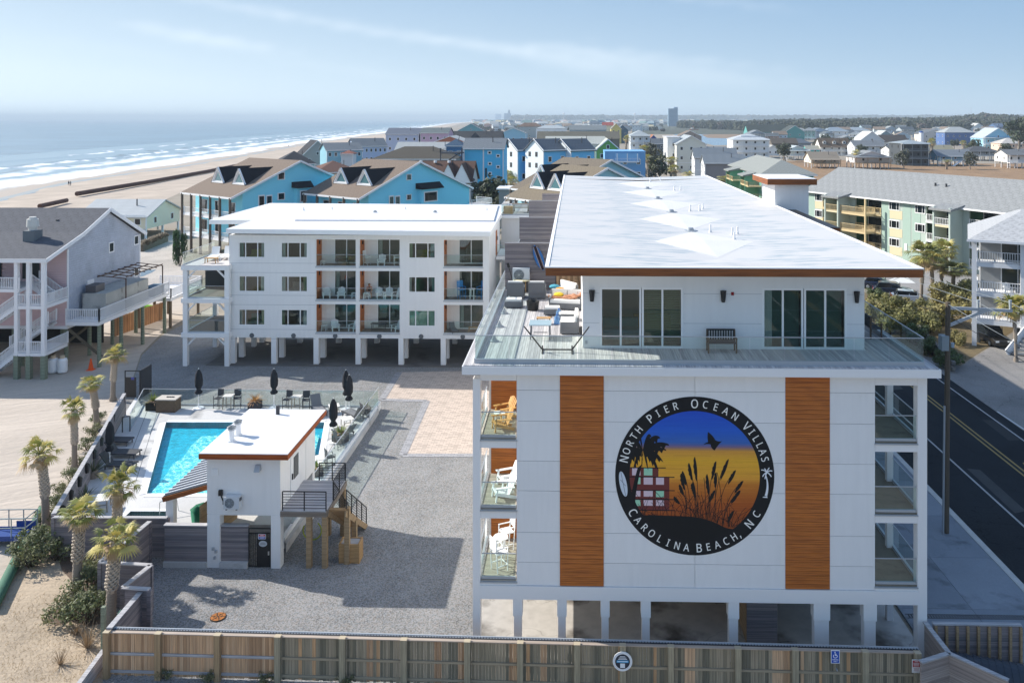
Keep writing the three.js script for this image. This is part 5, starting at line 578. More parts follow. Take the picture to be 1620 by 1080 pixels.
  const w1 = -49.6, k = thing('air_conditioner', 'white air conditioner on the privacy wall of the roof terrace', 'air conditioner', [AX(824, w1), 13.2, w1]); acUnit(k, AX(810.5, w1), AX(837.5, w1), 13.35, 14.15, w1 - .45); ub('stand', M.dkMetal, k, -.45, -.44, -.3, .45, .12, .1);
  const rt = table('round_table', 1.0, 1.0, .72, plain('#c9bf9d'), M.teak, true); place(rt, 'round tan table in front of the terrace air conditioner', td(825, 461));
  for (const [l, pts] of [['paddle leaning on the privacy wall', [[803, 416], [811, 444]]]]) { const z = -49.9, a = A(...pts[0], z), b = A(...pts[1], z), t = thing('paddle', 'black ' + l, 'paddle', [b[0], b[1], z]); mb().cyl(V(a[0], a[1], z), V(b[0], b[1], z), .025, .025, 6).build('shaft', M.black, t); mb().bar(V(a[0], a[1], z), V(lerp(a[0], b[0], .25), lerp(a[1], b[1], .25), z), .16, .03, V(0, 0, 1)).build('blade', M.black, t); }
  { const z = -50.1, a = A(845.5, 388, z), b = A(859.5, 427, z), t = thing('surfboard', 'blue surfboard with a brown centre stripe hanging on the privacy wall', 'surfboard', [(a[0] + b[0]) / 2, (a[1] + b[1]) / 2, z]), L = Math.hypot(a[0] - b[0], a[1] - b[1]), s = new THREE.Shape(); s.moveTo(0, -L / 2); s.bezierCurveTo(.34, -L * .28, .34, L * .28, 0, L / 2); s.bezierCurveTo(-.34, L * .28, -.34, -L * .28, 0, -L / 2); const g = new THREE.ExtrudeGeometry(s, { depth: .05, bevelEnabled: true, bevelSize: .02, bevelThickness: .02, bevelSegments: 2 }), o = mesh('board', g, plain('#2467a8', { roughness: .35 }), t), ss = new THREE.Shape(); ss.moveTo(-.07, -L * .47); ss.lineTo(.07, -L * .47); ss.lineTo(.07, L * .47); ss.lineTo(-.07, L * .47); const st = mesh('stripe', new THREE.ExtrudeGeometry(ss, { depth: .006, bevelEnabled: false }), plain('#2c1410'), t); st.position.z = .072; for (const s2 of [-.1, .1]) { const w = mesh('thin_stripe', new THREE.BoxGeometry(.02, L * .9, .006), plain('#c9a46a'), t); w.position.set(s2, 0, .075); } t.rotation.z = Math.atan2(a[1] - b[1], a[0] - b[0]) - Math.PI / 2; }
  { const p2 = td(848, 456), t = thing('beach_cart', 'black beach cart with a blue bag against the privacy wall', 'cart', p2), tg = new THREE.TorusGeometry(.42, .1, 8, 20); const o = mesh('ring', tg, M.black, t); o.position.set(0, 1.0, -.1); o.scale.y = 1.35; ub('bag', plain('#1f5fd0', { roughness: .7 }), t, -.28, .55, -.05, .28, 1.05, .25); ub('frame', M.black, t, -.35, .1, -.1, .35, .5, .2); for (const s of [-1, 1]) { const w = mesh('wheel', new THREE.CylinderGeometry(.18, .18, .1, 14).rotateZ(Math.PI / 2), M.black, t); w.position.set(s * .4, .18, 0); } }
  { const p2 = td(868, 456), t = thing('board_bag', 'black board bags leaning beside the terrace gate', 'bag', p2); for (let k2 = 0; k2 < 3; k2++) { const g = new THREE.SphereGeometry(.5, 14, 12); g.scale(.34, 1.25, .16); const o = mesh('bag', g, [M.black, M.char, plain('#1d2b33')][k2], t); o.position.set(-.35 + k2 * .35, .62, -.15 + k2 * .1); o.rotation.z = -.25 + k2 * .12; } }
}
// ---------- people ----------
function figure(name, label, pos, joints, bones, mats2, cell, parts = {}, ry = 0) { // joints {key: [x, y, z, r]}; each bone [a, b]; one continuous skin
  const k = Object.values(joints), lo = [0, 1, 2].map((i) => Math.min(...k.map((j) => j[i] - j[3])) - .06), hi = [0, 1, 2].map((i) => Math.max(...k.map((j) => j[i] + j[3])) + .06), size = Math.max(...hi.map((h, i) => h - lo[i])), N = Math.min(110, Math.ceil(size / cell)), mc = new MarchingCubes(N, mats2, false, false, 400000); mc.isolation = 0;
  const P = bones.map(([a, b]) => [joints[a], joints[b]]); let ii = 0; for (let z = 0; z < N; z++) for (let y = 0; y < N; y++) for (let x = 0; x < N; x++) { const p = [x, y, z].map((c, i) => lo[i] + c / N * size); let s = 0; for (const [a, b] of P) { const d = [0, 1, 2].map((i) => b[i] - a[i]), l = d.reduce((q, v) => q + v * v, 1e-9), t = cl([0, 1, 2].reduce((q, i) => q + (p[i] - a[i]) * d[i], 0) / l), r = lerp(a[3], b[3], t), dist = Math.hypot(...[0, 1, 2].map((i) => p[i] - a[i] - d[i] * t)) - r; s += Math.exp(-dist * 45); } mc.field[ii++] = Math.log(s + 1e-12) / 45; }
  mc.update(); const n = mc.count, g = new THREE.BufferGeometry(), pa = mc.positionArray.slice(0, n * 3), na = mc.normalArray.slice(0, n * 3); for (let i = 0; i < n; i++) for (let c = 0; c < 3; c++) pa[i * 3 + c] = lo[c] + (pa[i * 3 + c] + 1) / 2 * size; g.setAttribute('position', new THREE.BufferAttribute(pa, 3)); g.setAttribute('normal', new THREE.BufferAttribute(na, 3)); g.computeVertexNormals();
  const t = thing(name, label, 'person', pos); t.rotation.y = ry; mesh('body', g, mats2, t); for (const [pn, [pg, pm]] of Object.entries(parts)) mesh(pn, pg, pm, t); return t;
}
const skin = plain('#b98262', { roughness: .7 }), sph = (r, x, y, z, sx = 1, sy = 1, sz = 1) => { const g = new THREE.SphereGeometry(r, 14, 10); g.scale(sx, sy, sz); g.translate(x, y, z); return g; };
{
  const p = td(893, 486), J = { head: [.93, .72, 0, .1], neck: [.76, .64, 0, .055], chest: [.52, .6, 0, .14], belly: [.25, .56, 0, .125], hip: [.05, .54, 0, .13], hl: [0, .54, .09, .085], hr: [0, .54, -.09, .085], kl: [-.42, .56, .11, .055], kr: [-.42, .62, -.1, .055], al: [-.82, .52, .1, .035], ar: [-.82, .53, -.08, .035], fl: [-.88, .63, .1, .03], fr: [-.88, .63, -.08, .03], sl: [.62, .6, .17, .06], sr: [.62, .6, -.17, .06], el: [.36, .56, .27, .042], er: [.4, .66, -.3, .042], wl: [.12, .58, .2, .03], wr: [.6, .8, -.22, .03], hdl: [.03, .6, .16, .03], hdr: [.72, .82, -.12, .03], chin: [.86, .68, 0, .06], nose: [.9, .83, 0, .016] };
  const sh = new THREE.CapsuleGeometry(.135, .16, 6, 14).rotateZ(Math.PI / 2); sh.translate(.06, .545, 0); figure('person', 'person sunbathing on the white terrace sofa in dark shorts, legs stretched out', p, J, [['head', 'neck'], ['head', 'chin'], ['chin', 'nose'], ['neck', 'chest'], ['chest', 'belly'], ['belly', 'hip'], ['hip', 'hl'], ['hip', 'hr'], ['hl', 'kl'], ['kl', 'al'], ['al', 'fl'], ['hr', 'kr'], ['kr', 'ar'], ['ar', 'fr'], ['chest', 'sl'], ['chest', 'sr'], ['sl', 'el'], ['el', 'wl'], ['wl', 'hdl'], ['sr', 'er'], ['er', 'wr'], ['wr', 'hdr']], skin, .02, { shorts: [sh, plain('#23262e')], hair: [sph(.108, .98, .715, 0, .9, .95, 1), plain('#6b4a33')], eye: [mergeGeometries([sph(.012, .95, .815, .04), sph(.012, .95, .815, -.04)]), M.black] }, -.1);
  const seat = (hairC, topC) => ({ head: [0, 1.2, .04, .1], neck: [0, 1.06, 0, .05], chest: [0, .88, -.02, .14], hip: [0, .52, 0, .14], hl: [.1, .5, .02, .09], hr: [-.1, .5, .02, .09], kl: [.13, .5, .45, .06], kr: [-.12, .52, .45, .06], al: [.13, .1, .5, .04], ar: [-.12, .1, .48, .04], fl: [.13, .05, .62, .035], fr: [-.12, .05, .6, .035], sl: [.18, .97, -.01, .06], sr: [-.18, .97, -.01, .06], el: [.25, .72, .1, .045], er: [-.25, .72, .1, .045], wl: [.14, .62, .33, .032], wr: [-.12, .66, .33, .032], hdl: [.08, .62, .4, .035], hdr: [-.06, .66, .4, .035], chin: [0, 1.12, .1, .05], nose: [0, 1.19, .145, .015] });
  const SB = [['head', 'neck'], ['head', 'chin'], ['chin', 'nose'], ['neck', 'chest'], ['chest', 'hip'], ['hip', 'hl'], ['hip', 'hr'], ['hl', 'kl'], ['kl', 'al'], ['al', 'fl'], ['hr', 'kr'], ['kr', 'ar'], ['ar', 'fr'], ['chest', 'sl'], ['chest', 'sr'], ['sl', 'el'], ['el', 'wl'], ['wl', 'hdl'], ['sr', 'er'], ['er', 'wr'], ['wr', 'hdr']];
  const shirt = new THREE.CapsuleGeometry(.155, .3, 6, 14); shirt.translate(0, .76, -.015); figure('person', 'dark haired seated person in a black top on the middle centre balcony of the wing', [lerp(wx(568.5), wx(632), .17), wFloor[1], zW - 1.1], seat(), SB, skin, .025, { top: [shirt, M.black], hair: [sph(.115, 0, 1.24, .0, 1, 1, 1), plain('#1a1210')] }, .35); ub('seat', M.dkMetal, place(sideW, 'small seat under the dark haired person', [lerp(wx(568.5), wx(632), .17), wFloor[1], zW - 1.1], 0, .8), -.2, .4, -.2, .2, .45, .2);
  const ST = { head: [0, 1.62, .02, .1], neck: [0, 1.46, 0, .05], chest: [0, 1.28, 0, .15], hip: [0, .95, 0, .14], hl: [.1, .9, 0, .09], hr: [-.1, .9, 0, .09], kl: [.12, .5, .05, .06], kr: [-.12, .5, -.08, .06], al: [.12, .1, .02, .04], ar: [-.12, .1, -.2, .04], fl: [.12, .04, .14, .035], fr: [-.12, .04, -.08, .035], sl: [.19, 1.38, 0, .06], sr: [-.19, 1.38, 0, .06], el: [.25, 1.1, -.05, .045], er: [-.25, 1.1, .06, .045], wl: [.24, .86, .04, .032], wr: [-.24, .88, .16, .032], hdl: [.24, .78, .05, .035], hdr: [-.23, .8, .2, .035] }, STB = SB.filter(([a, b]) => !/chin|nose/.test(a + b));
  const st = new THREE.CapsuleGeometry(.16, .32, 4, 10); st.translate(0, 1.14, 0); const g1 = G(456, 232, -.3), g2 = G(108, 293, -.4); const w = figure('person', 'person walking on the far beach in dark clothes', [g1[0], -.35, g1[1]], ST, STB, plain('#2a2c33'), .05, { top: [st, plain('#23252c')], hair: [sph(.11, 0, 1.66, 0), M.black] }, 1); const c1 = w.clone(); c1.name = numbered('person'); c1.position.set(g2[0], -.55, g2[1]); c1.userData = { label: 'person at the water edge, left of the two on the near beach', category: 'person' }; scene.add(c1); const c2 = w.clone(); c2.name = numbered('person'); c2.position.set(g2[0] + 1, -.55, g2[1] + .5); c2.rotation.y = 2; c2.userData = { label: 'person at the water edge, right of the two on the near beach', category: 'person' }; scene.add(c2);
}
// ---------- front timber fence ----------
{
  const a = G(166, 999, 1.85), b = G(1456, 1032, 1.85), t = thing('timber_fence', 'long weathered timber fence along the bottom of the yard', 'fence', [a[0], 0, a[1]]), r = rng(51);
  const dir = V(b[0] - a[0], 0, b[1] - a[1]), L = dir.length(); dir.normalize(); const nrm = V(-dir.z, 0, dir.x); if (nrm.z < 0) nrm.negate();
  const P = (s, y, o = 0) => V(a[0], y, a[1]).addScaledVector(dir, s).addScaledVector(nrm, o), sOf = (px) => { let lo = 0, hi = L; for (let i = 0; i < 40; i++) { const m = (lo + hi) / 2, p = P(m, 1), c = p.x * cY - p.z * sY, d = -(p.x * sY + p.z * cY); (PX + F * c / d < px) ? lo = m : hi = m; } return lo; };
  const posts = [171, 252.5, 346, 441, 543, 640, 740, 823.5, 913, 985, 1061, 1167, 1257, 1367.5, 1450].map(sOf), fresh = [[578, 590], [686, 698], [726, 736], [804, 818], [857, 864], [1082, 1102], [1220, 1252], [1264, 1273]].map(([x, y]) => [sOf(x), sOf(y)]), tanTo = sOf(441);
  let s = 0; while (s < L - .05) { const w = .125 + .03 * r(), m = s + w / 2, isT = m < tanTo || fresh.some(([x, y]) => m > x && m < y), q = mb(true); q.ou = r() * 9; q.ov = r() * 9; const h = 1.80 + .03 * r(), o = .012 * r(); q.bar(P(m, .05 + .06 * r(), o), P(m, h, o), w - .008, .022, nrm); q.build('board', isT ? M.tan[Math.floor(r() * 4)] : M.moss[Math.floor(r() * (r() < .2 ? 4 : 3))], t); s += w; }
  for (let i = 0; i < posts.length; i++) { const q = mb(true); q.ou = r() * 5; q.bar(P(posts[i], 0, .13), P(posts[i], 1.93, .13), .24, .2, nrm); const p = q.build('post', i < 3 ? M.lumber : M.post, t); mb().bar(P(posts[i], 1.93, .13), P(posts[i], 1.95, .13), .26, .22, nrm).build('post_cap', plain('#b3a58c'), p); if (i < posts.length - 1) for (const y of [.25, .98]) mb().bar(P(posts[i] + .12, y, .045), P(posts[i + 1] - .12, y, .045), .05, .1).build('rail', i < 3 ? M.gCap : M.moss[2], t); }
  mb().bar(P(0, 1.87, .03), P(L, 1.87, .03), .16, .035).build('cap_board', plain('#b9a99a', { t: tGrain, r: [2, .4] }), t); mb().bar(P(0, 1.86, -.12), P(L, 1.86, -.12), .13, .05).build('back_rail', plain('#1b1e26'), t); mb().bar(P(0, 1.9, -.22), P(L, 1.9, -.22), .05, .04).build('back_rail', M.galv, t);
  const c = mb(); for (let k = 0; k < L / .12; k++) c.bar(P(k * .12, 1.888, -.17), P(k * .12 + .06, 1.888, -.17), .06, .014); const cm = c.build('cap_clip', M.galv, t); cm.userData.kind = 'stuff';
  // signs on the fence
  const S = (label, px0, px1, py0, py1, w, h, fn, round) => { const p = P(sOf((px0 + px1) / 2), 1, .26), A0 = A(px0, py0, p.z), A1 = A(px1, py1, p.z), g = thing('fence_sign', label, 'sign', [(A0[0] + A1[0]) / 2, (A0[1] + A1[1]) / 2, p.z]); if (round) mb().cyl(V((A0[0] + A1[0]) / 2, (A0[1] + A1[1]) / 2, p.z - .02), V((A0[0] + A1[0]) / 2, (A0[1] + A1[1]) / 2, p.z), (A1[0] - A0[0]) / 2, (A1[0] - A0[0]) / 2, 32).build('backing', M.trim, g); else mb().box(A0[0], A0[1], p.z - .02, A1[0], A1[1], p.z).build('backing', M.trim, g); signPlate('sign_face', signMat(w, h, fn), g, A0[0] + .01, Math.min(A0[1], A1[1]) + .01, A1[0] - .01, Math.max(A0[1], A1[1]) - .01, p.z + .006, round); mb().bar(P(sOf((px0 + px1) / 2), 1.2, .1), P(sOf((px0 + px1) / 2), 1.2, .1).setZ(p.z - .02), .05, .05).build('bracket', M.galv, g); };
  S('round dark blue notice with a white rim on the timber fence', 969.5, 1000.5, 1061.5, 1031, 256, 256, (c2, w) => { c2.fillStyle = '#e8ebee'; c2.fillRect(0, 0, w, w); c2.beginPath(); c2.arc(128, 128, 100, 0, 7); c2.fillStyle = '#17263c'; c2.fill(); c2.fillStyle = '#38a3d8'; c2.fillRect(48, 112, 160, 30); c2.fillStyle = '#dfe7ee'; for (const [y, l] of [[56, 70], [74, 100], [92, 120]]) c2.fillRect(128 - l / 2, y, l, 9); c2.fillRect(60, 122, 136, 9); c2.fillRect(96, 152, 64, 60); c2.fillStyle = '#9fb4c9'; for (let i = 0; i < 40; i++) { const q = i / 40 * 6.283; c2.fillRect(128 + 113 * Math.cos(q) - 4, 128 + 113 * Math.sin(q) - 4, 8, 8); } }, true);
  S('blue accessible parking sign on the timber fence', 1315, 1329, 1049, 1028.5, 128, 192, (c2, w, h) => { c2.fillStyle = '#e6ecf4'; c2.fillRect(0, 0, w, h); c2.fillStyle = '#1c4fb0'; c2.fillRect(5, 5, w - 10, h - 10); c2.strokeStyle = c2.fillStyle = '#fff'; c2.lineWidth = 9; c2.beginPath(); c2.arc(58, 24, 9, 0, 7); c2.fill(); c2.beginPath(); c2.moveTo(58, 36); c2.lineTo(62, 72); c2.lineTo(88, 72); c2.lineTo(98, 100); c2.stroke(); c2.beginPath(); c2.arc(62, 84, 28, 1.9 * .3, 3.9); c2.stroke(); c2.beginPath(); c2.moveTo(60, 52); c2.lineTo(84, 52); c2.stroke(); c2.font = 'bold 22px sans-serif'; c2.textAlign = 'center'; c2.fillText('PARKING', 64, 146); c2.fillText('ONLY', 64, 172); });
  S('red and white notice on the right end post of the fence', 1443.5, 1457, 1064, 1043.5, 128, 192, (c2, w, h) => { c2.fillStyle = '#e7e5e4'; c2.fillRect(0, 0, w, h); c2.fillStyle = '#b01f2c'; c2.fillRect(6, 6, w - 12, 100); c2.fillStyle = '#f1e6e6'; for (const [y, l] of [[18, 60], [42, 96], [62, 90], [82, 84]]) c2.fillRect(64 - l / 2, y, l, 10); c2.fillStyle = '#b98c90'; for (const [y, l] of [[122, 90], [140, 80], [158, 86]]) c2.fillRect(64 - l / 2, y, l, 8); });
}
{ const g = G(163, 1000, 1.2), t = thing('timber_post', 'thin greenish post left of the fence corner', 'post', [g[0], 0, g[1]]); mb().box(g[0] - .08, 0, g[1] - .08, g[0] + .08, 2.3, g[1] + .08).build('post', M.greenPost, t); }
{ const t = thing('retaining_wall', 'low grey timber edging below the left fence corner', 'wall', [...G3(148, 1062).toArray()]), a = G3(163, 1050), b = G3(120, 1110); for (let k = 0; k < 3; k++) mb().bar(V(a.x, .12 + k * .2, a.z), V(b.x, .12 + k * .2, b.z), .2, .19).build('sleeper', M.gCap, t); }
// ---------- enclosure with the bin at bottom right ----------
{
  const r = rng(61), Yw = 1.95, g = (a, b) => G(a, b, Yw), p1 = g(1464, 984), p2 = g(1502, 1033), p3 = g(1457, 1047), p4 = g(1596, 1076), p5 = g(1616, 988), p6 = g(1476, 986);
  const t = thing('bin_enclosure', 'grey plank bin enclosure with timber studs inside at bottom right', 'enclosure', [p2[0], 0, p2[1]]), cap = (a, b) => mb().bar(V(a[0], Yw, a[1]), V(b[0], Yw, b[1]), .2, .05).build('wall_cap', M.gCap, t), mw = [0, 1, 2].map((i) => mat([.36 + .04 * i, .3 + .035 * i, .27 + .03 * i], { t: tGrain, r: [1.6, .4] }));
  for (const [a, b] of [[p3, p2], [p2, p4], [p1, p2]]) { planks(t, a, b, .05, Yw - .03, .17, .07, mw, r); cap(a, b); } planks(t, p6, p5, .05, Yw - .03, .17, .06, M.gWall, r); cap(p6, p5);
  for (let k = 0; k <= 8; k++) { const x = lerp(p6[0] + .1, p5[0] - .05, k / 8), z = lerp(p6[1], p5[1], k / 8) + .1; mb().box(x - .05, .05, z - .05, x + .05, Yw - .05, z + .05).build('stud', M.lumber, t); }
  const bn = thing('waste_bin', 'large dark waste container with a ribbed lid inside the enclosure', 'bin', [16.6, 0, -32.4]), L = 2.9, ang = -.28; bn.position.set(0, 0, 0); mb().box(-L / 2, .1, -.75, L / 2, 1.0, .75).build('body', plain('#15191f'), bn); for (let k = 0; k < 11; k++) { const x = -L / 2 + .02 + k * L / 11, q = mb(), pt = (u, o) => V(0, 1.0 + .34 * Math.sin(Math.PI * u) + o, lerp(.78, -.78, u)); for (let j = 0; j < 8; j++) { const a = pt(j / 8, 0), b = pt((j + 1) / 8, 0); q.quad(V(x, a.y, a.z), V(x + L / 11 - .07, a.y, a.z), V(x + L / 11 - .07, b.y, b.z), V(x, b.y, b.z)); const c = pt(j / 8, .04), d = pt((j + 1) / 8, .04); q.quad(V(x + L / 11 - .07, c.y, c.z), V(x + L / 11 - .0, c.y, c.z), V(x + L / 11 - .0, d.y, d.z), V(x + L / 11 - .07, d.y, d.z)); } q.build('lid_rib', plain('#2a333f', { roughness: .5 }), bn); } const c = G(1560, 1050, 1.2); bn.position.set(c[0], 0, c[1]); bn.rotation.y = ang;
}
{ const c = G3(344.5, 977), t = thing('manhole_cover', 'round rusty manhole cover in the gravel yard', 'manhole cover', [c.x, .016, c.z]), q = mb(); q.cyl(V(c.x, .01, c.z), V(c.x, .05, c.z), .36, .36, 28); q.build('ring', plain('#2e2519'), t); const m = plain('#a8672a', { t: tCloud, r: .5, roughness: .7 }); for (let k = 0; k < 6; k++) for (const [ri, ro] of [[.05, .18], [.2, .33]]) { const s = mb(), a0 = k / 6 * 6.283 + .07 / ri * .3, a1 = (k + 1) / 6 * 6.283 - .05, N = 5; for (let j = 0; j < N; j++) { const u = lerp(a0, a1, j / N), w = lerp(a0, a1, (j + 1) / N), P = (rr, an) => V(c.x + rr * Math.cos(an), .064, c.z - rr * Math.sin(an)); s.quad(P(ri, u), P(ro, u), P(ro, w), P(ri, w)); } s.build('segment', m, t); } }
// ---------- utility pole and wires ----------
{
  const b = G(1497, 845), x = b[0], z = b[1], top = AY(1500, 478, z), t = thing('utility_pole', 'tall dark utility pole with metal crossarm beside the road', 'utility pole', [x, 0, z]);
  mb(true).cyl(V(x, 0, z), V(x + .12, top, z), .17, .13, 12).build('pole', plain('#6a5e50', { t: tGrain, r: [1, .3] }), t); mb().cyl(V(x - .2, .1, z + .1), V(x - .12, 7.2, z + .1), .06, .06, 8).build('conduit', M.galv, t);
  const y1 = AY(1540, 487, z), xe = AX(1602, z); mb().bar(V(x + .1, y1, z), V(xe, y1 - .15, z), .12, .16).build('crossarm', M.galv, t); mb().bar(V(x + .15, AY(1510, 515, z), z), V(AX(1562, z), y1 - .1, z), .1, .16).build('brace', M.galv, t); mb().box(AX(1488, z), AY(1490, 553, z), z - .25, AX(1499, z), AY(1490, 530, z), z + .25).build('junction_box', plain('#8d979c'), t);
  const ins = [1548, 1599].map((p) => V(AX(p, z), y1 + .3, z)); ins.push(V(x + .1, top - .1, z), V(AX(1508, z), AY(1508, 504, z), z)); ins.slice(0, 2).forEach((p) => mb().cyl(V(p.x, y1 - .1, z), V(p.x, p.y + .15, z), .06, .09, 8).build('insulator', plain('#9aa3a8'), t));
  mb().cyl(V(x + .3, AY(1510, 548, z), z + .15), V(x + .3, AY(1510, 541, z), z + .15), .1, .1, 8).build('meter', plain('#9fb0bd'), t);
  ins.forEach((p, i) => { const w = thing('overhead_wire', ['thin overhead wire from the middle insulator along the road', 'thin overhead wire from the outer insulator along the road', 'thin overhead wire from the pole top along the road', 'lowest thin overhead wire along the road'][i], 'wire', [p.x, p.y, p.z], 'overhead wires along the road'); const span = (a, c, sag) => { const pts = []; for (let k = 0; k <= 16; k++) { const u = k / 16; pts.push(V(lerp(a.x, c.x, u), lerp(a.y, c.y, u) - sag * 4 * u * (1 - u), lerp(a.z, c.z, u))); } return pts; }; const q = mb(); for (const [e, sg] of [[V(p.x + .6, p.y - .3, z - 52), .9], [V(p.x + .5, p.y + .2, z + 45), .6]]) { const s = span(p, e, sg); for (let k = 0; k < 16; k++) q.cyl(s[k], s[k + 1], .016, .016, 5, false); } q.build('wire', i === 3 ? M.black : plain('#7d8488'), w); });
  const p2 = [x + .7, 0, z - 52], t2 = thing('utility_pole', 'second utility pole farther up the road', 'utility pole', p2); mb().cyl(V(...p2), V(p2[0], top, p2[2]), .18, .14, 10).build('pole', plain('#4a4034'), t2); mb().box(p2[0], y1 - .1, p2[2] - .06, p2[0] + 3.6, y1 + .05, p2[2] + .06).build('crossarm', M.galv, t2);
}
// ---------- plants ----------
function fanLeaf(b, at, dir, upv, rad, n, spread, q) { // fan of narrow segments
  const side = V().crossVectors(dir, upv).normalize(), nn = V().crossVectors(side, dir).normalize();
  for (let i = 0; i < n; i++) { const a = (i / (n - 1) - .5) * spread, L = rad * (1 - .25 * Math.abs(i / (n - 1) - .5)) * (.85 + .3 * q()), d = dir.clone().multiplyScalar(Math.cos(a)).addScaledVector(side, Math.sin(a)).addScaledVector(nn, -.12 * Math.abs(a)).normalize(), s = V().crossVectors(d, nn).normalize().multiplyScalar(rad * .05), m = at.clone().addScaledVector(d, L * .55), e = at.clone().addScaledVector(d, L).add(V(0, -L * (.18 + .25 * q()), 0)), k = at.clone().addScaledVector(d, .04); b.quad(k.clone().sub(s.clone().multiplyScalar(.4)), k.clone().add(s.clone().multiplyScalar(.4)), m.clone().add(s), m.clone().sub(s)); b.tri(m.clone().sub(s), m.clone().add(s), e); }
}
function palmProto(seed, H, lean, green, cs = 1, nl = 27) {
  return proto('palm_tree', (o) => {
    const q = rng(seed), c = V(lean * .5, H, lean * .2), N = 34, pt = (u) => V(c.x * u * u, H * u, c.z * u * u), tr = mb(), rad = (u) => .2 - .05 * u + (u < .06 ? .08 : 0); let prev = null;
    for (let i = 0; i < N; i++) { const u = i / N, v = (i + 1) / N; tr.cyl(pt(u), pt(v), rad(u) * (1 + .1 * (i % 2)), rad(v) * (.96 + .08 * q()), 10, false); } tr.build('trunk', M.trunk, o);
    const bo = mb(); for (let i = 0; i < 150; i++) { const u = .42 + .57 * (i / 150), a = i * 2.4, p = pt(u), d = V(Math.cos(a), 0, Math.sin(a)), r0 = rad(u) + .01; bo.bar(p.clone().addScaledVector(d, r0 - .03), p.clone().addScaledVector(d, r0 + .05 + .03 * q()).add(V(0, .2, 0)), .13, .03, d); } bo.build('boots', M.boot, o);
    const g = mb(), dr = mb(), gg = mb(); for (let i = 0; i < nl; i++) { const a = i * 2.39996 + q() * .7, e = lerp(1.35, -.4, Math.pow(i / nl, .9)) + (q() - .5) * .3, d = V(Math.cos(a) * Math.cos(e), Math.sin(e), Math.sin(a) * Math.cos(e)), L = (.3 + .42 * q()) * cs, base = c.clone().add(V(0, .05, 0)), tip = base.clone().addScaledVector(d, L), t = i > nl * .84 ? dr : q() < .38 ? gg : g; t.bar(base, tip, .03, .02); fanLeaf(t, tip, d.clone().add(V(0, -.1, 0)).normalize(), V(-d.x * d.y, 1, -d.z * d.y).normalize(), (.44 + .2 * q()) * cs, 14, 2.5, q); }
    for (let i = 0; i < 14; i++) { const a = q() * 6.283, d = V(Math.cos(a) * .6, -.8, Math.sin(a) * .5).normalize(); fanLeaf(dr, c.clone().addScaledVector(V(d.x, 0, d.z), .3).add(V(0, -.05, 0)), d, V(d.x, .5, d.z).normalize(), .5 * cs, 8, 1.2, q); }
    g.build('fronds', leaf([.23 * green, .25 * green, .05]), o); gg.build('fronds', leaf([.52, .44, .12]), o); dr.build('dry_fronds', leaf([.5, .36, .2]), o);
  }, 'palm');
}
const palms = [palmProto(1, 3.4, .5, 1), palmProto(2, 3.9, -.6, 1.1), palmProto(3, 3.0, .3, .9)], tallPalms = [palmProto(4, 6, .6, .9, 2.3, 42), palmProto(5, 6, -.7, 1, 2.3, 42), palmProto(6, 6, .3, .8, 2.3, 42)];
[[178, 634, 568, 0, 'top palm by the black pool gate'], [152, 676, 613, 1, 'second palm down from the pool gate along the plank wall'], [117, 742, 660, 2, 'third palm down from the pool gate along the plank wall'], [72, 838, 728, 0, 'palm at the sand edge above the blue lift basket'], [121, 940, 832, 1, 'palm among the corner shrubs in front of the spa wall'], [183, 905, 782, 2, 'palm behind the diagonal plank wall by the spa'], [174, 992, 872, 0, 'lowest palm beside the shower stalls and fence corner']].forEach(([a, b, c, v, l], i) => { const g = G(a, b), h = CH - (c - PY) * -g[1] / F, base = [3.4, 3.9, 3.0][v], p = place(palms[v], 'cabbage ' + l, [g[0], 0, g[1]], i * 1.3, 1, 'cabbage palms along the plank wall'); const ps = [1, 1.08, .92, 1.06, 1.12, 1.0, 1.16][i]; p.scale.set(ps, h / base, ps); });
function shrubProto(seed, n, col, size, name = 'shrub') { return proto(name, (o) => { const q = rng(seed), b = mb(), b2 = mb(), cl3 = []; for (let i = 0; i < 14; i++) { const a = q() * 6.283, r = Math.sqrt(q()) * .75; cl3.push([V(Math.cos(a) * r, .25 + q() * .6, Math.sin(a) * r), .2 + .22 * q()]); } for (let i = 0; i < n; i++) { const [c, r] = cl3[Math.floor(q() * 14)], d = V(q() - .5, q() - .35, q() - .5).normalize(), p = c.clone().addScaledVector(d, r * (.55 + .5 * q())), u = V(q() - .5, q() - .5, q() - .5).normalize(), w = V().crossVectors(u, d).normalize(), s = size * (.6 + .8 * q()); (q() < .65 ? b : b2).quad(p.clone().addScaledVector(u, -s).addScaledVector(w, -s * .1), p.clone().addScaledVector(w, s * .5), p.clone().addScaledVector(u, s), p.clone().addScaledVector(w, -s * .5)); } const st = mb(); for (const [c] of cl3) st.cyl(V(c.x * .15, 0, c.z * .15), c, .022, .01, 5, false); st.build('stems', plain('#4a3a2c'), o); b.build('foliage', leaf(col), o); b2.build('foliage', leaf(col.map((x) => x * 1.7)), o); }, name); }
const shrubs = [shrubProto(5, 1150, [.11, .13, .05], .062), shrubProto(6, 1150, [.14, .145, .06], .062)], bigShrub = [shrubProto(7, 2600, [.17, .165, .05], .075, 'bush'), shrubProto(8, 2600, [.22, .19, .06], .07, 'bush'), shrubProto(9, 2600, [.07, .10, .03], .07, 'bush')];
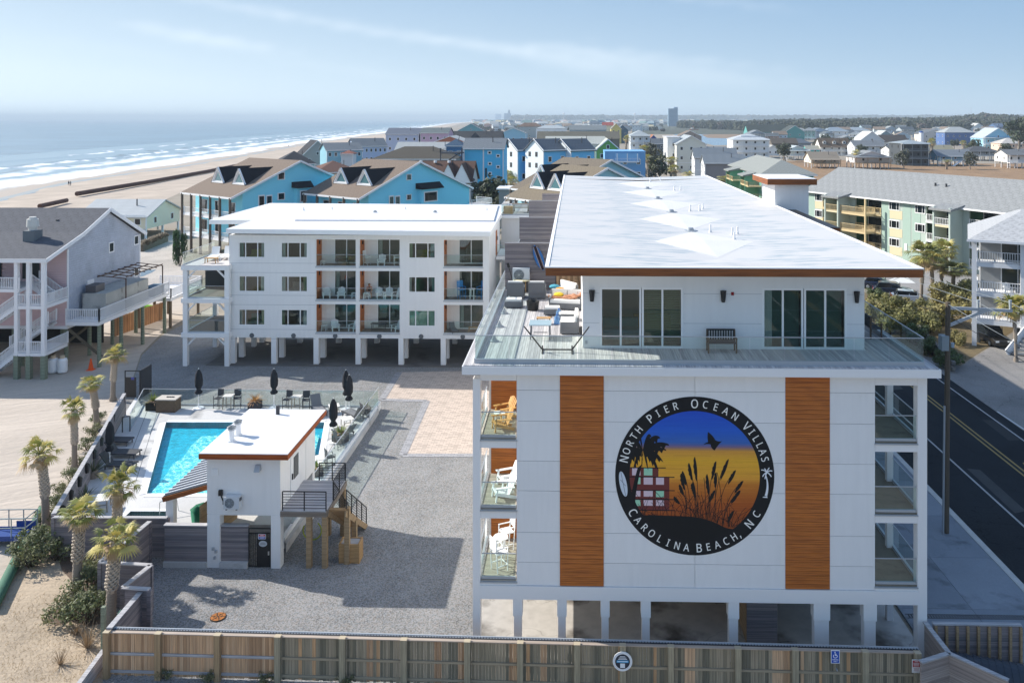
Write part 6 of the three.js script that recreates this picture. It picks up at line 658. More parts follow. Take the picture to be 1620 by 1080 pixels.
[[168, 668, 1.0], [160, 690, 1.1], [148, 712, 1.1], [139, 738, 1.0], [127, 762, 1.1], [113, 785, 1.1], [103, 808, 1.2], [92, 830, 1.2]].forEach(([a, b, s], i) => { const g = G(a, b); const p = place(shrubs[i % 2], 'green shrub number ' + (i + 1) + ' counted down the sand side of the long plank wall', [g[0] - .55, 0, g[1]], i, s * .75, 'hedge shrubs by the plank wall'); p.userData.label = ['topmost', 'second', 'third', 'fourth', 'fifth', 'sixth', 'seventh', 'lowest'][i] + ' hedge shrub counted down the sand side of the long plank wall'; });
[[62, 878, 1.5, 'beside the green log under the sand edge palm'], [48, 896, 1.2, 'leftmost of the corner shrubs by the green log'], [88, 886, 1.1, 'below the spa wall corner'], [150, 915, 1.0, 'between the two middle corner palms'], [140, 940, 1.3, 'left of the shower stall wall'], [112, 978, 1.2, 'at the foot of the middle corner palm'], [138, 985, 1.3, 'left of the lowest palm near the fence corner'], [158, 860, 1.2, 'behind the diagonal plank wall']].forEach(([a, b, s, l], i) => { const g = G(a, b); place(shrubs[i % 2], 'leafy green shrub ' + l, [g[0], 0, g[1]], i * 2, s, 'corner shrubs'); });
{ const q = rng(90), dp = proto('dry_weed', (o) => { const g = blades(70, .02, .7, [.6, 1.4], .02, .1, 5).build('stalks', leaf([.3, .21, .12]), o); }, 'weed'); [[138, 1025, 1.8, 'tall dry weed clump left of the fence corner post'], [120, 1005, 1.2, 'dry weed clump below the corner shrubs'], [95, 1052, 1.1, 'dry weed clump at the bottom left']].forEach(([a, b, s, l], i) => { const g = G(a, b); place(dp, l, [g[0], 0, g[1]], i, s, 'dry weed clumps'); }); }
{ const q = rng(91), b = mb(); for (let i = 0; i < 1500; i++) { const [x, z] = G(q() * 170, 940 + q() * 140), h = .05 + .12 * q(), a = q() * 6.3; b.tri(V(x - .012, 0, z), V(x + .012, 0, z), V(x + Math.cos(a) * h, h, z + Math.sin(a) * h)); } const o = b.build('grass_tufts', leaf([.42, .31, .17]), null); o.userData = { kind: 'stuff', label: 'short dry grass tufts on the bare earth' }; scene.add(o); }
{ const q = rng(92); [[420, 1073], [330, 1070], [545, 1078], [262, 1066]].forEach(([a, b], i) => { const g = G(a, b + 8); place(shrubs[1], ['second weed from the left', 'third weed from the left', 'rightmost weed', 'leftmost weed'][i] + ' growing at the foot of the front timber fence', [g[0], 0, g[1]], i, .42, 'weeds at the fence foot'); }); }
{ const a = G3(-12, 968), b = G3(66, 812), t = thing('green_log', 'green painted round log lying along the sand edge', 'log', [a.x, 0, a.z]); a.y = b.y = .25; mb().cyl(a, b, .27, .24, 14).build('log', plain('#3d6b55', { t: tCloud, r: .8 }), t); }
{ const g = G3(18, 858), t = thing('lift_basket', 'blue boom lift basket with grey rails on the sand', 'lift basket', [0, 0, 0]), bm2 = plain('#123f86', { roughness: .5 }); t.position.set(0, 0, 0); mb().box(-1.3, .35, -.55, 1.05, .5, .55).build('floor', bm2, t); mb().box(-1.3, .5, -.57, 1.05, .62, -.52).box(-1.3, .5, .52, 1.05, .62, .57).box(1.0, .5, -.52, 1.05, .62, .52).box(-.05, .5, -.5, 1.0, .95, -.48).build('toe_board', bm2, t); const q = mb(), gm = plain('#8f9a9a', { roughness: .4 }); for (const y of [1.05, 1.55]) { q.cyl(V(-1.3, y, -.55), V(1.05, y, -.55), .03, .03, 8).cyl(V(-1.3, y, .55), V(1.05, y, .55), .03, .03, 8).cyl(V(1.05, y, -.55), V(1.05, y, .55), .03, .03, 8); } for (const x of [-1.3, -.5, .3, 1.05]) for (const z of [-.55, .55]) q.cyl(V(x, .5, z), V(x, 1.55, z), .03, .03, 8); q.build('guard_rail', gm, t); mb().box(-1.2, .9, .4, -.8, 1.4, .7).build('control_panel', M.orange, t); for (const x of [-1.1, .9]) mb().box(x - .08, 0, -.5, x + .08, .35, .5).build('skid', M.dkMetal, t); t.position.set(g.x, 0, g.z); t.rotation.y = .06; }
// ---------- beach pipeline ----------
{ const pl = (label, l, r) => { const p = l.map(([a, b]) => G3(a, b)), t = thing('dredge_pipe', label, 'pipe', [p[0].x, 0, p[0].z]); for (let i = 0; i < p.length - 1; i++) { const n = Math.ceil(p[i].distanceTo(p[i + 1]) / 9); for (let k = 0; k < n; k++) { const a = p[i].clone().lerp(p[i + 1], k / n).setY(r * .85), b = p[i].clone().lerp(p[i + 1], (k + .97) / n).setY(r * .85); mb().cyl(a, b, r, r, 12).build('pipe_segment', plain('#5a382a', { t: tCloud, r: 4, roughness: .8 }), t); } } }; pl('long rusty dredge pipe lying across the beach', [[121, 309.5], [230, 291], [325, 273.5], [380, 262]], .7); pl('short rusty dredge pipe end left of the long one', [[62, 329], [105, 319.5]], .6); }
// ---------- picket railing and the lavender and pink house ----------
function picket(root, a, b, y, h, m, step = .16, y2 = y) { const A3 = V(a[0], y, a[1]), B3 = V(b[0], y2, b[1]), L = A3.distanceTo(B3), n = Math.max(2, Math.round(L / step)), q = mb(), o = (v, k) => v.clone().add(V(0, k, 0)); q.bar(o(A3, h), o(B3, h), .1, .06).bar(o(A3, .12), o(B3, .12), .05, .08); for (let i = 1; i < n; i++) { const p = A3.clone().lerp(B3, i / n); q.bar(o(p, .12), o(p, h), .045, .045); } for (const p of [A3, B3]) q.bar(p, o(p, h + .08), .11, .11); return q.build('railing', m, root); }
{
  const hx = -47.4, t = thing('beach_house', 'large lavender gabled house with pink porch and white stairs on stilts', 'house', [hx, 0, -80]), lav = mat([.44, .48, .56], { b: bSide, br: 1.1, bs: .025, t: tCloud, r: 4 }), pk = mat([.66, .49, .51], { b: bSide, br: 1.1, bs: .02 }), w = plain('#dfe0e2'), X2 = -74;
  const prof = [[-75.5, 3.9], [-88.2, 3.9], [-88.2, 10.7], [-82, 13.9], [-77.5, 12.0], [-75.5, 11.35]]; // z, y
  const fc = mb(); for (const [x, s] of [[hx, 1], [X2, -1]]) { const c = prof.map(([z, y]) => new THREE.Vector2(-z, y)); for (const f of THREE.ShapeUtils.triangulateShape(c, [])) { const p = f.map((i) => V(x, prof[i][1], prof[i][0])); const nn = _n.crossVectors(_a.subVectors(p[1], p[0]), _b.subVectors(p[2], p[0])).x; (nn * s > 0) ? fc.tri(...p) : fc.tri(p[2], p[1], p[0]); } } fc.build('wall', lav, t); mb().box(X2, 3.9, -88.2, hx - .01, 10.7, -88).build('wall', lav, t); mb().box(X2, 3.9, -75.7, hx - .02, 11.3, -75.5).build('wall', pk, t, 'pink front wall under the porch roof'); mb().box(X2, 3.6, -88.2, hx, 3.9, -75.5).build('floor', w, t); mb().box(hx - .01, 3.9, -75.62, hx + .06, 11, -75.42).box(hx - .01, 3.9, -88.3, hx + .06, 10.7, -88.1).build('corner_trim', w, t);
  const rp = [[-71.9, 10.75], [-77.5, 12.35], [-82, 14.2], [-89, 10.75]], rf = mb(), ed = mb(); for (let i = 0; i < 3; i++) { const [za, ya] = rp[i], [zb, yb] = rp[i + 1], q = (x, z, y) => V(x, y, z); rf.hexa([q(X2, zb, yb - .22), q(hx + .35, zb, yb - .22), q(hx + .35, za, ya - .22), q(X2, za, ya - .22), q(X2, zb, yb), q(hx + .35, zb, yb), q(hx + .35, za, ya), q(X2, za, ya)]); ed.bar(q(hx + .38, za, ya - .16), q(hx + .38, zb, yb - .16), .07, .36); } rf.build('roof', shing('#5a5c62'), t); ed.bar(V(X2, 10.58, -71.88), V(hx + .38, 10.58, -71.88), .07, .34).build('roof_edge', w, t);
  { const g = G(51, 378, 12), z = -76, x = AX(51, z), q = mb(); q.box(x - .55, 11.6, z - .6, x + .55, 12.75, z + .6); q.build('roof_unit', plain('#6a7175'), t); mb().cyl(V(x, 12.75, z), V(x, 13.1, z), .35, .45, 10).cyl(V(x, 13.1, z), V(x, 13.8, z), .55, .5, 10).cyl(V(x, 13.8, z), V(x, 14, z), .35, .3, 10).build('roof_fan', plain('#c9c9c4'), t); }
  for (const [a, b] of [[90, 352]]) { const g = G(a, b, 13), q = mb(); q.cyl(V(g[0], 12.6, g[1]), V(g[0], 13.3, g[1]), .16, .16, 8); q.build('roof_vent', M.char, t); }
  for (const [a, b, c, d] of [[160.5, 386.5, 169, 403.5], [201.5, 375.5, 209, 391], [201.5, 427, 209, 442]]) { const zOf = (p) => -1300 * 47.4 / (910 - p), z0 = zOf(a), z1 = zOf(c), y0 = CH - (d - PY) * -z0 / F, y1 = CH - (b - PY) * -z0 / F; const f = mb(); f.box(hx, y0, z1, hx + .08, y1, z0); const o = f.build('window', w, t); mb().box(hx + .08, y0 + .12, z1 + .14, hx + .09, y1 - .12, z0 - .14).build('pane', M.pane, o); }
  { const q = mb(); q.box(hx, 6.3, -79.6, hx + .1, 7.5, -78.5); q.build('meter_board', w, t); mb().box(hx, 5.9, -79.4, hx + .15, 6.3, -78.7).build('meter_box', M.teak, t); }
  // porch levels, posts, stairs
  const lev = [[-62, -49.6, 8.05], [-49.9, hx + .1, 6.55], [-49.9, hx + .1, 2.35]]; for (const [a, b, y] of lev) { mb().box(a, y - .3, -75.4, b, y, -72).build('porch_floor', w, t); picket(t, [a, -72.05], [b, -72.05], y, 1.0, w); if (b > -49) { picket(t, [b, -72.05], [b, -75.4], y, 1.0, w); } }
  for (const x of [-49.85, -48.9 + .15, hx, -53, -57]) { mb().box(x - .16, 2.1, -72.3, x + .16, 10.5, -71.95).build('porch_post', w, t); mb().box(x - .2, 0, -72.35, x + .2, 2.1, -71.92).build('stilt', M.greenPost, t); }
  const stair = (x0, y0, x1, y1, z) => { for (const zz of [z, z - 1.2]) { mb().bar(V(x0, y0 - .15, zz), V(x1, y1 - .15, zz), .07, .3).build('stringer', w, t); picket(t, [x0, zz], [x1, zz], y0, 1, w, .16, y1); } const n = 12; for (let k = 0; k < n; k++) { const u = (k + .5) / n, x = lerp(x0, x1, u), y = lerp(y0, y1, u); mb().box(x - .15, y - .04, z - 1.15, x + .15, y, z - .05).build('tread', M.gCap, t); } }; stair(-49.9, 6.55, -54.2, 3.6, -72.2); stair(-49.9, 2.35, -53, 0, -72.2); stair(-48, 4.6, -51.5, 2.35, -73.6); stair(-49.7, 8.05, -47.6, 6.55, -73.8);
  { const z = -75.45, q = mb(); q.box(-54.6, 8.05, z, -53.6, 10.1, z + .06).box(-51.6, 8.3, z, -50, 9.9, z + .06); q.build('porch_door', plain('#2d3335'), t); }
  // side deck with the cold store
  const dx = -44.25, dy = 4.35; mb().box(hx, dy - .35, -88.5, dx, dy, -75.2).build('side_deck', w, t); picket(t, [hx + .05, -75.25], [dx, -75.25], dy, 1.15, w, .17); picket(t, [dx, -75.25], [dx, -88.4], dy, 1.15, w, .17); mb().box(hx + .4, dy, -85, dx - .5, dy + 2.2, -77.2).build('cold_store', mat([.46, .46, .43], { t: tConc, r: 3 }), t); mb().box(hx + .5, dy + 2.2, -79, hx + 1.5, dy + 2.9, -77.5).build('cooling_unit', M.dkMetal, t); mb().box(dx - 1.5, dy, -88, dx - .3, dy + 1, -86).build('cooling_unit', plain('#4d6a7d'), t); const fr = mb(); for (let k = 0; k < 7; k++) fr.bar(V(hx + .2, dy + 3.4, -80 - k * 1.2), V(dx - .1, dy + 3.1, -80 - k * 1.2), .05, .08); for (const x of [hx + .2, -45.8, dx - .1]) fr.bar(V(x, dy + 3.25, -80), V(x, dy + 3.25, -87.2), .06, .1); for (const z of [-80, -87.2]) fr.bar(V(dx - .1, dy, z), V(dx - .1, dy + 3.1, z), .09, .09); fr.build('pergola_frame', plain('#5b463b'), t);
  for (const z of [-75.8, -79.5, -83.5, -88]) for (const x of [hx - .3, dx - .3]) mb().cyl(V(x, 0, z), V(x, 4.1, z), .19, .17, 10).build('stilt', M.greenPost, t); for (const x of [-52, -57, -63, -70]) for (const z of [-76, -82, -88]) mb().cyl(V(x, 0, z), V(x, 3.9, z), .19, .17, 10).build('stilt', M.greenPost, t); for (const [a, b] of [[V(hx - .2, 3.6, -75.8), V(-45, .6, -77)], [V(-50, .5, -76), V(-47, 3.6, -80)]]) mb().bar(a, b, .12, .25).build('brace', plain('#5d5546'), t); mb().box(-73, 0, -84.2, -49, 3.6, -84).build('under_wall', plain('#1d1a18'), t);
  for (const [i, p] of [83.5, 98].entries()) { const g = G3(p, 590), k = thing('gas_tank', ['left white gas tank under the lavender house', 'right white gas tank under the lavender house'][i], 'tank', [g.x, 0, g.z]), pf = [[0, .05], [.38, .06], [.42, .2], [.42, 1.15], [.36, 1.32], [.12, 1.38], [0, 1.38]].map(([x, y]) => new THREE.Vector2(x, y)), gg = new THREE.LatheGeometry(pf, 18); gg.translate(g.x, 0, g.z); mb().geo(gg).build('vessel', M.trim, k); mb().cyl(V(g.x, 1.36, g.z), V(g.x, 1.6, g.z), .2, .2, 12).build('collar', plain('#c8b59a'), k); }
  { const g = G3(143, 585), k = thing('traffic_cone', 'orange traffic cone beside the gas tanks', 'cone', [g.x, 0, g.z]); mb().box(g.x - .3, 0, g.z - .3, g.x + .3, .05, g.z + .3).build('base', M.orange, k); mb().cyl(V(g.x, .05, g.z), V(g.x, 1.05, g.z), .24, .05, 14).build('cone', M.orange, k); }
  const dk2 = thing('boardwalk_deck', 'white railed raised deck behind the lavender house', 'deck', [-47, 0, -93]); mb().box(-49.6, 3.1, -97, -44.6, 3.45, -89.5).build('floor', w, dk2); picket(dk2, [-49.6, -89.5], [-44.6, -89.5], 3.45, 1, w); picket(dk2, [-44.6, -89.5], [-44.6, -97], 3.45, 1, w); picket(dk2, [-49.6, -97], [-44.6, -97], 3.45, 1, w); for (const x of [-48.5, -44.9]) for (const z of [-90, -93.5, -96.7]) mb().cyl(V(x, 0, z), V(x, 3.1, z), .17, .17, 8).build('stilt', plain('#6a5c4a'), dk2);
  const bf = thing('board_fence', 'brown board fence below the raised deck', 'fence', [...G3(190, 522).toArray()]); const f0 = G3(178, 533), f1 = G3(262, 503); for (let k = 0; k < 46; k++) { const p = f0.clone().lerp(f1, k / 46); mb(true).box(p.x - .12, 0, p.z - .02, p.x + .13, 1.9 + .05 * (k % 3), p.z + .02).build('board', M.tan[(k * 5) % 4], bf); }
  const kk = G3(226, 496), ky = thing('kayak', 'bright green kayak stored under the raised deck', 'kayak', [kk.x, .8, kk.z]), kg = new THREE.SphereGeometry(1, 16, 10); kg.scale(1.6, .28, .36); mesh('hull', kg, plain('#6fae16'), ky);
}
{ const g = G3(284, 420), t = place(shrubProto(33, 2200, [.03, .075, .02], .08, 'cypress'), 'narrow dark green tree beside the porch of the wing', [g.x, 0, g.z], 0, 1); t.scale.set(1.1, 5.2, 1.1); }
// ---------- houses of the town ----------
const W1 = '#e6e8e9';
function roofGeo(W, D, e, r, type, ov, th = .22) { // local: front at z = 0, back at z = -D, eaves at height e, ridge at height r
  const q = mb(), slab = (a, b, c, d) => { const o = V(0, -th, 0), f = (v) => v.clone().add(o); q.hexa([f(a), f(d), f(c), f(b), a, d, c, b]); };
  const x0 = -W / 2 - ov, x1 = W / 2 + ov, z0 = ov, z1 = -D - ov;
  if (type === 'x') { const k = (r - e) / (D / 2), ye = e - k * ov, zm = -D / 2; slab(V(x0, ye, z0), V(x0, r, zm), V(x1, r, zm), V(x1, ye, z0)); slab(V(x0, r, zm), V(x0, ye, z1), V(x1, ye, z1), V(x1, r, zm)); }
  else if (type === 'z') { const k = (r - e) / (W / 2), ye = e - k * ov; slab(V(x0, ye, z1), V(0, r, z1), V(0, r, z0), V(x0, ye, z0)); slab(V(0, r, z1), V(x1, ye, z1), V(x1, ye, z0), V(0, r, z0)); }
  else if (type === 'hip') { const m = Math.min(W, D) / 2 * .98, A1 = W > D ? V(x0 + m + ov, r, -D / 2) : V(0, r, -m), A2 = W > D ? V(x1 - m - ov, r, -D / 2) : V(0, r, -D + m), a = V(x0, e, z0), b = V(x1, e, z0), c = V(x1, e, z1), d = V(x0, e, z1); if (W > D) { q.quad(a, b, A2, A1).tri(b, c, A2).quad(c, d, A1, A2).tri(d, a, A1); } else { q.tri(a, b, A1).quad(b, c, A2, A1).tri(c, d, A2).quad(d, a, A1, A2); } q.box(x0, e - th, z1, x1, e, z0); }
  else q.box(x0, r - .25, z1, x1, r, z0);
  return q;
}
function winAt(root, x, y, z, w, h, axis, fm = M.white2, pm = M.paneD, grid = false) { // window on a front ('z'), left ('-x') or right ('x') face
  const f = axis === 'z' ? ub('window', fm, root, x - w / 2, y, z - .02, x + w / 2, y + h, z + .07) : ub('window', fm, root, z - .07 * (axis === '-x'), y, x - w / 2, z + .07 * (axis === 'x'), y + h, x + w / 2);
  const p = mesh('pane', UB, pm, f); p.scale.set(.78, .82, .78); if (axis === 'z') { p.scale.z = .5; p.position.z = .35; } else { p.scale.x = .5; p.position.x = axis === 'x' ? .35 : -.35; } return f;
}
const taken = [], free = (x, z, r) => taken.every(([a, b, c]) => Math.hypot(a - x, b - z) > c + r);
function house(o) {
  const [gx, gz] = G(o.px, o.py), dist = Math.abs(gz), m = dist / F, W = o.w * m, D = o.d ?? W * .8, e = CH - (o.e - PY) * m, r = Math.max(e + .05, CH - (o.r - PY) * m), st = o.st ?? 0, root = thing(o.name || 'house', o.l, o.cat || 'house'); if (o.g) root.userData.group = o.g;
  const ty = o.t || 'z', ov = o.ov ?? .5, wm = siding(o.c), fm = o.fm || M.white2, x0 = -W / 2, x1 = W / 2; taken.push([gx, gz - D / 2, Math.max(W, D) * .55]);
  const wl = mb(); if (ty === 'flat') wl.box(x0, st, -D, x1, r - .26, 0); else { wl.box(x0, st, -D, x1, e - .02, 0); if (ty === 'z') for (const [z, s] of [[0, 1], [-D, -1]]) { const t = [V(x0, e - .02, z), V(x1, e - .02, z), V(0, r - .24, z)]; s > 0 ? wl.tri(...t) : wl.tri(t[1], t[0], t[2]); } if (ty === 'x') for (const [x, s] of [[x1, 1], [x0, -1]]) { const t = [V(x, e - .02, 0), V(x, e - .02, -D), V(x, r - .24, -D / 2)]; s > 0 ? wl.tri(...t) : wl.tri(t[1], t[0], t[2]); } }
  wl.build('wall', wm, root); roofGeo(W, D, e, r, ty, ov).build('roof', o.rm || shing(o.rc), root);
  if (ty === 'z' && o.trim !== 0) { const k = (r - e) / (W / 2), ye = e - k * ov, q = mb(); q.bar(V(x0 - ov, ye - .14, ov + .03), V(0, r - .14, ov + .03), .06, .3).bar(V(0, r - .14, ov + .03), V(x1 + ov, ye - .14, ov + .03), .06, .3); q.build('barge_board', M.trim, root); }
  if (st > 0) { const n = Math.max(2, Math.round(W / 4)); for (let i = 0; i <= n; i++) for (const z of [-.3, -D / 2, -D + .3]) { const x = lerp(x0 + .25, x1 - .25, i / n); ub('stilt', o.sm || M.trim, root, x - .16, 0, z - .16, x + .16, st, z + .16); } }
  const fl = o.f || 2, fh = (e - st) / fl, nc = o.n ?? 3, ns = o.ns ?? 2, wh = Math.min(1.6, fh * .5), side = gx > 0 ? '-x' : 'x', sx = gx > 0 ? x0 : x1;
  for (let k = 0; k < fl; k++) { const y = st + k * fh + fh * .3; for (let i = 0; i < nc; i++) winAt(root, lerp(x0, x1, (i + .5) / nc), y, 0, Math.min(1.3, W / nc * .5), wh, 'z', fm, o.pm); for (let i = 0; i < ns; i++) winAt(root, lerp(0, -D, (i + .5) / ns), y, sx, 1.1, wh, side, fm, o.pm); }
  if (ty === 'z' && o.gw) winAt(root, 0, e + .1, 0, 1.1, Math.min(1.4, (r - e) * .5), 'z', fm, o.pm);
  if (o.porch) for (let k = 0; k < fl; k++) { const y = st + k * fh, pd = o.pd || 2.2, wmt = o.pt || M.trim; if (y > .6 || st === 0) { ub('porch_floor', wmt, root, x0, y - .25, .02, x1, y, pd); const q = mb(); q.bar(V(x0, y + 1, pd - .06), V(x1, y + 1, pd - .06), .08, .08).bar(V(x0, y + .15, pd - .06), V(x1, y + .15, pd - .06), .06, .06); const n = Math.round(W / .45); for (let i = 0; i <= n; i++) { const x = lerp(x0, x1, i / n); q.bar(V(x, y + .15, pd - .06), V(x, y + 1, pd - .06), .07, .05); } q.build('railing', wmt, root); } const n = o.pn || 3; for (let i = 0; i <= n; i++) { const x = lerp(x0 + .12, x1 - .12, i / n); ub('porch_post', wmt, root, x - .12, k ? y : 0, pd - .2, x + .12, y + fh - .1, pd); } if (k === fl - 1) { const q = mb(); q.hexa([V(x0 - .3, y + fh - .4, 0), V(x1 + .3, y + fh - .4, 0), V(x1 + .3, y + fh - .5, pd + .3), V(x0 - .3, y + fh - .5, pd + .3), V(x0 - .3, y + fh + .25, 0), V(x1 + .3, y + fh + .25, 0), V(x1 + .3, y + fh - .3, pd + .3), V(x0 - .3, y + fh - .3, pd + .3)]); q.build('porch_roof', o.rm || shing(o.rc), root); } }
  if (m < .45 && ty !== 'flat') { if (ty !== 'z') ub('gutter', M.trim, root, x0 - ov, e - .34, ov, x1 + ov, e - .1, ov + .12); for (const x of [x0, x1]) ub('corner_board', M.trim, root, x - .12, st, -.12, x + .12, e - .05, .09); if (nc > 1) ub('band_board', M.trim, root, x0 + .12, st + fh - .12, 0, x1 - .12, st + fh + .1, .06); const q = mb(); q.cyl(V(W * .2, e, -D * .3), V(W * .2, r + .3, -D * .3), .12, .12, 6); q.build('vent_pipe', M.char, root); }
  if (o.dorm) for (let i = 0; i < o.dorm; i++) { const x = lerp(x0, x1, (i + .5) / o.dorm), y = lerp(e, r, .3), zz = -D / 2 * .3, q = mb(), w = 1; q.box(x - w, y, zz - 2.5, x + w, y + 1.3, zz); q.tri(V(x - w, y + 1.3, zz), V(x + w, y + 1.3, zz), V(x, y + 2.1, zz)); const d = q.build('dormer', wm, root); const rq = mb(); rq.bar(V(x - .6, y + 1.75, zz + .1), V(x - .6, y + 1.75, zz - 2.6), 1.5, .12, V(-.55, .8, 0)).bar(V(x + .6, y + 1.75, zz + .1), V(x + .6, y + 1.75, zz - 2.6), 1.5, .12, V(.55, .8, 0)); rq.build('dormer_roof', o.rm || shing(o.rc), d); ub('dormer_window', M.paneD, d, x - .45, y + .3, zz - .02, x + .45, y + 1.2, zz + .05); }
  if (o.x) o.x(root, W, D, e, r, st);
  root.position.set(gx, 0, gz); root.rotation.y = (o.ry || 0) * Math.PI / 180; return root;
}
const metal = (c) => m2('mt' + c, () => mat(c, { t: tGrain, r: [3, .6], roughness: .5, metalness: .1 }));
// the white bungalow behind the lavender house
house({ px: 177, py: 378, w: 110, e: 343, r: 322, t: 'x', d: 13.5, st: 1.9, f: 1, n: 4, ns: 2, c: '#efe6cc', rm: metal('#bfc3c4'), l: 'cream bungalow on stilts with a pale metal roof behind the lavender house', x(root, W, D, e, r, st) { const q = mb(); for (let i = 0; i < 4; i++) { const x = lerp(-W / 2, W / 2, i / 4); q.bar(V(x + .3, 0, .05), V(x + W / 4 - .3, st, .05), .08, .25); } q.build('brace', M.trim, root); } });
{ const a = G3(222, 398), b = G3(262, 382), t = thing('garden_wall', 'low sandy wall with brown hedge before the cream bungalow', 'wall', [a.x, 0, a.z]); mb().bar(V(a.x, .6, a.z), V(b.x, .6, b.z), .8, 1.3).build('wall', plain('#7d6f5d', { t: tFine, r: 3 }), t); const q = rng(4), h = mb(); for (let i = 0; i < 500; i++) { const p = a.clone().lerp(b, q()).add(V((q() - .5), 1 + q() * .8, (q() - .5))), s = .16; h.quad(p.clone().add(V(-s, -s * q(), 0)), p.clone().add(V(s, -s, s * q())), p.clone().add(V(s, s, 0)), p.clone().add(V(-s, s * q(), -s))); } h.build('hedge', leaf([.16, .12, .07]), t); }
// ---------- the blue duplexes turned towards the sea ----------
function duplex(label, npx, npy, axisDeg, W, L, eY, rY, wallC, roofC, opt = {}) {
  const n = G(npx, npy, eY), t = thing('duplex_house', label, 'house'), a = axisDeg * Math.PI / 180, wm = siding(wallC), rm = shing(roofC), wallX = 2.4, q = mb(), H = W / 2, ye = (x) => eY + (rY - eY) * (1 - Math.abs(x - H) / H) - .1;
  q.wall([[wallX, 3], [W - .5, 3], [W - .5, ye(W - .5)], [H, ye(H)], [wallX, ye(wallX)]], [], -L + .6, -.6); q.build('wall', wm, t);
  const slab = (p, s, z0, z1) => { const o = V(0, -.25, 0); const A1 = V(p[0], p[1], z0), B1 = V(s[0], s[1], z0), C1 = V(s[0], s[1], z1), D1 = V(p[0], p[1], z1), f = (v) => v.clone().add(o); return mb().hexa([f(D1), f(C1), f(B1), f(A1), D1, C1, B1, A1]); };
  slab([0, eY], [H, rY], 0, -L).build('roof', rm, t); slab([H, rY], [W, eY], 0, -L).build('roof', rm, t);
  mb().bar(V(0, eY - .16, .04), V(H, rY - .16, .04), .08, .34).bar(V(H, rY - .16, .04), V(W, eY - .16, .04), .08, .34).bar(V(-.04, eY - .16, 0), V(-.04, eY - .16, -L), .08, .3).build('barge_board', M.trim, t);
  for (const z of opt.dorm || []) { const dx = opt.dx ?? H * .30, dw = 2.0, y0 = eY + (rY - eY) * dx / H, hh = 2.7, xb = Math.min(H, dx + hh / (rY - eY) * H), d = mb(); d.tri(V(dx, y0, z - dw), V(dx, y0, z + dw), V(dx, y0 + hh, z)); d.tri(V(dx + .01, y0, z + dw), V(dx + .01, y0, z - dw), V(dx + .01, y0 + hh, z)); const o = d.build('dormer', M.trim, t); mb().bar(V(dx - .1, y0 + .05, z - dw * .98), V(dx - .1, y0 + hh, z), .25, .25).bar(V(dx - .1, y0 + .05, z + dw * .98), V(dx - .1, y0 + hh, z), .25, .25).bar(V(dx - .1, y0 + .12, z - dw), V(dx - .1, y0 + .12, z + dw), .25, .25).build('dormer_trim', M.trim, o); mb().tri(V(dx - .06, y0 + .4, z - dw * .6), V(dx - .06, y0 + .4, z + dw * .6), V(dx - .06, y0 + hh * .72, z)).build('dormer_window', mat([.1, .2, .22], { roughness: .1 }), o); const r2 = mb(); for (const s of [-1, 1]) { const A1 = V(dx - .25, y0 + hh + .08, z), B1 = V(dx - .25, y0 + .02, z + s * dw * 1.05), C1 = V(xb + .2, y0 + hh + .08, z); s > 0 ? r2.tri(A1, B1, C1).tri(V(A1.x, A1.y - .1, A1.z), V(C1.x, C1.y - .1, C1.z), V(B1.x, B1.y - .1, B1.z)) : r2.tri(A1, C1, B1).tri(V(A1.x, A1.y - .1, A1.z), V(B1.x, B1.y - .1, B1.z), V(C1.x, C1.y - .1, C1.z)); } r2.build('dormer_roof', shing('#16181f'), o); }
  // sea side balconies with tall timber pillars
  for (const y of [3.2, 6.7]) { mb().box(.1, y - .35, -L + .6, wallX, y, -.6).build('balcony_floor', M.trim, t); picket(t, [.2, -.7], [.2, -L + .7], y, 1.1, M.trim, .3); picket(t, [.2, -.7], [wallX - .1, -.7], y, 1.1, M.trim, .25); } for (let i = 0; i < (opt.pil ?? 5); i++) { const z = lerp(-.4, -L + .4, i / ((opt.pil ?? 5) - 1)); mb().cyl(V(.05, 0, z), V(.05, eY - .1, z), .24, .22, 8).build('pillar', plain('#6d6258', { t: tGrain, r: [1, .3] }), t); }
  for (const y of [3.3, 6.8]) for (let i = 0; i < 3; i++) { const z = lerp(-1.5, -L + 1.5, (i + .5) / 3); ub('balcony_door', M.white2, t, wallX - .06, y, z - 1, wallX + .1, y + 2.3, z + 1); ub('pane', M.paneD, t, wallX - .08, y + .1, z - .85, wallX - .02, y + 2.2, z + .85); }
  for (let x = 4; x < W - 2; x += 4.5) ub('stilt', plain('#6d6258'), t, x - .2, 0, -.9, x + .2, 3, -.5);
  // gable openings given in pixels
  const ax = [Math.cos(a), -Math.sin(a)], onG = (px, py) => { const r = ray(px, py), det = r[0] * -ax[1] + ax[0] * r[2], k = (n[0] * -ax[1] + ax[0] * n[1]) / det, X = r[0] * k, Z = r[2] * k; return [(X - n[0]) * ax[0] + (Z - n[1]) * ax[1], CH + r[1] * k]; };
  for (const [p0, q0, p1, q1, kind] of opt.win || []) { const A1 = onG(p0, q1), B1 = onG(p1, q0), z = -.58; const f = ub('window', M.trim, t, A1[0], A1[1], z, B1[0], B1[1], z + .1); for (const [u0, u1] of kind === 1 ? [[-.42, -.06], [.06, .42]] : [[-.38, .38]]) { const p = mesh('pane', UB, M.paneD, f); p.scale.set(u1 - u0, .8, .6); p.position.set((u0 + u1) / 2, 0, .3); } }
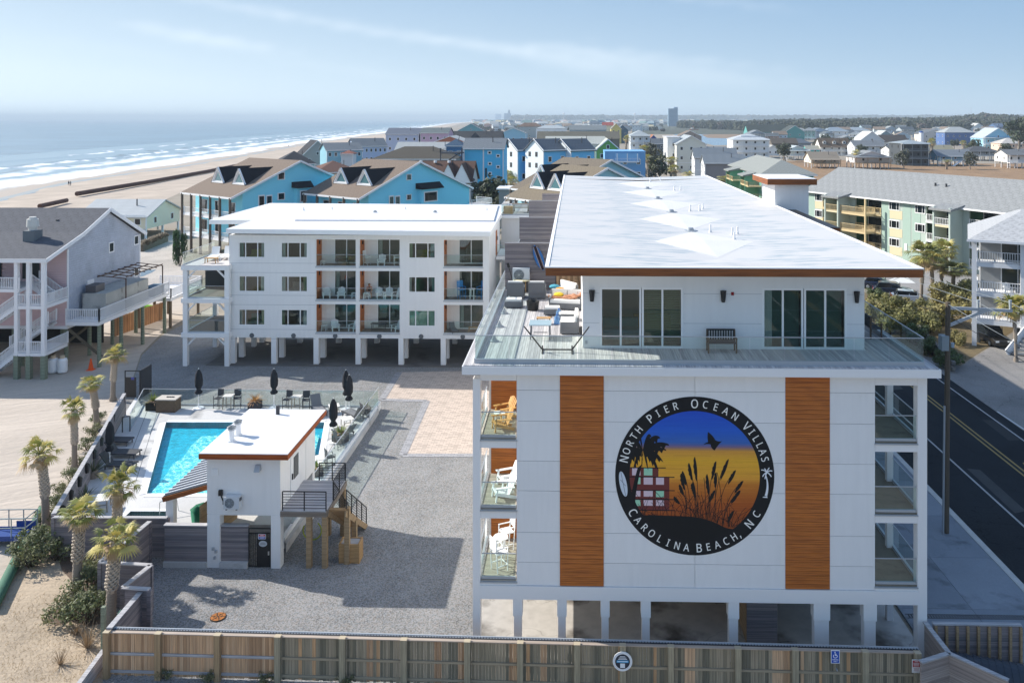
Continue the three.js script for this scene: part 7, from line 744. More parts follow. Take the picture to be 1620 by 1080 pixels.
  if (opt.bay) { const [p0, q0, p1, q1] = opt.bay, A1 = onG(p0, q1), B1 = onG(p1, q0), b = mb(); b.box(A1[0] + .5, A1[1], -.6, B1[0] - .7, B1[1], .4); const o = b.build('bay', wm, t); mb().hexa([V(A1[0], B1[1], -.6), V(B1[0] + .4, B1[1], -.6), V(B1[0] - .1, B1[1] - .05, 1), V(A1[0] + .1, B1[1] - .05, 1), V(A1[0], B1[1] + 1, -.6), V(B1[0] + .3, B1[1] + 1, -.6), V(B1[0] - .1, B1[1] + .1, 1), V(A1[0] + .1, B1[1] + .1, 1)]).build('bay_roof', shing('#16181f'), o); ub('bay_window', M.trim, o, A1[0] + 1, A1[1] + .6, .4, B1[0] - 1.2, B1[1] - .5, .48); ub('pane', M.paneD, o, A1[0] + 1.2, A1[1] + .8, .48, B1[0] - 1.4, B1[1] - .7, .5); }
  if (opt.deck) { const y = eY - 3.4; mb().box(W - .5, y - .3, -4, W + 5, y, 0).build('deck', M.gCap, t); picket(t, [W - .5, 0], [W + 5, 0], y, 1.1, M.trim, .3); picket(t, [W + 5, 0], [W + 5, -4], y, 1.1, M.trim, .3); for (const x of [W, W + 4.8]) ub('stilt', plain('#6d6258'), t, x - .2, 0, -.4, x + .2, y, 0); }
  t.position.set(n[0], 0, n[1]); t.rotation.y = a; return t;
}
const BL = '#8be0f4', RB = '#7b6c5f';
duplex('left blue gabled duplex with sea balconies and two dormers', 365, 312.5, 53, 26.5, 16.5, 10.3, 15.9, BL, RB, { dorm: [-4.2, -11], win: [[441.5, 272, 453, 285, 0], [441.5, 304.5, 453, 317, 0], [411, 308, 421, 330, 0], [423.5, 308, 433, 330, 0]], bay: [464, 295, 492, 326], pil: 6 });
duplex('right blue gabled duplex with two dormers and a side deck', 568, 313.5, 53, 26.6, 15.5, 10.3, 15.8, '#84dcf4', RB, { dorm: [-3.6, -10], win: [[646, 275, 654, 285.5, 0], [646, 307, 654, 317, 0], [618.5, 309, 626, 330, 0], [628, 309, 636, 330, 0], [668, 304, 683, 322, 1]], bay: [661, 296, 697, 326], deck: true });
duplex('brown roofed blue duplex farther behind the roof terrace with two dormers', 880, 305, 42, 27, 13.5, 10.3, 15.7, '#a0d4e2', '#746a5c', { dorm: [-3.4, -9] });
duplex('brown roofed blue duplex right behind the roof terrace with two dormers', 868, 320, 40, 25, 12, 10.2, 15.2, '#a0d4e2', '#7b705e', { dorm: [-2.8, -7.6], dx: 3.6 });
// ---------- named houses, from near to far ----------
const H = (l, px, py, w, e, r, o) => house({ l, px, py, w, e, r, ...o });
H('grey flat roofed shed behind the link roof terrace', 815, 362, 52, 301, 298, { t: 'flat', d: 7, f: 1, n: 1, ns: 0, c: '#80868a', rm: M.roofPlain });
H('brown roofed cream building with white gable ends left of the tall blue block', 690, 352, 108, 287, 257, { t: 'x', d: 14, f: 3, n: 0, ns: 1, c: '#dcdcd4', rc: '#5b4237', x(root, W, D, e, r) { for (const f of [.18, .38]) { const x = W * f, q = mb(); q.tri(V(x - 2, e - .2, .6), V(x + 2, e - .2, .6), V(x, r - .3, .6)); q.build('gable', M.trim, root); const rq = mb(); rq.quad(V(x, r - .25, .8), V(x + 2.1, e - .3, .8), V(x + 2.1, e - .3, -D / 2), V(x, r - .25, -D / 2)).quad(V(x, r - .25, -D / 2), V(x - 2.1, e - .3, -D / 2), V(x - 2.1, e - .3, .8), V(x, r - .25, .8)); rq.build('gable_roof', shing('#5b4237'), root); } for (const f of [-.3, -.08, .13]) { const q = mb(); q.cyl(V(W * f, r - .4, -D / 2 + 1), V(W * f, r + .1, -D / 2 + 1), .35, .35, 8); q.build('roof_vent', M.trim, root); } } });
H('tall blue apartment block with small square windows and dark side stairs', 765, 336, 62, 234, 219, { t: 'x', d: 12, f: 4, n: 0, ns: 0, c: '#58c0ea', rc: '#6d757c', x(root, W, D, e) { const m = W / 62; for (const [px, py] of [[774.5, 241.5], [788, 246.5], [775, 259], [788, 264], [775, 274.5]]) { const f = ub('window', M.trim, root, (px - 765) * m - .5, CH - (py + 2 - PY) * m - .1, 0, (px - 765) * m + .5, CH - (py - 2 - PY) * m + .1, .1); const p = mesh('pane', UB, M.paneD, f); p.scale.set(.55, .55, .5); p.position.z = .4; } ub('corner_trim', M.trim, root, -W * .02, 0, 0, W * .0 + .1, e, .12); ub('tall_window', M.paneD, root, -W * .02 + .6, e - 8, 0, W * .06 + .2, e - 5, .1); for (let k = 0; k < 4; k++) { const y = e - 1 - k * 3; mb().box(-W / 2 - 5.5, y - .3, -3, -W / 2, y, 3).build('stair_landing', M.dkMetal, root); picket(root, [-W / 2 - 5.5, 3], [-W / 2, 3], y, 1, plain('#2e3a44'), .4); mb().bar(V(-W / 2 - 5, y - 3, 2), V(-W / 2 - .6, y, 2), .9, .25).build('stair_flight', M.dkMetal, root); } for (const x of [-W / 2 - 5.4, -W / 2 - .2]) ub('stair_post', M.dkMetal, root, x - .12, 0, 2.8, x + .12, e, 3); } });
[['first white and blue gabled townhouse right of the tall blue block', 838, 318, 48, 236, 219.5], ['second white and blue gabled townhouse in the row of three', 880, 322, 52, 236, 219.5], ['third white and blue gabled townhouse in the row of three', 922, 320, 50, 236, 219.5]].forEach(([l, px, py, w, e, r], i) => H(l, px, py, w, e, r, { t: 'x', d: 8, f: 3, n: 2, ns: 0, c: '#70c2ee', rc: '#6e747a', g: 'white and blue gabled townhouses', ry: 41, x(root, W, D, e2, r2) { const q = mb(); q.box(-W / 2 - .06, 0, -D, -W / 2 - .01, e2, 0); q.tri(V(-W / 2 - .06, e2, -D), V(-W / 2 - .06, e2, 0), V(-W / 2 - .06, r2 - .3, -D / 2)); q.build('end_wall', siding('#dfe6ea'), root, 'white gable end'); mb().bar(V(-W / 2 - .4, e2 - .3, .5), V(-W / 2 - .4, r2, -D / 2), .12, .4).build('barge_board', M.trim, root); for (const z of [-3, -6]) for (const y of [e2 - 2, e2 - 5]) ub('side_window', M.paneD, root, -W / 2 - .12, y, z - .5, -W / 2 - .05, y + 1.3, z + .5); } }));
H('long grey roofed house behind the white and blue townhouses', 910, 292, 92, 226, 216, { t: 'x', d: 16, f: 2, n: 5, c: '#c9d0d0', rc: '#a8aca6' });
H('bright green gabled house right of the townhouses', 962, 297, 38, 236, 219.5, { t: 'z', d: 26, f: 3, n: 2, gw: 1, c: '#6aa556', rc: '#b2b6ae' });
H('blue flat walled house with a roof terrace above the brown roofs', 989, 305, 64, 246, 239, { t: 'flat', d: 14, f: 3, n: 3, ns: 1, c: '#6fa5d4', rm: plain('#6fa5d4'), ov: .1, x(root, W, D, e, r) { ub('terrace_recess', plain('#7fb4dd'), root, -W * .25, r - 3.2, .01, W * .35, r - .6, .12); picket(root, [-W * .25, 1.2], [W * .35, 1.2], r - 3.2, 1, M.trim, .4); ub('terrace_floor', M.trim, root, -W * .25, r - 3.5, .02, W * .35, r - 3.2, 1.3); for (const f of [-.2, .05, .3]) ub('terrace_post', M.trim, root, W * f - .1, r - 3.2, 1.1, W * f + .1, r - .7, 1.3); } });
H('small outbuilding with a pale green metal roof below the townhouses', 838, 290, 36, 274, 257.5, { t: 'x', d: 9, f: 1, n: 2, c: '#6f9a86', rm: metal('#93bfa9') });
H('dark olive hip roofed long house behind the right blue duplex', 655, 302, 130, 251, 233, { t: 'hip', d: 17, f: 2, n: 7, c: '#7f8c92', rc: '#4d483f' });
H('blue turret house with white windows at the end of the olive roof', 719, 297, 27, 230, 220, { t: 'hip', d: 7, f: 3, n: 2, c: '#4880b0', rc: '#39556e' });
H('long pale metal roofed house behind the olive roof', 678, 282, 112, 243, 225.5, { t: 'x', d: 20, f: 2, n: 5, c: '#7f9db5', rm: metal('#b5b8b5') });
H('grey gabled beach house with a dark roof near the dunes', 502, 276, 50, 246, 222, { t: 'z', d: 13, f: 2, n: 2, gw: 1, c: '#9a9c9a', rc: '#23262e', ry: 30 });
H('low dark hip roofed house left of the grey beach house', 468, 286, 58, 259, 240, { t: 'hip', d: 14, f: 1, n: 3, c: '#7fb2b8', rc: '#33363d', ry: 25 });
H('pale teal three storey row house near the beach', 545, 281, 56, 237, 226, { t: 'x', d: 12, f: 3, n: 6, c: '#82b5c6', rc: '#70787e', ry: 30 });
H('lavender three storey row house near the beach', 587, 272, 52, 231, 219, { t: 'x', d: 12, f: 3, n: 7, c: '#b1c0da', rc: '#70787e', ry: 32 });
H('small shelter with a red tiled roof before the teal row', 549, 283, 18, 243, 238, { t: 'hip', d: 5, f: 1, n: 1, c: '#c9cdd0', rc: '#8a5648' });
H('reddish brown low roof between the two blue duplexes', 535, 296, 70, 272, 256, { t: 'hip', d: 15, f: 1, n: 0, c: '#9c8f86', rc: '#6a4a3e', ry: 30 });
H('big lavender house with a steep grey roof by the surf', 636, 256, 52, 212, 202.5, { t: 'x', d: 18, f: 3, n: 4, c: '#b4bfd6', rc: '#5d6675' });
H('pink fronted house with a grey green roof beside the lavender house', 687, 256, 44, 210, 202, { t: 'x', d: 18, f: 3, n: 4, c: '#c9adc2', rc: '#5f6a6c' });
H('white metal roofed house with a terracotta gable', 712, 264, 58, 225, 215, { t: 'z', d: 20, f: 2, n: 2, c: '#b06a4e', rm: metal('#c3c1bb') });
H('dark charcoal roofed lodge with a small front gable', 752, 252, 82, 218, 207.5, { t: 'x', d: 16, f: 2, n: 5, c: '#5f6a70', rc: '#2c3036', x(root, W, D, e, r) { const q = mb(); q.tri(V(-3, e, .6), V(3, e, .6), V(0, r - .5, .6)); q.build('front_gable', plain('#3b424a'), root); } });
H('teal gabled house left of the long grey warehouse roof', 745, 232, 42, 206, 195, { t: 'z', d: 18, f: 2, n: 3, gw: 1, c: '#5f9aa6', rc: '#4b545c' });
H('pale blue gabled house before the long olive roofs', 812, 244, 40, 210, 202, { t: 'z', d: 16, f: 2, n: 3, c: '#8fc0d6', rc: '#7a8489' });
H('long olive grey warehouse roof in the middle of the town', 915, 238, 130, 219, 208, { t: 'x', d: 24, f: 1, n: 0, c: '#6b6a5e', rc: '#5f5c50' });
H('white low house with a blue porch behind the warehouse roof', 872, 221, 48, 203, 198, { t: 'hip', d: 18, f: 2, n: 4, c: '#dfe4e6', rc: '#a9b2b6' });
H('brown roofed house left of the white low house', 838, 218, 40, 200, 194, { t: 'hip', d: 18, f: 2, n: 3, c: '#9aa6a8', rc: '#6a5548' });
H('grey terraced house with a wide roof right of the white low house', 930, 224, 58, 205, 198, { t: 'x', d: 18, f: 2, n: 5, c: '#8fa3ac', rc: '#777f82' });
// right of the road
H('white multi porch house with a pale hip roof beside the road', 1013, 246, 30, 214, 206, { t: 'hip', d: 18, f: 3, n: 3, porch: 1, c: '#cfd8de', rc: '#a3acb0' });
H('yellow sided tall house along the road', 975, 227, 16, 203, 195, { t: 'z', d: 20, f: 3, n: 2, c: '#d8c777', rc: '#8f8b7c' });
H('red roofed cream house along the road', 962, 214, 17, 198, 193, { t: 'x', d: 16, f: 2, n: 2, c: '#d9cfa9', rc: '#97463c' });
H('dark blue gabled house behind the yellow one', 985, 226, 18, 205, 197, { t: 'z', d: 18, f: 2, n: 2, gw: 1, c: '#4b6a80', rc: '#7b868b' });
H('orange and navy gabled house right of the multi porch house', 1034, 238, 17, 221, 213, { t: 'z', d: 18, f: 2, n: 2, c: '#2f3f8a', rc: '#a4643c' });
H('dark grey house with a teal porch below the navy house', 1042, 248, 20, 227, 219, { t: 'x', d: 12, f: 2, n: 2, c: '#566069', rc: '#5c646c' });
H('narrow tall white house left of the big cream house', 1066, 270, 20, 219, 216, { t: 'flat', d: 16, f: 3, n: 1, c: '#e2e5e6', rm: M.roofPlain });
H('big cream three storey house with a pale metal roof', 1094, 272, 46, 227, 214, { t: 'z', d: 24, f: 3, n: 3, c: '#dcdacd', rm: metal('#b6bcbd') });
H('brown gabled house behind the big cream house', 1092, 236, 36, 215, 206.5, { t: 'z', d: 18, f: 2, n: 2, c: '#9a8f86', rc: '#7b6d60' });
[['grey metal roofed house, farthest of the three in the stepped row', 1118, 271, 64, 241, 232], ['grey metal roofed house, middle of the three in the stepped row', 1133, 279, 66, 248, 234], ['grey metal roofed house, nearest of the three in the stepped row', 1147, 290, 62, 257, 244]].forEach(([l, px, py, w, e, r], i) => H(l, px, py, w, e, r, { t: 'x', d: 9, f: 3, n: i === 2 ? 0 : 2, ns: 3, c: i === 2 ? '#8f8b8c' : '#d6d9db', rm: metal('#8b9296'), g: 'stepped row of grey metal roofs', x(root, W, D, e2, r2) { const q = mb(); q.box(-W / 2 - .07, 0, -D, -W / 2 - .01, e2, 0); q.tri(V(-W / 2 - .07, e2, -D), V(-W / 2 - .07, e2, 0), V(-W / 2 - .07, r2 - .3, -D / 2)); q.build('end_wall', siding('#e1e5e8'), root); for (const y of [2, 5, 8]) ub('side_window', M.paneD, root, -W / 2 - .13, y, -D / 2 - .6, -W / 2 - .06, y + 1.5, -D / 2 + .6); } }));
H('white three level porch house with roof terraces by the inlet', 1188, 250, 56, 220, 212, { t: 'hip', d: 18, f: 3, n: 4, porch: 1, pn: 4, c: '#e4e7e8', rm: metal('#cfd4d6'), x(root, W, D, e, r) { picket(root, [-W * .25, -4], [W * .25, -4], r - 1.2, 1.3, M.trim, .6); ub('roof_deck', M.trim, root, -W * .25, r - 1.6, -D * .7, W * .25, r - 1.1, -4); } });
H('small white house right of the three level porch house', 1223, 246, 18, 235, 229, { t: 'z', d: 12, f: 1, n: 2, c: '#e0e2e0', rc: '#a7a9a4' });
H('long teal hotel with a dark green roof by the inlet', 1215, 224, 62, 208.5, 197, { t: 'x', d: 22, f: 2, n: 6, c: '#5a9a94', rc: '#3e4744' });
H('teal gabled hotel wing right of the long teal hotel', 1258, 226, 30, 208, 198, { t: 'z', d: 22, f: 2, n: 2, c: '#5a9a94', rc: '#424a48' });
[[1223, 26], [1256, 34], [1290, 38]].forEach(([px, w], i) => H(['left', 'middle', 'right'][i] + ' white terrace row with a dusty red roof before the woods', px, 203, w, 197.2, 192.4, { t: 'x', d: 26, f: 2, n: 8, ns: 0, c: '#dedbd6', rc: '#96695c', g: 'red roofed terrace rows' }));
H('white and green stilt house with a hipped metal roof by the marsh', 1262, 253, 36, 237, 230, { t: 'z', d: 12, f: 1, st: 2.6, n: 3, porch: 1, c: '#d7e2dc', rm: metal('#c9d2d2') });
H('turquoise small house behind the white and green stilt house', 1290, 246, 26, 236, 230, { t: 'x', d: 10, f: 1, st: 1.5, n: 3, c: '#3fb7b0', rc: '#9b9b8f' });
H('white house with a brown roof and three dormers', 1322, 246, 46, 231, 218, { t: 'x', d: 13, f: 2, n: 4, dorm: 3, porch: 1, c: '#e7e6e0', rc: '#5f5245' });
H('beige cottage with a yellow timber deck by the marsh', 1306, 266, 44, 251, 240, { t: 'x', d: 12, f: 1, st: 2.4, n: 3, porch: 1, pt: M.lumber, c: '#ddd6c6', rc: '#8d8375' });
H('white cottage with a timber deck right of the beige cottage', 1380, 267, 54, 247, 238, { t: 'z', d: 12, f: 1, st: 2.8, n: 2, porch: 1, pt: M.lumber, c: '#d9d3cf', rc: '#868a8c' });
H('dark glass fronted three storey house by the marsh', 1448, 262, 42, 226, 221.5, { t: 'hip', d: 16, f: 3, n: 4, porch: 1, pn: 3, c: '#40474d', rm: metal('#a7b1b5'), fm: M.dkMetal, pt: plain('#7d858a') });
H('white annex left of the dark glass fronted house', 1421, 258, 22, 236, 230, { t: 'x', d: 14, f: 2, n: 2, c: '#dfe2e2', rc: '#5b6063' });
H('sky blue stilt house with a white stair by the marsh', 1512, 262, 54, 246, 236.5, { t: 'x', d: 11, f: 1, st: 2.5, n: 3, porch: 1, c: '#5fa6c8', rc: '#767e86', x(root, W, D, e, r, st) { mb().bar(V(W * .1, st, 2.4), V(-W * .2, 0, 5), 1, .25).build('stair', M.trim, root); } });
H('pale yellow cottage behind the sky blue stilt house', 1490, 252, 40, 237, 229, { t: 'x', d: 12, f: 1, n: 3, c: '#d9d0a8', rc: '#8d8a76' });
H('grey stilt house with a dark roof right of the sky blue house', 1556, 254, 44, 238, 231, { t: 'hip', d: 12, f: 1, st: 2.8, n: 4, porch: 1, c: '#9aa0a3', rc: '#4c5055' });
H('white house with a stair at the right edge by the marsh', 1612, 266, 34, 243, 236, { t: 'x', d: 12, f: 1, st: 2.8, n: 3, porch: 1, c: '#e0e0dd', rc: '#6a6e72' });
H('pale blue two storey house with porches under white gables', 1580, 242, 46, 217, 202, { t: 'z', d: 18, f: 2, st: 1.5, n: 3, porch: 1, gw: 1, c: '#8fc3dc', rm: metal('#c6d0d6') });
H('peach house with a cream roof beside the pale blue house', 1604, 244, 36, 226, 218, { t: 'hip', d: 14, f: 2, n: 3, c: '#dcbfa9', rm: metal('#d6d0c6') });
H('navy blue hip roofed house with white trim before the woods', 1519, 230, 46, 209, 200.5, { t: 'hip', d: 18, f: 2, n: 5, c: '#4f6a9a', rm: metal('#b9bcb8') });
H('cream house with a dark roof left of the navy house', 1480, 228, 40, 211, 204, { t: 'z', d: 18, f: 2, n: 3, gw: 1, c: '#d9d0c4', rc: '#62666a', x(root, W, D, e) { mb().cyl(V(-W * .55, 0, 1), V(-W * .55, e + 1, 1), 2.1, 2.1, 14).build('tower', M.trim, root); mb().cyl(V(-W * .55, e + 1, 1), V(-W * .55, e + 2.5, 1), 2.3, .4, 14).build('tower_roof', M.blue, root); } });
H('low dark brown roofed hall before the inlet', 1417, 234, 40, 223, 213, { t: 'x', d: 16, f: 1, n: 3, c: '#cfcac2', rc: '#433d3a' });
H('white gabled house with many gable windows', 1380, 236, 38, 222, 207.5, { t: 'z', d: 20, f: 2, n: 5, gw: 1, c: '#c6cdd2', rm: metal('#d5d7d2') });
H('slate gabled house with white barge boards beside it', 1402, 230, 30, 217, 206, { t: 'z', d: 18, f: 2, n: 3, gw: 1, c: '#7f969e', rm: metal('#cfd2cc') });
H('white house with navy shutters left of the dark brown hall', 1376, 248, 46, 230, 222, { t: 'x', d: 14, f: 2, n: 4, porch: 1, c: '#d5d9dd', rc: '#70767c' });
H('blue grey gabled house left of the white gables', 1297, 220, 38, 208, 202, { t: 'z', d: 18, f: 2, n: 3, porch: 1, c: '#a9b7c4', rc: '#6e7c8a' });
H('white hip roofed house behind the three dormer house', 1324, 220, 36, 207, 201, { t: 'hip', d: 18, f: 2, n: 4, porch: 1, c: '#e2e4e4', rm: metal('#98a6b0') });
H('second white hip roofed house farther right', 1356, 216, 40, 206, 201, { t: 'hip', d: 20, f: 2, n: 4, c: '#d9dee0', rm: metal('#a3aeb4') });
H('weathered dark cottage below the teal hotel', 1242, 238, 40, 226, 218, { t: 'x', d: 12, f: 1, n: 3, c: '#6a6259', rc: '#5b534b' });
H('grey bungalow with a slate roof left of the three dormer house', 1265, 236, 36, 226, 219, { t: 'hip', d: 12, f: 1, n: 3, c: '#8b9096', rc: '#5a6470' });
H('white gabled villa at the foot of the woods', 1549, 211, 24, 203, 194.5, { t: 'z', d: 24, f: 2, n: 3, gw: 1, c: '#e6e6e1', rm: metal('#dcdcd6') });
H('long navy terrace with white dormers at the right edge', 1602, 213, 48, 200, 195, { t: 'x', d: 26, f: 2, n: 9, dorm: 5, c: '#4a6488', rc: '#4b5f7b' });
H('pink house among the trees left of the villa', 1484, 207, 20, 200, 194, { t: 'x', d: 22, f: 2, n: 4, c: '#dcc6cb', rm: metal('#d9d4cf') });
// small far houses that blend into the skyline of the town
{
  const r = rng(300), cs = ['#dfe2e2', '#cdd6da', '#b9cbd4', '#9fb9c6', '#d8cfae', '#c7a9a0', '#8fb3b0', '#e6e4dc', '#aab3b8'], rs = ['#7d858a', '#5f676c', '#9a9f9e', '#8a7a6c', '#b9bdbb'];
  const farH = [], spots = []; for (let i = 0; i < 420; i++) { const py = 190.6 + Math.pow(r(), 1.25) * (i < 300 ? 17 : 7.5), px = i < 300 ? 735 + r() * 310 : 990 + r() * 200; if (px > 1042 && px < 1200 && py > 197.6) continue; if (px < 735 + (py - 189) * 2) continue; spots.push([px, py]); }
  spots.sort((a, b) => a[1] - b[1]).forEach(([px, py], i) => { const z = -G(px, py)[1], m = z / F, h = 6 + 6 * r(), w = 11 + 12 * r(); const fp = G(px, py); if (!free(fp[0], fp[1] - 6, 8)) return; if (py < 195 || i % 5 === 0) { farH.push([fp[0], fp[1], w, h, r(), Math.floor(r() * 9)]); return; } const ci = Math.floor(r() * 9), ti = Math.floor(r() * 3); house({ l: `small ${['white', 'pale grey', 'light blue', 'blue', 'yellow', 'rosy', 'green blue', 'cream', 'grey'][ci]} far off house with a ${['side gabled', 'front gabled', 'hipped'][ti]} roof in the hazy skyline`, g: 'far off houses in the hazy skyline', px, py, w: w / m, e: PY + (CH - h) / m, r: PY + (CH - h - 2 - 2 * r()) / m, t: ['x', 'z', 'hip'][ti], d: 12, f: 2, n: py > 197 ? 3 : 0, ns: 0, c: cs[ci], rc: rs[Math.floor(r() * 5)], ry: (r() - .5) * 40, trim: 0 }); });
  { for (let i = 0; i < 700; i++) { const px = 745 + r() * 445, py = px < 1042 ? 192.6 + Math.pow(r(), 1.3) * 11 : 193 + r() * 4.4; if (px < 735 + (py - 189) * 2.4) continue; const g = G(px, py); if (free(g[0], g[1], 8)) farH.push([g[0], g[1], 13 + 16 * r(), 7 + 11 * r(), r(), Math.floor(r() * 9)]); } const q = mb(); q.box(-.5, 0, -.5, .5, .72, .5); const nw = q.p.length / 3; q.quad(V(-.56, .7, .56), V(.56, .7, .56), V(.4, 1, 0), V(-.4, 1, 0)).quad(V(.56, .7, -.56), V(-.56, .7, -.56), V(-.4, 1, 0), V(.4, 1, 0)).tri(V(-.56, .7, -.56), V(-.56, .7, .56), V(-.4, 1, 0)).tri(V(.56, .7, .56), V(.56, .7, -.56), V(.4, 1, 0)); for (const x of [-.3, 0, .3]) for (const y of [.1, .42]) q.box(x - .07, y, .49, x + .07, y + .18, .52); const g = q.make(), n = g.attributes.position.count, c = new Float32Array(n * 3); for (let i = 0; i < n; i++) { const v = i < nw ? 1 : i < nw + 18 ? .55 : .12; c.set([v, v, v], i * 3); } g.setAttribute('color', new THREE.BufferAttribute(c, 3)); const im = new THREE.InstancedMesh(g, mat([1, 1, 1], { vertexColors: true }), farH.length), mx = new THREE.Matrix4(); farH.forEach(([x, z, w, h, a, k], i) => { mx.compose(V(x, 0, z), new THREE.Quaternion().setFromAxisAngle(V(0, 1, 0), (a - .5) * 1.4), V(w, h + 3, 12)); im.setMatrixAt(i, mx); im.setColorAt(i, new THREE.Color(cs[k])); }); im.name = 'far_houses'; im.userData = { kind: 'stuff', label: 'packed pale houses of the hazy far town' }; scene.add(im); }
  for (let i = 0; i < 130; i++) { const px = 1195 + r() * 440, py = 204 + r() * 26, [x, z] = G(px, py), m = -z / F, h = 5 + 4 * r(), w = 10 + 8 * r(), ci = Math.floor(r() * 9), ti = Math.floor(r() * 3), st = r() < .5 ? 2.4 : 0; if ((px < 1500 && py < 208) || !free(x, z - 6, 8.5)) continue; house({ l: `${['white', 'pale grey', 'light blue', 'blue', 'yellow', 'rosy', 'green blue', 'cream', 'grey'][ci]} house with a ${['side gabled', 'front gabled', 'hipped'][ti]} roof ${st ? 'on stilts ' : ''}among the houses across the marsh`, g: 'smaller houses across the marsh', px, py, w: w / m, e: PY + (CH - h - st) / m, r: PY + (CH - h - st - 2.4 - r()) / m, t: ['x', 'z', 'hip'][ti], d: 10, f: st ? 1 : 2, st, n: 3, ns: 2, porch: r() < .5, c: cs[ci], rc: rs[Math.floor(r() * 5)], ry: (r() - .5) * 50 }); }
  // far shore of the inlet, below the woods
  for (let i = 0; i < 22; i++) { const px = 1130 + i * 16 + r() * 10, py = 195.5 + r() * 2, m = -G(px, py)[1] / F, h = 7 + 4 * r(); house({ l: `small ${['white', 'grey', 'cream'][i % 3]} far off house with a ${['gabled', 'hipped'][i % 2]} roof on the wooded far shore`, g: 'far off houses on the wooded shore', px, py, w: (14 + 12 * r()) / m, e: PY + (CH - h) / m, r: PY + (CH - h - 3) / m, t: ['x', 'hip'][i % 2], d: 12, f: 2, n: 0, ns: 0, c: cs[[0, 1, 7][i % 3]], rc: rs[i % 5], trim: 0 }); }
}
// towers of the skyline
function tower(l, px, pyb, w, ptop, c, o = {}) { const [x, z] = G(px, pyb), m = -z / F, W = w * m, h = CH - (ptop - PY) * m, t = thing('tower_block', l, 'tower', [x, 0, z]), wm = plain(c); const body = mb(); body.box(x - W / 2, 0, z - W * .5, x + W / 2, h * (o.k || 1), z); if (o.step) body.box(x - W * 1.2, 0, z - W * .5, x - W / 2, h * .72, z); body.build('wall', wm, t); const n = o.fl || 12; for (let i = 0; i < n; i++) ub('window_band', plain(o.b || '#6b8496'), t, -W * .44, h * (o.k || 1) * (i + .35) / n, -.1, W * .44, h * (o.k || 1) * (i + .7) / n, .25); if (o.top) mb().cyl(V(x, h * o.k, z - W * .25), V(x, h * .97, z - W * .25), W * .3, W * .22, 8).cyl(V(x, h * .97, z - W * .25), V(x, h * 1.06, z - W * .25), W * .2, .1, 8).build('cupola', plain('#5b7c92'), t); if (o.side) mb().box(x + W * .1, h, z - W * .5, x + W / 2, h * 1.08, z - W * .1).build('lift_head', wm, t); return t; }
tower('tall grey blue tower block beyond the inlet', 1065, 200, 15, 171.5, '#8fa9bc', { fl: 14, side: true }); tower('distant beachfront hotel with a cupola tower', 805, 192.2, 6.5, 174, '#7e9bb5', { fl: 9, top: true, k: .72, step: true, b: '#5f7f9c' }); tower('hazy distant block left of the cupola hotel', 788, 190.9, 9, 180, '#b8cad9', { fl: 8, b: '#a5bccd' });
for (const [l, px, py, tp] of [['white water tower above the far town', 892, 193, 178], ['white round water tower left of the tower block', 1004.5, 193.5, 178.5]]) { const [x, z] = G(px, py), m = -z / F, h = CH - (tp - PY) * m, t = thing('water_tower', l, 'water tower', [x, 0, z]); mb().cyl(V(x, 0, z), V(x, h * .8, z), 1.8, 1.2, 10).build('stem', M.trim, t); const g = new THREE.SphereGeometry(1.9 * m, 16, 10); g.scale(1, .75, 1); const o = mesh('tank', g, M.trim, t); o.position.y = h * .9; }
{ const [x, z] = G(1537, 193), t = thing('lattice_mast', 'thin red lattice mast above the woods', 'mast', [x, 0, z]), m = -z / F, h = CH - (169.5 - PY) * m, q = mb(); for (const s of [-1, 1]) q.bar(V(x + s * 2.5, 0, z), V(x + s * .4, h, z), .5, .5); for (let k = 0; k < 16; k++) q.bar(V(x - 2.2 * (1 - k / 18), h * k / 16, z), V(x + 2.2 * (1 - k / 18), h * (k + 1) / 16, z), .35, .35); q.build('lattice', plain('#9a7d80'), t); }
{ const [x, z] = G(1098, 206), t = thing('work_barge', 'orange work barge on the inlet water', 'boat', [x, 0, z]), q = mb(); q.box(x - 9, .05, z - 3, x + 9, 2, z + 3); q.build('hull', plain('#8a4a32'), t); mb().box(x - 6, 2, z - 2, x - 1, 6, z + 2).build('cabin', plain('#d9cfc4'), t); mb().bar(V(x + 2, 2, z), V(x - 3, 9, z), .7, .7).build('boom', plain('#c9733a'), t); }
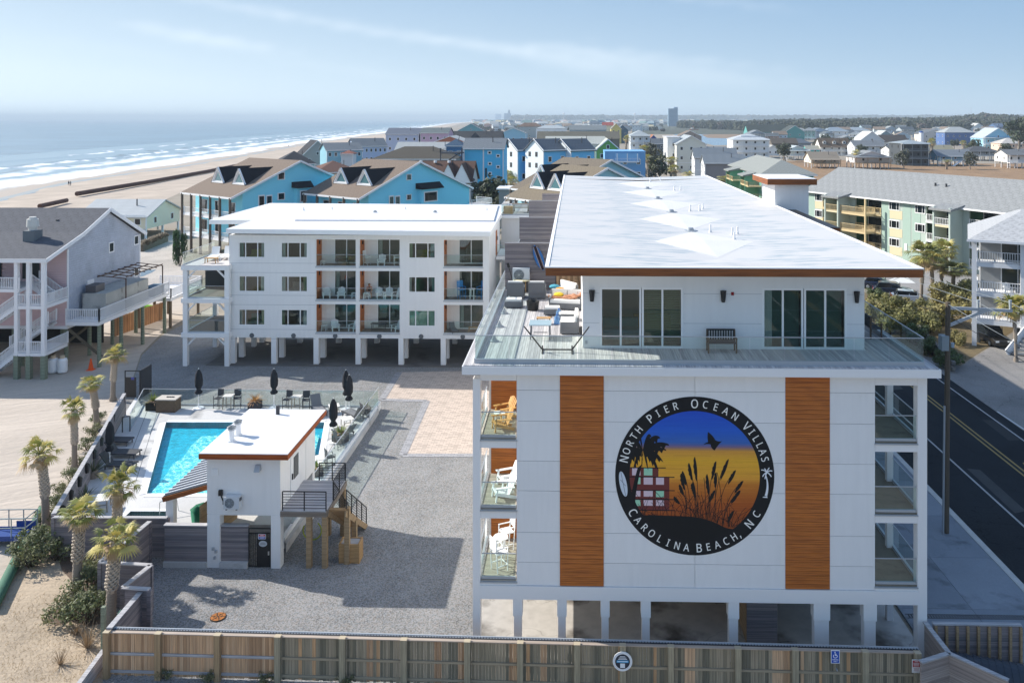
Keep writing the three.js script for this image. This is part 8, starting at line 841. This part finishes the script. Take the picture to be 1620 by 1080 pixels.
// ---------- long green condominium ----------
{
  const RF = mat([.27, .28, .28], { t: tShingle, r: 1.6 }), eY = 10, a0 = G(1279, 299, eY), ry = -62.4 * Math.PI / 180, ux = [Math.cos(ry), -Math.sin(ry)], t = thing('condominium', 'long pale green condominium with tan and white balconies and a grey roof', 'building'), L = 64, D = 17, st = 1.0;
  const on = (px) => { const r = ray(px, 340), det = r[0] * -ux[1] + ux[0] * r[2], k = (a0[0] * -ux[1] + ux[0] * a0[1]) / det; return (r[0] * k - a0[0]) * ux[0] + (r[2] * k - a0[1]) * ux[1]; };
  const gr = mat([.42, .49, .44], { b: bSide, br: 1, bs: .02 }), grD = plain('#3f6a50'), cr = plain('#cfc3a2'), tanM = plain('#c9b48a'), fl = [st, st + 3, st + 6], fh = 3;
  const rec = [[1302, 1323, tanM], [1354, 1395, tanM], [1466, 1495, M.trim], [1534, 1586, M.trim], [1612, 1640, M.trim]], bay = [[1324, 1343, tanM], [1497, 1521, M.trim], [1690, 1720, M.trim]], holes = [];
  for (const [a, b] of [...rec, ...bay]) for (const y of fl) holes.push([[on(a), y], [on(b), y], [on(b), y + 2.7], [on(a), y + 2.7]]);
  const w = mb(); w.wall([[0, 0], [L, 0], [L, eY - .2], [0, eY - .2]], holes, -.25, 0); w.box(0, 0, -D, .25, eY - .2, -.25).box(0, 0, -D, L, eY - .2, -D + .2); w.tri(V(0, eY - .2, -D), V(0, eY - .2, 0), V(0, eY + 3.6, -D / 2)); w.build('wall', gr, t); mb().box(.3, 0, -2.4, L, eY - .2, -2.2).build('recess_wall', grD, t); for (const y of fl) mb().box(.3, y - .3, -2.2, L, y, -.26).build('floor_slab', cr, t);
  for (const [a, b, m] of [...rec, ...bay]) for (const y of fl) { picket(t, [on(a) + .1, .05], [on(b) - .1, .05], y, 1.05, m, .3); mb().box(on(a), y - .32, -.1, on(b), y - .02, .1).build('balcony_edge', m, t); ub('balcony_door', M.white2, t, on(a) + .8, y, -2.2, on(b) - .5, y + 2.2, -2.12); ub('pane', M.paneD, t, on(a) + .95, y + .1, -2.12, on(b) - .65, y + 2.1, -2.09); }
  for (const [a, b, m] of bay) { const x0 = on(a) - .2, x1 = on(b); for (const x of [x0, x1]) mb().box(x, 0, 0, x + .3, eY - .3, 2.8).build('bay_wall', gr, t); for (const y of fl) { mb().box(x0 + .3, y - .3, .1, x1, y, 2.7).build('bay_floor', cr, t); picket(t, [x0 + .3, 2.7], [x1, 2.7], y, 1.05, m, .3); } mb().hexa([V(x0 - .4, eY - .3, 0), V(x1 + .7, eY - .3, 0), V(x1 + .7, eY - .8, 3.2), V(x0 - .4, eY - .8, 3.2), V(x0 - .4, eY + .1, 0), V(x1 + .7, eY + .1, 0), V(x1 + .7, eY - .5, 3.2), V(x0 - .4, eY - .5, 3.2)]).build('bay_roof', RF, t); const x2 = x1 + .4, x3 = x1 + 6; if (m === tanM) for (const y of fl) { mb().box(x2, y - .35, .1, x3, y, 2.4).build('balcony_floor', m, t); picket(t, [x2, 2.35], [x3, 2.35], y, 1.05, m, .25); picket(t, [x3, 2.35], [x3, .1], y, 1.05, m, .25); } if (m === tanM) ub('balcony_post', m, t, x3 - .15, 0, 2.2, x3 + .1, eY - .4, 2.45); }
  for (const [a, b] of [[1287, 1303], [1404, 1428]]) for (const y of fl) mb().box(on(a), y - .4, 0, on(b), y + 1.0, .03).build('cream_panel', cr, t); for (const [a, b] of [[1288, 1304], [1405, 1427], [1446, 1468], [1600, 1612], [1650, 1680]]) for (const y of fl) { const f = ub('window', M.white2, t, on(a) + .3, y + 1, -.05, on(b) - .4, y + 2.4, .08); for (const [u, v] of [[-.45, -.28], [-.24, .2], [.24, .45]]) { const p = mesh('pane', UB, M.paneD, f); p.scale.set(v - u, .8, .6); p.position.set((u + v) / 2, 0, .3); } } for (const p of [1280, 1396, 1429, 1444, 1596]) mb().box(on(p), 0, 0, on(p) + 1.6, eY - .3, .04).build('green_strip', siding('#9fb6aa'), t);
  const r = mb(), e = eY, R = eY + 3.9, sl = (z0, y0, z1, y1) => r.hexa([V(-.8, y1 - .25, z1), V(L, y1 - .25, z1), V(L, y0 - .25, z0), V(-.8, y0 - .25, z0), V(-.8, y1, z1), V(L, y1, z1), V(L, y0, z0), V(-.8, y0, z0)]); sl(.7, e - .3, -D / 2, R); sl(-D / 2, R, -D - .7, e - .3); r.build('roof', RF, t); mb().bar(V(-.8, e - .42, .74), V(L, e - .42, .74), .08, .24).build('gutter', M.trim, t); for (const x of [on(1448), on(1465)]) mb().cyl(V(x, e + 2, -4.8), V(x, e + 2.7, -4.8), .16, .16, 8).build('roof_vent', M.char, t); mb().box(on(1432), 1.5, .05, on(1436), 2.8, .12).build('emblem', M.trim, t);
  t.position.set(a0[0], 0, a0[1]); t.rotation.y = ry;
}
// ---------- teal condominium ----------
house({ name: 'condominium', cat: 'building', l: 'teal condominium with a grey hip roof and two balcony bays behind the white roof', px: 1247, py: 335, w: 80, e: 275, r: 254, t: 'hip', d: 42, f: 3, n: 2, ns: 0, c: '#5b9a92', rc: '#8f938f', ov: .8, x(root, W, D, e) { for (const z of [-6, -26]) { const x0 = -W / 2, gr = siding('#5f9f84'); mb().box(x0 - 3.4, 0, z - 5, x0, e - .6, z - 4.7).box(x0 - 3.4, 0, z + 1, x0, e - .6, z + 1.3).build('bay_wall', gr, root); mb().hexa([V(x0 - 4, e - .9, z - 5.4), V(x0, e - .4, z - 5.4), V(x0, e - .4, z + 1.7), V(x0 - 4, e - .9, z + 1.7), V(x0 - 4, e - .6, z - 5.4), V(x0, e + .3, z - 5.4), V(x0, e + .3, z + 1.7), V(x0 - 4, e - .6, z + 1.7)]).build('bay_roof', shing('#8f938f'), root); for (let k = 0; k < 3; k++) { const y = k * 3 + .3; mb().box(x0 - 3.3, y - .25, z - 4.7, x0, y, z + 5).build('bay_floor', plain('#c9b48a'), root); picket(root, [x0 - 3.3, z - 4.7], [x0 - 3.3, z + 5], y, 1, plain('#c9b48a'), .3); picket(root, [x0 - 3.3, z + 5], [x0, z + 5], y, 1, plain('#c9b48a'), .3); ub('pane', M.paneD, root, x0 - .05, y + .2, z - 4, x0 + .05, y + 2.3, z + .5); } } } });
// ---------- grey and white beach house on the right ----------
{
  const z = -85, t = thing('beach_house', 'grey beach house with three stacked white balconies at the right edge', 'house', [41.5, 0, z]), w = plain('#e3e4e6'), gy = plain('#8f9294'), x0 = AX(1543, z), x1 = x0 + 16, xb = AX(1611, z), fl = [8.55, 5.5, 2.7];
  mb().box(x0 + .6, 2.3, z - 12, x1, 11.2, z - 2.3).build('wall', gy, t); for (const y of fl) { mb().box(x0, y - .45, z - 2.3, x1, y, z).build('balcony_floor', w, t); picket(t, [x0 + .3, z - .06], [xb, z - .06], y, 1.1, w, .22); picket(t, [xb, z - .06], [x1, z - .06], y, 1.1, w, .22); picket(t, [x0 + .3, z - .1], [x0 + .3, z - 2.2], y, 1.1, w, .25); ub('sliding_door', w, t, AX(1566, z) - 41.5 + 1, y, -2.3, xb - 41.5 + .5, y + 2.4, -2.2); for (const k of [0, 1]) ub('pane', M.pane, t, AX(1566, z) - 41.5 + 1.1 + k * 1.5, y + .1, -2.2, AX(1566, z) - 41.5 + 2.5 + k * 1.5, y + 2.3, -2.18); }
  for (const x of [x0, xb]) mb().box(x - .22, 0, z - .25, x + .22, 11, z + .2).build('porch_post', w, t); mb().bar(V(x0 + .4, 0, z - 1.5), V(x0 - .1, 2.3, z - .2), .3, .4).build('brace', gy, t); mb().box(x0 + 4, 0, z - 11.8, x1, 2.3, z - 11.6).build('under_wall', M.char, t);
  mb().hexa([V(x0 - .6, 10.9, z - 13), V(x1, 10.9, z - 13), V(x1, 10.9, z + .8), V(x0 - .6, 10.9, z + .8), V(x0 + 4.5, 13.4, z - 8), V(x1, 13.6, z - 8), V(x1, 13.6, z - 6), V(x0 + 4.5, 13.4, z - 6)]).build('roof', mat([.42, .43, .44], { t: tShingle, r: 1.4 }), t); mb().box(x0 - .7, 10.7, z + .78, x1, 10.95, z + .86).build('gutter', w, t);
  mb().bar(V(xb - 1.5, .1, z + 2.4), V(xb + .3, 2.2, z + .2), .12, .9).build('stair_wall', w, t); for (let k = 0; k < 7; k++) mb().box(xb - 1 + k * .25, .1 + k * .3, z + 1.9 - k * .3, xb + 1, .3 + k * .3, z + 2.3 - k * .3).build('stair_step', gy, t);
  t.rotation.y = -.44; const tp = (x, y, zz) => { const p = V(x, 0, zz).applyAxisAngle(V(0, 1, 0), -.44); return [p.x + 41.5, y, p.z + z]; }; place(chW, 'white chair on the middle balcony of the grey beach house', tp(2.4, 5.5, -.9), -.2); place(sideT, 'small table on the middle balcony of the grey beach house', tp(3.4, 5.5, -1));
}
// ---------- vehicles ----------
function car(l, c, pos, ry, o = {}) {
  const t = thing(o.name || 'parked_car', l, o.cat || 'car', [0, 0, 0], o.g), Lc = o.L || 4.5, w = .88, paint = mat(c, { roughness: .35, clearcoat: .8, clearcoatRoughness: .1 }), h = o.h || 1.45, s = new THREE.Shape(), hl = Lc / 2;
  s.moveTo(-hl, .35); s.lineTo(-hl + .02, .75); s.quadraticCurveTo(-hl + .1, .9, -hl + .4, .92); s.lineTo(hl - 1.2, .98); s.quadraticCurveTo(hl - .1, .9, hl, .7); s.lineTo(hl, .35); s.lineTo(hl - .5, .3); s.lineTo(-hl + .4, .3); s.closePath(); const g = new THREE.ExtrudeGeometry(s, { depth: w * 2 - .16, bevelEnabled: true, bevelSize: .07, bevelThickness: .08, bevelSegments: 3 }); g.translate(0, 0, -w + .08); mb().geo(g).build('body', paint, t);
  const c2 = new THREE.Shape(), r0 = o.box ? -hl + .1 : -hl + .35; c2.moveTo(r0, .92); c2.lineTo(r0 + .35, h - .05); c2.quadraticCurveTo(r0 + .5, h, r0 + .8, h); c2.lineTo(hl - 1.95, h); c2.quadraticCurveTo(hl - 1.7, h - .02, hl - 1.1, .95); c2.closePath(); const g2 = new THREE.ExtrudeGeometry(c2, { depth: w * 2 - .34, bevelEnabled: true, bevelSize: .05, bevelThickness: .08, bevelSegments: 2 }); g2.translate(0, 0, -w + .17); mb().geo(g2).build('glasshouse', mat([.02, .025, .03], { roughness: .08 }), t); mb().box(r0 + .5, h + .02, -w + .2, hl - 1.85, h + .08, w - .2).build('roof', paint, t); for (const x of [r0 + .25, -.1, hl - 1.4]) for (const sd of [-1, 1]) mb().bar(V(x, .92, sd * (w - .06)), V(x + (x > 1 ? -.5 : x < -1 ? .3 : 0), h + .02, sd * (w - .16)), .07, .05).build('pillar', paint, t);
  for (const x of [-hl + .85, hl - .9]) for (const sd of [-1, 1]) { const wl = mb(); wl.cyl(V(x, .33, sd * (w - .2)), V(x, .33, sd * (w + .01)), .34, .34, 18); const q = wl.build('wheel', M.black, t); mb().cyl(V(x, .33, sd * (w + .01)), V(x, .33, sd * (w + .025)), .21, .19, 12).build('rim', M.galv, q); } for (const sd of [-1, 1]) { ub('headlight', plain('#dfe5e8', { roughness: .1 }), t, hl - .08, .62, sd * .62 - .18, hl + .075, .78, sd * .62 + .18); ub('tail_light', M.red, t, -hl - .075, .68, sd * .66 - .15, -hl + .05, .86, sd * .66 + .15); }
  t.position.set(...pos); t.rotation.y = ry; return t;
}
{ const P = (a, b) => { const g = G(a, b); return [g[0], 0, g[1]]; }; car('dark blue car farthest left in the car park', [.015, .03, .075], P(1391, 456), -.35, { g: 'cars in the car park' }); car('darker navy car in the middle of the car park row', [.01, .018, .04], P(1412, 466), -.35, { g: 'cars in the car park', h: 1.6, L: 4.7 }); car('silver blue car on the right of the car park row', [.32, .38, .47], P(1440, 478), -.35, { g: 'cars in the car park' }); car('black off road vehicle parked under the grey beach house', [.01, .01, .011], P(1570, 543), -1.5, { name: 'off_road_vehicle', cat: 'vehicle', h: 1.8, L: 3.9, box: 1 }); }
{ const g = G(1408, 490), t = thing('marker_flag', 'small orange flag standing above the shrubs', 'flag', [g[0], 0, g[1]]), h = CH - (467 - PY) * -g[1] / F; mb().cyl(V(g[0], 0, g[1]), V(g[0], h + .6, g[1]), .03, .03, 6).build('pole', M.galv, t); const s = mb(), a = V(g[0], h + .55, g[1]); s.quad(a, V(a.x, a.y - .9, a.z), V(a.x + .55, a.y - 1.25, a.z + .1), V(a.x + .5, a.y - .45, a.z + .15)); s.build('flag', mat([.9, .17, .02], { side: THREE.DoubleSide }), t); }
{ const a = G3(1447, 522), b = G3(1508, 588), t = thing('block_wall', 'low grey block wall along the verge beyond the road', 'wall', [a.x, 0, a.z]), n = 16; for (let k = 0; k < n; k++) for (let j = 0; j < 4; j++) { const p = a.clone().lerp(b, (k + (j % 2) * .5) / n), q = a.clone().lerp(b, (k + .96 + (j % 2) * .5) / n); mb().bar(V(p.x, .13 + j * .26, p.z), V(q.x, .13 + j * .26, q.z), .3, .25).build('block', [plain('#6d6a66'), plain('#77736d'), plain('#625f5c')][(k + j) % 3], t); } }
// ---------- palms, bushes and trees of the middle distance ----------
const PP = (px, py) => { const g = G(px, py); return [g[0], 0, g[1]]; };
[[1458, 482, 402, 'tall palm with a bare trunk beside the silver car'], [1490, 470, 398, 'tall palm right of the bare trunk palm'], [1476, 472, 414, 'palm between the two tall palms by the green condominium'], [1508, 474, 424, 'palm at the right of the tall palm group'], [1608, 572, 487, 'palm at the lower right edge before the grey beach house']].forEach(([a, b, c, l], i) => { const p = PP(a, b), h = CH - (c - PY) * -p[2] / F, v = i % 3, q = place(tallPalms[v], l, p, i * 1.7, 1, 'palms across the road'); const s = i < 4 ? 1.05 : .75; q.scale.set(s, h / 6, s); });
[[1398, 494, 2.0, 'yellow green bush in front of the parked cars'], [1512, 478, 2.4, 'bush behind the large yellow green bush'], [1544, 474, 2.2, 'bush beside the upper part of the white post'], [1425, 494, 1.7, 'bush right before the silver car'], [1470, 526, 2.0, 'bush halfway down the verge'], [1395, 508, 2.3, 'bush behind the glass railing below the car park, left'], [1420, 512, 2.6, 'bush below the silver car'], [1384, 475, 1.5, 'small bush beside the dark blue car'], [1438, 524, 2.2, 'bush in the middle of the verge'], [1500, 490, 2.9, 'large yellow green bush below the tall palms'], [1524, 488, 3.0, 'large bush left of the white post'], [1488, 512, 2.4, 'bush behind the utility pole crossarm'], [1462, 500, 1.8, 'bush at the foot of the bare trunk palm'], [1535, 500, 2.1, 'bush against the white post of the grey beach house'], [1452, 540, 1.7, 'dark low bush along the block wall, upper'], [1478, 562, 1.7, 'dark low bush along the block wall, middle'], [1500, 580, 1.6, 'dark low bush along the block wall, lowest'], [1512, 545, 1.3, 'small bush right of the utility pole'], [1410, 528, 1.8, 'bush at the near end of the verge']].forEach(([a, b, s, l], i) => place(bigShrub[l.includes('dark') ? 2 : i % 2], l, PP(a, b), i * 1.3, s, 'bushes across the road'));
function treeProto(seed, n, col, sz, name = 'tree') { return proto(name, (o) => { const q = rng(seed), cs = []; for (let i = 0; i < 16; i++) { const a = q() * 6.283, r = Math.sqrt(q()) * 1.7; cs.push([V(Math.cos(a) * r, 2.2 + q() * 2.3 - r * .35, Math.sin(a) * r), .6 + .5 * q()]); } const b = mb(), b2 = mb(); for (let i = 0; i < n; i++) { const [c, r] = cs[i % 16], d = V(q() - .5, q() - .4, q() - .5).normalize(), p = c.clone().addScaledVector(d, r * (.6 + .45 * q())), u = V(q() - .5, q() - .5, q() - .5).normalize(), w = V().crossVectors(u, d).normalize(), s = sz * (.6 + .8 * q()); (q() < .6 ? b : b2).quad(p.clone().addScaledVector(u, -s), p.clone().addScaledVector(w, s * .6), p.clone().addScaledVector(u, s), p.clone().addScaledVector(w, -s * .6)); } const tr = mb(); tr.cyl(V(0, 0, 0), V(.1, 2, 0), .2, .13, 8); for (const [c] of cs) tr.cyl(V(.1, 1.7, 0), c, .07, .03, 5, false); tr.build('trunk', M.trunk, o); b.build('crown', leaf(col), o); b2.build('crown', leaf(col.map((x) => x * 1.7)), o); }, name); }
const trees = [treeProto(41, 900, [.035, .05, .022], .24), treeProto(42, 900, [.05, .062, .025], .24), treeProto(43, 700, [.045, .052, .03], .28)];
[[774, 352, 2.2, 'dense green tree between the blue duplex and the grey shed'], [763, 346, 1.9, 'green tree left of the dense one by the grey shed'], [794, 345, 2.0, 'yellow green tree behind the grey shed'], [786, 356, 1.5, 'small tree close beside the grey shed']].forEach(([a, b, s, l], i) => place(i === 2 ? bigShrub[1] : trees[i % 2], l, PP(a, b), i, i === 2 ? 6 : s, 'trees by the grey shed'));
{ const gr = proto('pampas_grass', (o) => { blades(220, .1, 2.2, [.7, 1.45], .05, .5, 8).build('stalks', leaf([.5, .38, .24]), o); }, 'grass'); place(gr, 'tuft of pale pampas grass before the blue duplex deck', PP(765, 366), 0, 1.8); place(gr, 'second tuft of pale pampas grass by the grey shed', PP(779, 368), 2, 1.6); }
[[808, 312, 262, 'palm left of the white and blue townhouses'], [800, 318, 276, 'lower palm left of the white and blue townhouses'], [812, 322, 288, 'small palm at the foot of the townhouses'], [990, 250, 220, 'palm behind the bright green house'], [1018, 272, 236, 'dark palm at the road bend'], [1026, 282, 252, 'palm on the left verge of the road'], [1036, 286, 258, 'yellow palm on the left verge of the road'], [1062, 290, 254, 'palm beside the narrow white house'], [1068, 296, 268, 'lower palm beside the narrow white house'], [1086, 300, 276, 'palm poking over the white roof edge'], [1145, 308, 282, 'palm left of the teal condominium'], [1475, 256, 226, 'palm beside the cream house with the tower'], [1352, 266, 242, 'palm between the two timber deck cottages'], [1498, 268, 254, 'palm before the sky blue stilt house'], [1525, 244, 226, 'palm behind the sky blue stilt house'], [1582, 258, 246, 'palm between the stilt houses at the right']].forEach(([a, b, c, l], i) => { const p = PP(a, b), h = CH - (c - PY) * -p[2] / F, v = i % 3, q = place(palms[v], l, p, i * 2.1, 1, 'palms in the town'); q.scale.set(2.4, Math.max(.8, h / [3.4, 3.9, 3.0][v]), 3); });
[[1612, 246, 5.2, 'big dark oak at the right edge by the peach house'], [1596, 256, 2.2, 'round green shrub before the right edge white house'], [1535, 268, 1.6, 'green shrub beside the white stair of the sky blue house'], [1365, 252, 1.8, 'small tree right of the three dormer house'], [1540, 246, 2.3, 'tree behind the sky blue stilt house'], [1430, 268, 1.8, 'tree beside the dark glass fronted house'], [1240, 256, 2.2, 'tree left of the white and green stilt house'], [1044, 290, 2.2, 'tree at the roadside by the narrow white house'], [1030, 268, 2.4, 'dark tree at the roadside behind']].forEach(([a, b, s, l], i) => place(trees[i % 3], l, PP(a, b), i, s, 'trees among the houses'));
{ const r = rng(401); for (let i = 0; i < 120; i++) { const py = 191.5 + r() * 13, px = i < 55 ? 745 + r() * 330 : 1060 + r() * 120; if (px > 1042 && py > 197.5) continue; if (px < 740 + (py - 189) * 2.5) continue; place(trees[i % 3], 'small dark tree among the far off houses of the town', PP(px, py), r() * 6, 1.6 + 1.3 * r(), 'small trees among the far off houses'); } for (let i = 0; i < 40; i++) { const px = 1270 + r() * 350, py = 204 + r() * 36; if (px < 1500 && py < 216) continue; place(trees[i % 3], 'small tree growing between the houses across the marsh', PP(px, py), r() * 6, 1.2 + 1.2 * r(), 'small trees across the marsh'); } }
// ---------- woods on the far shore ----------
{
  const hillH = (x, z) => { const px = PX + F * (x * cY - z * sY) / -(x * sY + z * cY), d = -z, k = cl((d - 1250) / 700); return k * (2 + 7 * cl((px - 1180) / 300) + 9 * Math.exp(-(((px - 1565) / 45) ** 2)) - 8 * cl((px - 1640) / 60) + 6 * (fbm(md(px / 700, 1), .3, 9, 1, 3, 71) - .5)); };
  const q = mb(), N = 60, K = 10, P = (i, j) => { const px = 1000 + i / N * 1000, d = 1250 + j / K * 2600, r = ray(px, 300), t = d / -r[2], x = r[0] * t, z = -d; return V(x, Math.max(.08, hillH(x, z)), z); }; for (let i = 0; i < N; i++) for (let j = 0; j < K; j++) q.quad(P(i, j), P(i + 1, j), P(i + 1, j + 1), P(i, j + 1)); ground('hills', 'low wooded rise on the far shore', mat([.06, .065, .04]), q);
  const cg = mb(), r = rng(500); for (let i = 0; i < 260; i++) { const d = V(r() - .5, r() - .3, r() - .5).normalize(), k = .62 + .38 * r() + .18 * Math.sin(d.x * 5 + d.z * 4), p = d.clone().multiply(V(1, .8, 1)).multiplyScalar(k).add(V(0, .55, 0)), u = V(r() - .5, r() - .5, r() - .5).normalize(), w = V().crossVectors(u, d).normalize(), s = .15 + .14 * r(); cg.quad(p.clone().addScaledVector(u, -s), p.clone().addScaledVector(w, s), p.clone().addScaledVector(u, s), p.clone().addScaledVector(w, -s)); } const g = cg.make(), wood = (name, label, n, pick) => { const im = new THREE.InstancedMesh(g, leaf([.9, .9, .9], .2), n), m = new THREE.Matrix4(), c = new THREE.Color(); for (let i = 0; i < n; i++) { const [x, y, z, s, h] = pick(i); m.compose(V(x, y, z), new THREE.Quaternion().setFromAxisAngle(V(0, 1, 0), r() * 6.28), V(s, h, s)); im.setMatrixAt(i, m); const b = .6 + .8 * r(), br = r() < .12; im.setColorAt(i, c.setRGB((br ? .12 : .062) * b, (br ? .09 : .072) * b, (br ? .07 : .034) * b)); } im.name = name; im.castShadow = true; im.userData = { kind: 'stuff', label }; scene.add(im); };
  wood('woods', 'dark evergreen woods on the far shore', 5200, (i) => { const px = 1075 + Math.pow(r(), .8) * 650, d = 1330 + cl((1240 - px) / 165) * 900 * (.6 + .8 * r()) + Math.pow(r(), 1.3) * 1300, rr = ray(px, 300), t = d / -rr[2], x = rr[0] * t, s = 5 + 5 * r(); return [x, Math.max(0, hillH(x, -d)) - 1 + r() * 2, -d, s, s * (.9 + .5 * r())]; });
  wood('far_woods', 'thin hazy tree line along the horizon and between the far houses', 3700, (i) => { if (i < 700) { const px = 760 + r() * 290, d = 1500 + r() * 4200, rr = ray(px, 300), t = d / -rr[2], s = 3.5 + 4 * r(); return [rr[0] * t, 0, -d, s, s * .9]; } const px = 815 + r() * 900, d = 7000 + r() * 1500, rr = ray(px, 300), t = d / -rr[2], s = 24 + 14 * r(); return [rr[0] * t, 2, -d, s * 1.6, s * (.8 + .3 * r())]; });
}
renderer.render(scene, camera);
